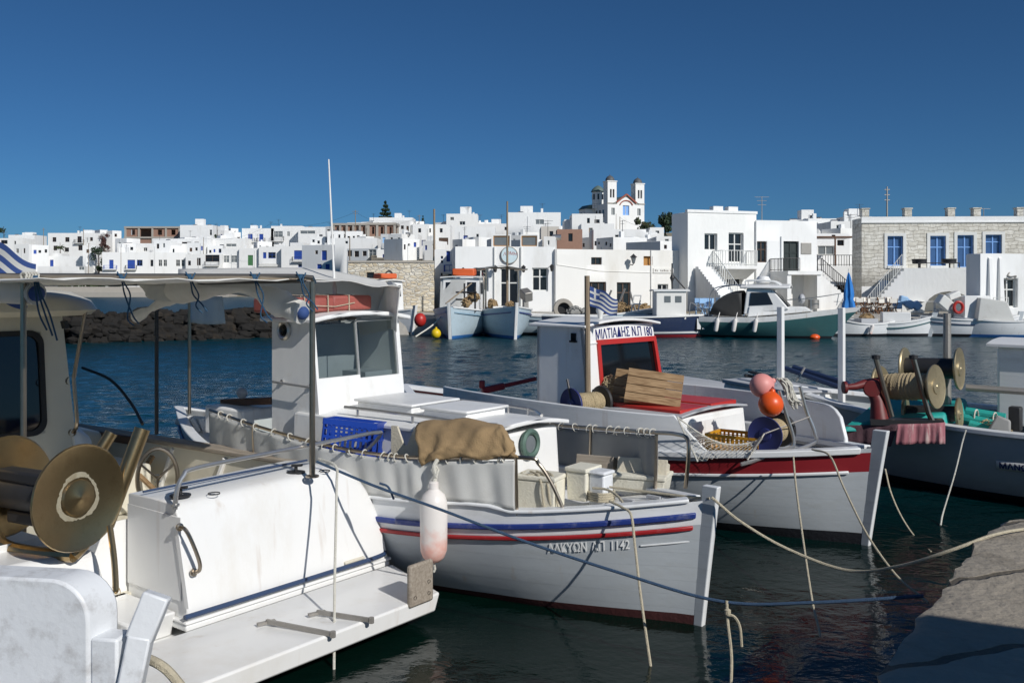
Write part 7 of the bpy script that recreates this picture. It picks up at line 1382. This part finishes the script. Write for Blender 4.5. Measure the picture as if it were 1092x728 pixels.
b.build('cord_wraps', 'rope_white', Z)
ensign(Z, FZ.at(-22, 246, 9.2), FZ.at(36, 280, 8.9) - FZ.at(-22, 246, 9.2), FZ.at(-30, 300, 9.2) - FZ.at(-22, 246, 9.2), amp=.04, droop=.0)
MB().tube([FZ.at(-24, 240, 9.2), FZ.at(-32, 330, 9.2)], .02, 7).build('flag_staff', 'brown_wood', Z)

# ================================================================ boat X: the nearest boat, only its bow bulwark and stem in view
FX = Fr(-1.96, 4.78, -7); X = thing('fishing_boat', 'nearest pale wooden boat with a rounded bulwark end and chipped stem head', 'boat', FX, 'fishing boats moored at the near quay')
shX = lambda t: .66
HX = Hull(6.5, 2.3, 0, 0, 0, tm=.5, rb=.16, rs=.2, keel=.6, sheer=shX); HX.shell(['hull_white', 'antifoul_dark'], [(lambda t: -.6, 1), (lambda t: .08, 0), (lambda t: .4, 0), (shX, 0)], X); HX.deck(X, 'grey_paint', .02, .98, lambda t: shX(t) - .08); HX.strip(X, 'cap_rail', 'chipped_white', 0, .98, lambda t: shX(t) - .01, .06, .04, inset=.1)
HX.stem(X, 'chipped_white', 0.7, wd=.1, fwd=.05)
# stem head leaning forward, with a shoulder cut in it
p, q, r_ = FX.at(136, 748, 4.72), FX.at(151, 676, 4.76), FX.at(168.5, 633, 4.8); b = MB(); b.bar(p, q, .118, .11, up=(.25, -.9, .2)); b.bar(q - (r_ - q) * .12, r_, .135, .10, up=(.25, -.9, .2)); b.build('stem_head', 'chipped_white', X, bevel=.012)
# rounded bulwark end: thick plate
e0, e1 = FX.at(94, 740, 4.72), FX.at(90, 655, 4.72); top = FX.at(40, 614, 4.8).z; yb = e0.y; xr = e0.x
prof = [(xr - 1.6, .75), (xr, .75), (xr, top - .21)] + [(xr - .21 + .21 * math.cos(a), top - .21 + .21 * math.sin(a)) for a in [1.571 * k / 8 for k in range(1, 9)]] + [(xr - 1.6, top + .01)]
b = MB(); b.prism([(x, yb, z) for x, z in prof], (0.05, .20, 0)); b.build('bulwark_end', 'chipped_white', X, smooth=30, bevel=.014)
zb_ = FX.at(110, 681, 4.72).z; b = MB(); b.box(xr + .004, xr + .15, yb + .01, yb + .16, .7, zb_); b.build('bulwark_step', 'chipped_white', X, bevel=.014)
rope('thick cream rope made fast behind the chipped stem head', [P(158, 702, 4.95), P(170, 708, 4.9), P(182, 718, 4.9), P(200, 740, 4.9)], .026, 'rope_cream')

# ---------------------------------------------------------------- mooring lines
MG = 'mooring lines at the near quay'
rope('blue mooring line running from the motor boat low across the striped hull', [P(338, 492, 8.7), P(400, 518, 8.3), P(470, 543, 8.0), P(560, 577, 7.7), P(660, 610, 7.35), P(770, 641, 7.0), P(870, 642, 6.7), P(985, 635, 6.45)], .0125, 'rope_blue', MG)
rope('long pale mooring line sagging from the striped bow to the quay corner', [P(759, 530, 8.1), P(790, 556, 8.0), P(840, 585, 7.9), P(905, 608, 7.6), P(960, 603, 7.2), P(1015, 586, 6.92), P(1060, 570, 6.99), P(1100, 563, 7.18), P(1180, 556, 7.38)], .0125, 'rope_cream', MG)
rope('pale line dropping from the foredeck cleat of the striped bow', [P(650, 534, 8.3), P(664, 541, 8.15), P(673, 549, 8.05), P(677, 580, 7.9), P(684, 640, 7.6), P(697, 730, 7.3), P(703, 760, 7.2)], .0115, 'rope_cream', MG)
rope('pale line hanging straight down beside the motor boat transom', [P(340, 489, 8.3), P(358, 497, 8.1), P(359, 520, 8.05), P(357, 620, 7.7), P(356, 735, 7.2), P(356, 760, 7.1)], .0115, 'rope_white', MG)
rope('pale line falling from the steel hoop of the red banded boat', [P(846, 487, 10.6), P(849, 520, 10.1), P(857, 580, 9.2), P(866, 640, 8.4), P(875, 685, 7.9), P(868, 735, 7.2)], .011, 'rope_cream', MG)
rope('pale line curving from the bow deck of the red banded boat into the water', [P(866, 479, 10.5), P(885, 486, 10.2), P(900, 520, 9.8), P(925, 570, 9.2), P(955, 612, 8.8), P(980, 634, 8.6), P(990, 642, 8.5)], .011, 'rope_cream', MG)
rope('pale line sagging behind the red banded stem', [P(944, 500, 12.0), P(950, 525, 11.7), P(962, 552, 11.4), P(978, 575, 11.1), P(993, 588, 10.5)], .011, 'rope_cream', MG)
rope('pale line dropping from the shaded boat on the right', [P(1030, 458, 12.0), P(1026, 472, 12.0), P(1018, 505, 11.9), P(1006, 545, 11.8), P(1003, 560, 11.6)], .011, 'rope_white', MG)
rope('short knotted line with a loose tail on the blue mooring line', [P(775, 640, 6.98), P(776, 662, 6.95), P(780, 700, 6.9), P(779, 740, 6.8)], .012, 'rope_cream', MG,
     extra=lambda b, o0: (b.tube(smooth_pts([P(775, 655, 6.93) - o0, P(783, 657, 6.92) - o0, P(789, 668, 6.92) - o0, P(791, 689, 6.92) - o0]), .010, 6), b.lathe([(.001, -.03), (.024, -.015), (.024, .015), (.001, .03)], P(776, 652, 6.94) - o0, (0, 0, 1), 8)))
rope('short pale line from the striped bow post to its starboard cleat', [P(632, 520, 8.75), P(648, 522, 8.65), P(660, 530, 8.5), P(668, 543, 8.3)], .0115, 'rope_cream', MG)
rope('pale line stretched from the bow post to the striped stem', [P(650, 519, 8.8), P(690, 524, 8.6), P(740, 530, 8.3), P(757, 531, 8.15)], .011, 'rope_cream', MG)
rope('dark blue cord hanging from the mooring line on the white canvas', [P(405, 515, 8.28), P(414, 519, 8.24), P(420, 532, 8.24)], .010, 'rope_blue')

# ---------------------------------------------------------------- boats along the far quay
FG = 'boats moored along the far quay'
def caique(label, px, py, rz, L, B, zb, zm, hullm='pale_blue_hull', af='antifoul_blue', band=None, Y=None, zs=None, name='fishing_boat'):
    Y = Y or EYE * FPX / (py - HOR); p = P(px, HOR, Y); fr = Fr(p.x, Y, rz); t = thing(name, label, 'boat', fr, FG); h = Hull(L, B, zb, zm, zs or zb * .9, tm=.5, rb=.16, rs=.15, keel=.7)
    h.shell([hullm, af], [(lambda q: -.7, 1), (lambda q: .05, 1), (lambda q: .16, 0), (lambda q: .6, 0), (h.sheer, 0)], t, n=24); h.strip(t, 'cap_rail', 'white_paint', 0, .98, h.sheer, .08, .05, 20, inset=.12, rnd=0); h.deck(t, 'grey_paint', .02, .98, lambda q: h.sheer(q) - .2, 16); h.stem(t, 'white_paint', zb + .22, wd=.16, n=6)
    if band: h.strip(t, 'rubbing_strake', band, 0, .97, lambda q: h.sheer(q) - .28, .06, .04, 20, rnd=0)
    return t, h, fr
def cabin(t, x0, x1, w0, z0, z1, m='white_paint', wins=3, roof='white_paint', lean=.12):
    b = MB(); b.hexa([(x0, -w0, z0), (x1, -w0, z0), (x1, w0, z0), (x0, w0, z0), (x0, -w0 * .95, z1), (x1 - lean, -w0 * .95, z1), (x1 - lean, w0 * .95, z1), (x0, w0 * .95, z1)]); c = b.build('wheelhouse', m, t, smooth=0, bevel=.03)
    b = MB(); cover(b, x0 - .15, x1 + .05, -w0 * 1.08, w0 * 1.08, z1, .06, .06); b.build('wheelhouse_roof', roof, c, smooth=30)
    zl, zh = z0 + (z1 - z0) * .55, z0 + (z1 - z0) * .88; fx = lambda z: x1 - lean * (z - z0) / (z1 - z0) + .012
    for i in range(wins):
        ya = -w0 * .85 + 1.7 * w0 * i / wins + .05; yb = -w0 * .85 + 1.7 * w0 * (i + 1) / wins - .05; MB().hexa([(fx(zl) - .03, ya, zl), (fx(zl), ya, zl), (fx(zl), yb, zl), (fx(zl) - .03, yb, zl), (fx(zh) - .03, ya, zh), (fx(zh), ya, zh), (fx(zh), yb, zh), (fx(zh) - .03, yb, zh)]).build('window', 'dark_pane', c, smooth=0)
    for sg in (-1, 1): MB().box(x0 + (x1 - x0) * .25, x0 + (x1 - x0) * .72, sg * w0 - .015 if sg < 0 else w0 - .01, sg * w0 + .01 if sg < 0 else w0 + .015, zl, zh).build('window', 'dark_pane', c, smooth=0)
    return c
def tubes(t, name, m, segs, r=.03):
    b = MB()
    for s in segs: b.tube(s, r, 6)
    return b.build(name, m, t)
# white boat half hidden behind the wheelhouse
t, h, fr = caique('white boat with a small wheelhouse and orange raft half hidden behind the awning', 440, 357, -55, 8, 2.8, 1.5, 1.2, 'hull_white', 'antifoul_dark'); cabin(t, -4.2, -2.6, .85, 1.1, 3.1); MB().box(-4.0, -2.9, -.55, .55, 3.28, 3.6).build('life_raft', 'raft_orange', t, bevel=.08)
tubes(t, 'canopy_frame', 'grey_metal', [[(-7, -1, 1.2), (-7, -1, 3.2), (-4.3, -1, 3.3)], [(-7, 1, 1.2), (-7, 1, 3.2), (-4.3, 1, 3.3)]]); MB().lathe([(.01, 0), (.14, .05), (.16, .3), (.16, .75), (.1, .95), (.01, 1)], (-.8, -.75, .75), (0, 0, 1), 12).build('fender', 'fender_white', t)
bb = MB().ball((0, 0, 0), .34, 16, sq=(1, 1, 1.15)).build('round_float', 'bright_red'); bb.location = P(448, 341, 52); tag(bb, 'big red float wedged between the two bows by the stone store', 'float')
# blue caique with wheelhouse
t, h, fr = caique('pale blue caique with a sunlit bow and white canvas wheelhouse', 480, 361.5, -97, 9.5, 3.3, 1.75, 1.4, 'pale_blue_hull', 'antifoul_blue', band='light_blue_paint'); c = cabin(t, -5.2, -3.2, 1.1, 1.3, 3.3, wins=3); MB().box(-4.6, -3.7, -.6, .7, 3.42, 3.85).build('life_raft', 'raft_orange', t, bevel=.08)
tubes(t, 'hauler_frame', 'iron', [[(-1.6, .5, 1.4), (-1.6, .5, 3.0)], [(-1.6, 1.1, 1.4), (-1.6, 1.1, 2.8)], [(-1.7, .0, 2.5), (-1.5, 1.2, 2.5)], [(-1.7, .0, 2.1), (-1.5, 1.2, 2.1)]], .05); heap(heap(MB(), (-1.9, .95, 2.2), .36, (1, 1, .8), 1, 30, .03), (-1.7, .6, 1.9), .3, (1, 1, 1), 2, 20, .03).build('net_heap', 'burlap', t); tubes(t, 'arch_frame', 'steel_brown', [smooth_pts([(-3, 1.35, 1.4), (-3.1, 1.35, 3.2), (-3.6, 1.2, 3.6), (-5.2, 1.1, 3.6)])], .05)
MB().hexa([(-3.1, -1.2, 1.4), (-3.0, 0, 1.4), (-3.02, 0, 1.4), (-3.12, -1.2, 1.4), (-3.4, -1.2, 3.2), (-3.2, .3, 3.2), (-3.22, .3, 3.2), (-3.42, -1.2, 3.2)]).build('canvas_screen', 'canvas_white', t, smooth=0); tubes(t, 'boat_hook', 'post_wood', [[(-.3, -.3, 1.9), (-2.2, .8, 3.0)]], .04)
yb = MB().ball((0, 0, 0), .27, 14).lathe([(.06, .24), (.06, .34), (.01, .35)], (0, 0, 0), (0, 0, 1), 8).build('mooring_buoy', mat('buoy_yellow', (.75, .52, .01), .45)); yb.location = P(465, 355.5, 50.5); tag(yb, 'small yellow mooring buoy floating before the pale blue caique', 'buoy')
rope('pale bow line slanting from the blue caique into the water', [P(478, 330, 52), P(462, 346, 51), P(443, 359, 50)], .04, 'rope_white')
# second caique, two toned
t, h, fr = caique('pale blue open caique with twin masts and a grey outboard on its side', 549.5, 361.5, -80, 9, 3.2, 1.75, 1.45, 'pale_blue_hull', 'antifoul_blue', band='blue_paint'); tubes(t, 'canopy_frame', 'steel_brown', [smooth_pts([(-6.8, -1.3, 1.3), (-6.8, -1.3, 3.6), (-6.8, -.9, 3.9), (-6.8, 1.0, 3.9), (-6.8, 1.4, 3.6), (-6.8, 1.4, 1.3)]), [(-3.4, -1.1, 3.8), (-6.8, -1.1, 3.8)], [(-3.4, 1.3, 3.8), (-6.8, 1.2, 3.8)], [(-3.4, -1.1, 1.3), (-3.4, -1.1, 3.8)]], .05)
cloth_sheet(t, 'rolled_canopy', 'canvas_grey', [(-6.8, -1.3, 3.85), (-6.8, 0, 4.05), (-6.8, 1.4, 3.85)], [(-3.6, -1.2, 3.85), (-3.6, 0, 4.0), (-3.6, 1.3, 3.8)], .04, 20, 4, 3, 8); b = MB(); b.box(-2.0, -1.6, .75, 1.05, 1.3, 2.1); b.obox((-1.85, .95, 2.35), (.75, .5, .55), (10, 20, 15)); b.build('outboard', 'grey_metal', t, bevel=.05); MB().box(-3.8, -2.6, -.8, .3, 1.3, 1.7).build('engine_box', 'cream_wash', t, smooth=0)
heap(MB(), (-3, -.8, 1.8), .3, (1, 1, 1), 3, 20, .03).build('net_heap', 'burlap', t); heap(MB(), (-2.5, .2, 1.75), .3, (1, 1, .8), 4, 20, .03).build('net_heap', 'burlap', t)
mm = MB().tube([(0, 0, 0), (0, 0, 6.6)], [.075, .05], 8).build('boat_mast', 'post_wood', t); mm.location = (-4.6, .35, 1.2)
# stone arch cistern on the quay
cs = thing('cistern', 'round stone well mouth standing on the quay by the cream wall', 'well', Fr(P(601, HOR, 58).x, 58, 0, 1.0)); MB().lathe([(.38, -.2), (.62, -.2), (.64, .2), (.38, .2), (.38, -.2)], (0, 0, .42), (0, 1, 0), 24).build('stone_ring', 'concrete', cs, bevel=.03); MB().lathe([(.39, 0), (.001, .01)], (0, .1, .42), (0, -1, 0), 20).build('dark_inside', 'black_rubber', cs)
q = [heap(heap(MB(), (0, 0, .25), .42, (1.2, .8, .8), 5, 30, .03), (.6, 0, .2), .34, (1, .8, .8), 6, 24, .03), heap(heap(MB(), (0, 0, .3), .42, (1.5, .8, .9), 7, 40, .03), (.7, .1, .4), .34, (1, 1, 1), 8, 24, .03)]
for mb_, px, lab, m in ((q[0], 613, 'heap of grey green nets right of the stone well', 'canvas_grey'), (q[1], 676, 'heap of brown nets below the brown door', 'burlap')): o = mb_.build('net_heap', m); o.location = P(px, HOR, 57.5); o.location.z = 1.0; tag(o, lab, 'nets')
# dark caique behind the navy lettering
t, h, fr = caique('blue grey caique lying broadside behind the lettered wheelhouse', 700, 356, -5, 10.5, 3.0, 1.6, 1.1, 'pale_blue_hull', 'antifoul_dark', band='navy', Y=56.4 - 1.9); tubes(t, 'gear_frame', 'grey_metal', [[(-2.4, .3, 1.2), (-1.8, .3, 2.7)], [(-3.2, -.3, 1.2), (-2.6, -.2, 2.6)], [(-1.2, .4, 1.4), (-1.5, .4, 2.5)]], .06); heap(heap(MB(), (-2.9, 0, 1.6), .5, (1.1, 1, .9), 9, 50, .03), (-2.1, .1, 1.5), .42, (1.3, .8, .9), 10, 40, .03).build('net_heap', 'burlap', t)
b = MB(); b.box(-3.9, -3.3, -.5, .5, 1.2, 2.5); b.build('engine_casing', 'dark_pane', t, bevel=.05); tubes(t, 'plastic_chair', 'white_frame', [[(-1.5, -.5, 1.3), (-1.3, -.5, 2.3)], [(-1.1, -.5, 1.3), (-.9, -.5, 2.3)], [(-1.5, -.5, 1.8), (-.9, -.5, 1.8)], [(-1.3, -.5, 2.3), (-.9, -.5, 2.3)]], .04)
# navy boat with white deckhouse
t, h, fr = caique('navy hulled boat with a tall white deckhouse and red boot line', 752, 361, 0, 9.0, 2.6, 1.25, 1.15, 'navy', 'dark_red', Y=52.5, zs=1.2); b = MB(); b.box(-2.85, -1.2, -.75, .75, 1.0, 2.55); c = b.build('wheelhouse', 'cream_wash', t, smooth=0, bevel=.04); b = MB(); cover(b, -3.0, -1.0, -.85, .85, 2.55, .07, .05); b.build('wheelhouse_roof', 'white_paint', c)
for x in (-2.4, -1.8): MB().box(x, x + .34, -.775, -.74, 1.95, 2.3).build('window', 'grey_pane', c, smooth=0)
MB().lathe([(.04, 0), (.06, .5), (.13, .7), (.05, .9), (.04, 1.5), (.01, 1.52)], (-1.85, 0, 2.6), (0, 0, 1), 8).build('roof_light', 'iron', t); h.strip(t, 'white_strake', 'white_paint', .0, .97, lambda q: .28, .10, .03, 20, sides=(-1,), rnd=0); b = MB()
for x in (-.55, -.25): b.box(x, x + .2, -.5, -.44, .45, 1.05)
b.build('bow_panel', 'white_paint', t, smooth=0); tubes(t, 'pulpit', 'steel', [smooth_pts([(-1.0, -.6, 1.2), (-.95, -.6, 1.8), (-.8, -.5, 1.9), (-.2, -.1, 1.45)])], .03); tubes(t, 'stays', 'iron', [[(-1.85, 0, 3.5), (-1.05, 0, 2.6)]], .04)
# green motor cruiser
pc = P(886, HOR, 50.8); fr = Fr(pc.x, 50.8, -20); t = thing('motor_cruiser', 'large white topped motor cruiser with a dark green hull and three fenders', 'boat', fr, FG); h = Hull(6.9, 3.0, 1.75, 1.15, 1.15, tm=.35, kst=.15, rb=.75, rs=0, keel=.5, p0=1.4, p1=2.1)
h.shell(['teal_hull', 'antifoul_dark', 'white_paint'], [(lambda q: -.5, 1), (lambda q: .05, 1), (lambda q: .14, 0), (lambda q: .6, 0), (lambda q: h.sheer(q) - .28, 2), (h.sheer, 2)], t, n=26); h.deck(t, 'white_paint', .0, .98, lambda q: h.sheer(q) - .03, 20); b = MB()
k = .052
b.hexa([(-4.3, -1.2, 1.15), (-.9, -.75, 1.5), (-.9, .75, 1.5), (-4.3, 1.2, 1.15), (-4.2, -1.15, 1.75), (-1.3, -.7, 1.72), (-1.3, .7, 1.72), (-4.2, 1.15, 1.75)]); b.build('coach_roof', 'white_paint', t, bevel=.05); b = MB(); b.hexa([(-4.5, -1.12, 1.3), (-2.1, -1.0, 1.6), (-2.1, 1.0, 1.6), (-4.5, 1.12, 1.3), (-4.35, -1.0, 2.72), (-3.0, -.92, 2.68), (-3.0, .92, 2.68), (-4.35, 1.0, 2.72)]); c = b.build('wheelhouse', 'white_paint', t, smooth=0, bevel=.06)
b = MB(); cover(b, -4.7, -2.05, -1.15, 1.15, 2.70, .12, .14); b.build('hard_top', 'white_paint', c, bevel=.05); b = MB(); b.hexa([(-4.2, -1.10, 1.78), (-2.95, -1.03, 1.85), (-2.95, -1.0, 1.85), (-4.2, -1.06, 1.78), (-4.1, -1.06, 2.5), (-3.25, -1.0, 2.5), (-3.25, -.95, 2.5), (-4.1, -1.0, 2.5)]); b.build('side_window', 'dark_pane', c, smooth=0); b = MB(); b.hexa([(-2.7, -.97, 1.76), (-2.12, -.9, 1.76), (-2.12, .9, 1.76), (-2.7, .97, 1.76), (-3.05, -.94, 2.6), (-2.9, -.88, 2.6), (-2.9, .88, 2.6), (-3.05, .94, 2.6)]); b.build('windscreen', 'dark_pane', c, smooth=0)
MB().lathe([(.01, .42), (.28, .38), (.4, .2), (.4, .05), (.3, 0), (.01, 0)], (-3.55, 0, 3.0), (0, 0, 1), 18).build('radar_dome', 'white_paint', t); tubes(t, 'roof_rail', 'white_paint', [smooth_pts([(-4.4, -.8, 2.9), (-4.3, -.8, 3.15), (-3.0, -.8, 3.1), (-2.5, -.7, 2.85)]), smooth_pts([(-4.4, .8, 2.9), (-4.3, .8, 3.15), (-3.0, .8, 3.1), (-2.5, .7, 2.85)])], .05)
rows = [[(-4.5 - .1 - 1.75 * j / 8, (1.15) * q, 1.25 + 1.35 * math.sqrt(max(0, 1 - (j / 8) ** 2)) * (1 - .12 * q * q)) for q in [-1 + .25 * i for i in range(9)]] for j in range(9)]; b = MB(); b.grid(rows); b.add([r[0] for r in rows] + [(-4.6, -1.15, 1.2)], [tuple(range(10))]); b.add([r[-1] for r in rows] + [(-4.6, 1.15, 1.2)], [tuple(range(10))]); b.build('stern_canopy', mat('dark_canopy', (.035, .035, .035), .7, var=.3), t, solid=.01)
for sg in (-1, 1): MB().tube(smooth_pts([(-6.4, sg, 1.2), (-6.2, sg, 2.6), (-5.0, sg, 2.9), (-4.4, sg, 2.7)]), .03, 6).build('canopy_frame', 'steel', t)
for x in (-5.95, -5.0, -3.9): b = MB(); b.lathe([(.01, 0), (.1, .04), (.12, .12), (.12, .62), (.08, .72), (.01, .75)], (x, -1.55, .35), (.18, -.05, 1), 12); b.tube([(x + .13, -1.58, 1.05), (x + .2, -1.35, 1.4)], .02, 5); b.build('fender', 'fender_white', t)
tubes(t, 'bow_rail', 'steel', [smooth_pts([(-2.2, -1.0, 2.1), (-1, -.7, 2.2), (.5, 0, 2.45), (-1, .7, 2.2), (-2.2, 1.0, 2.1)]), [(-1, -.7, 1.5), (-1, -.7, 2.2)], [(.3, -.1, 1.8), (.4, -.05, 2.4)], [(-1, .7, 1.5), (-1, .7, 2.2)]], .022); MB().ball((-1.5, -.3, 2.15), .28, 12, sq=(.7, 1, 1)).build('round_board', 'grey_paint', t); MB().lathe([(.01, 0), (.3, .02), (.3, .5), (.01, .52)], (-.9, .2, 1.6), (0, 0, 1), 14).build('deck_drum', 'grey_metal', t)
ob = MB().ball((0, 0, 0), .22, 12, sq=(1.3, 1, .8)).build('float', 'orange_buoy'); ob.location = P(869, 359.5, 50.5); tag(ob, 'small orange float on the water below the cruiser bow', 'float')
# small boats on the right of the far quay
t, h, fr = caique('small white dinghy with a dark keel line in the cruiser shadow', 897, 358.5, -20, 3.2, 1.4, .95, .75, 'hull_white', 'antifoul_blue')
t, h, fr = caique('white open boat with one fender below the director chairs', 957, 358, 8, 3.9, 1.5, .95, .7, 'hull_white', 'antifoul_dark', zs=1.1); MB().lathe([(.01, 0), (.1, .04), (.11, .5), (.01, .6)], (-2.2, -.95, .15), (.35, 0, 1), 10).build('fender', 'fender_white', t); MB().box(-2.4, -1.4, -.4, .4, .7, 1.0).build('thwart_box', 'grey_paint', t, smooth=0)
t, h, fr = caique('small wooden caique with a green band and white engine box', 992, 358.5, -14, 4.6, 1.7, 1.15, .75, 'hull_white', 'antifoul_dark', band='teal_hull', zs=1.0); MB().box(-2.6, -1.1, -.5, .5, .7, 1.35).build('engine_box', 'white_paint', t, bevel=.03); heap(MB(), (-3.4, 0, 1.0), .35, (1.2, 1, .7), 11, 30, .02).build('net_heap', 'burlap', t)
t, h, fr = caique('white boat with a boxy cabin and red life ring by the white wing', 1084, 358.5, -2, 5.2, 1.9, 1.2, .95, 'hull_white', 'antifoul_dark', band='navy', zs=1.15); b = MB(); b.box(-3.2, -1.8, -.7, .7, .9, 2.3); b.build('wheelhouse', 'white_paint', t, bevel=.03); MB().box(-2.52, -2.48, -.715, -.701, 1.0, 2.2).build('door_seam', 'grey_paint', t, smooth=0); rows = []
b = MB(); b.tube([(-3.55 + .24 * math.cos(a), -.72, 1.65 + .30 * math.sin(a)) for a in [6.283 * k / 20 for k in range(21)]], .085, 8, cap=False); b.build('life_ring', 'bright_red', t); tubes(t, 'deck_rail', 'white_frame', [[(-1.6, -.7, 1.0), (-1.6, -.7, 2.2), (-.7, -.5, 2.2), (-.7, -.5, 1.1)], [(-1.6, -.7, 1.7), (-.7, -.5, 1.7)], [(-1.2, -.6, 1.0), (-1.2, -.6, 2.2)]], .03); b = MB(); b.obox((-4.2, -.4, 1.9), (.9, .5, .6), (10, 35, 20)); b.obox((-3.6, -.1, 2.3), (.7, .5, .35), (0, -20, 10)); b.build('stacked_chairs', 'white_frame', t, bevel=.05)
t, h, fr = caique('white boat cut off by the right edge of the harbour', 1122, 359.5, -8, 5.0, 1.9, 1.15, .9, 'hull_white', 'antifoul_blue', zs=1.1); MB().hexa([(-4.2, -.8, .9), (-2.2, -.8, .9), (-2.2, .8, .9), (-4.2, .8, .9), (-4.0, -.7, 2.2), (-2.6, -.7, 2.0), (-2.6, .7, 2.0), (-4.0, .7, 2.2)]).build('canvas_hood', 'canvas_white', t, bevel=.05)
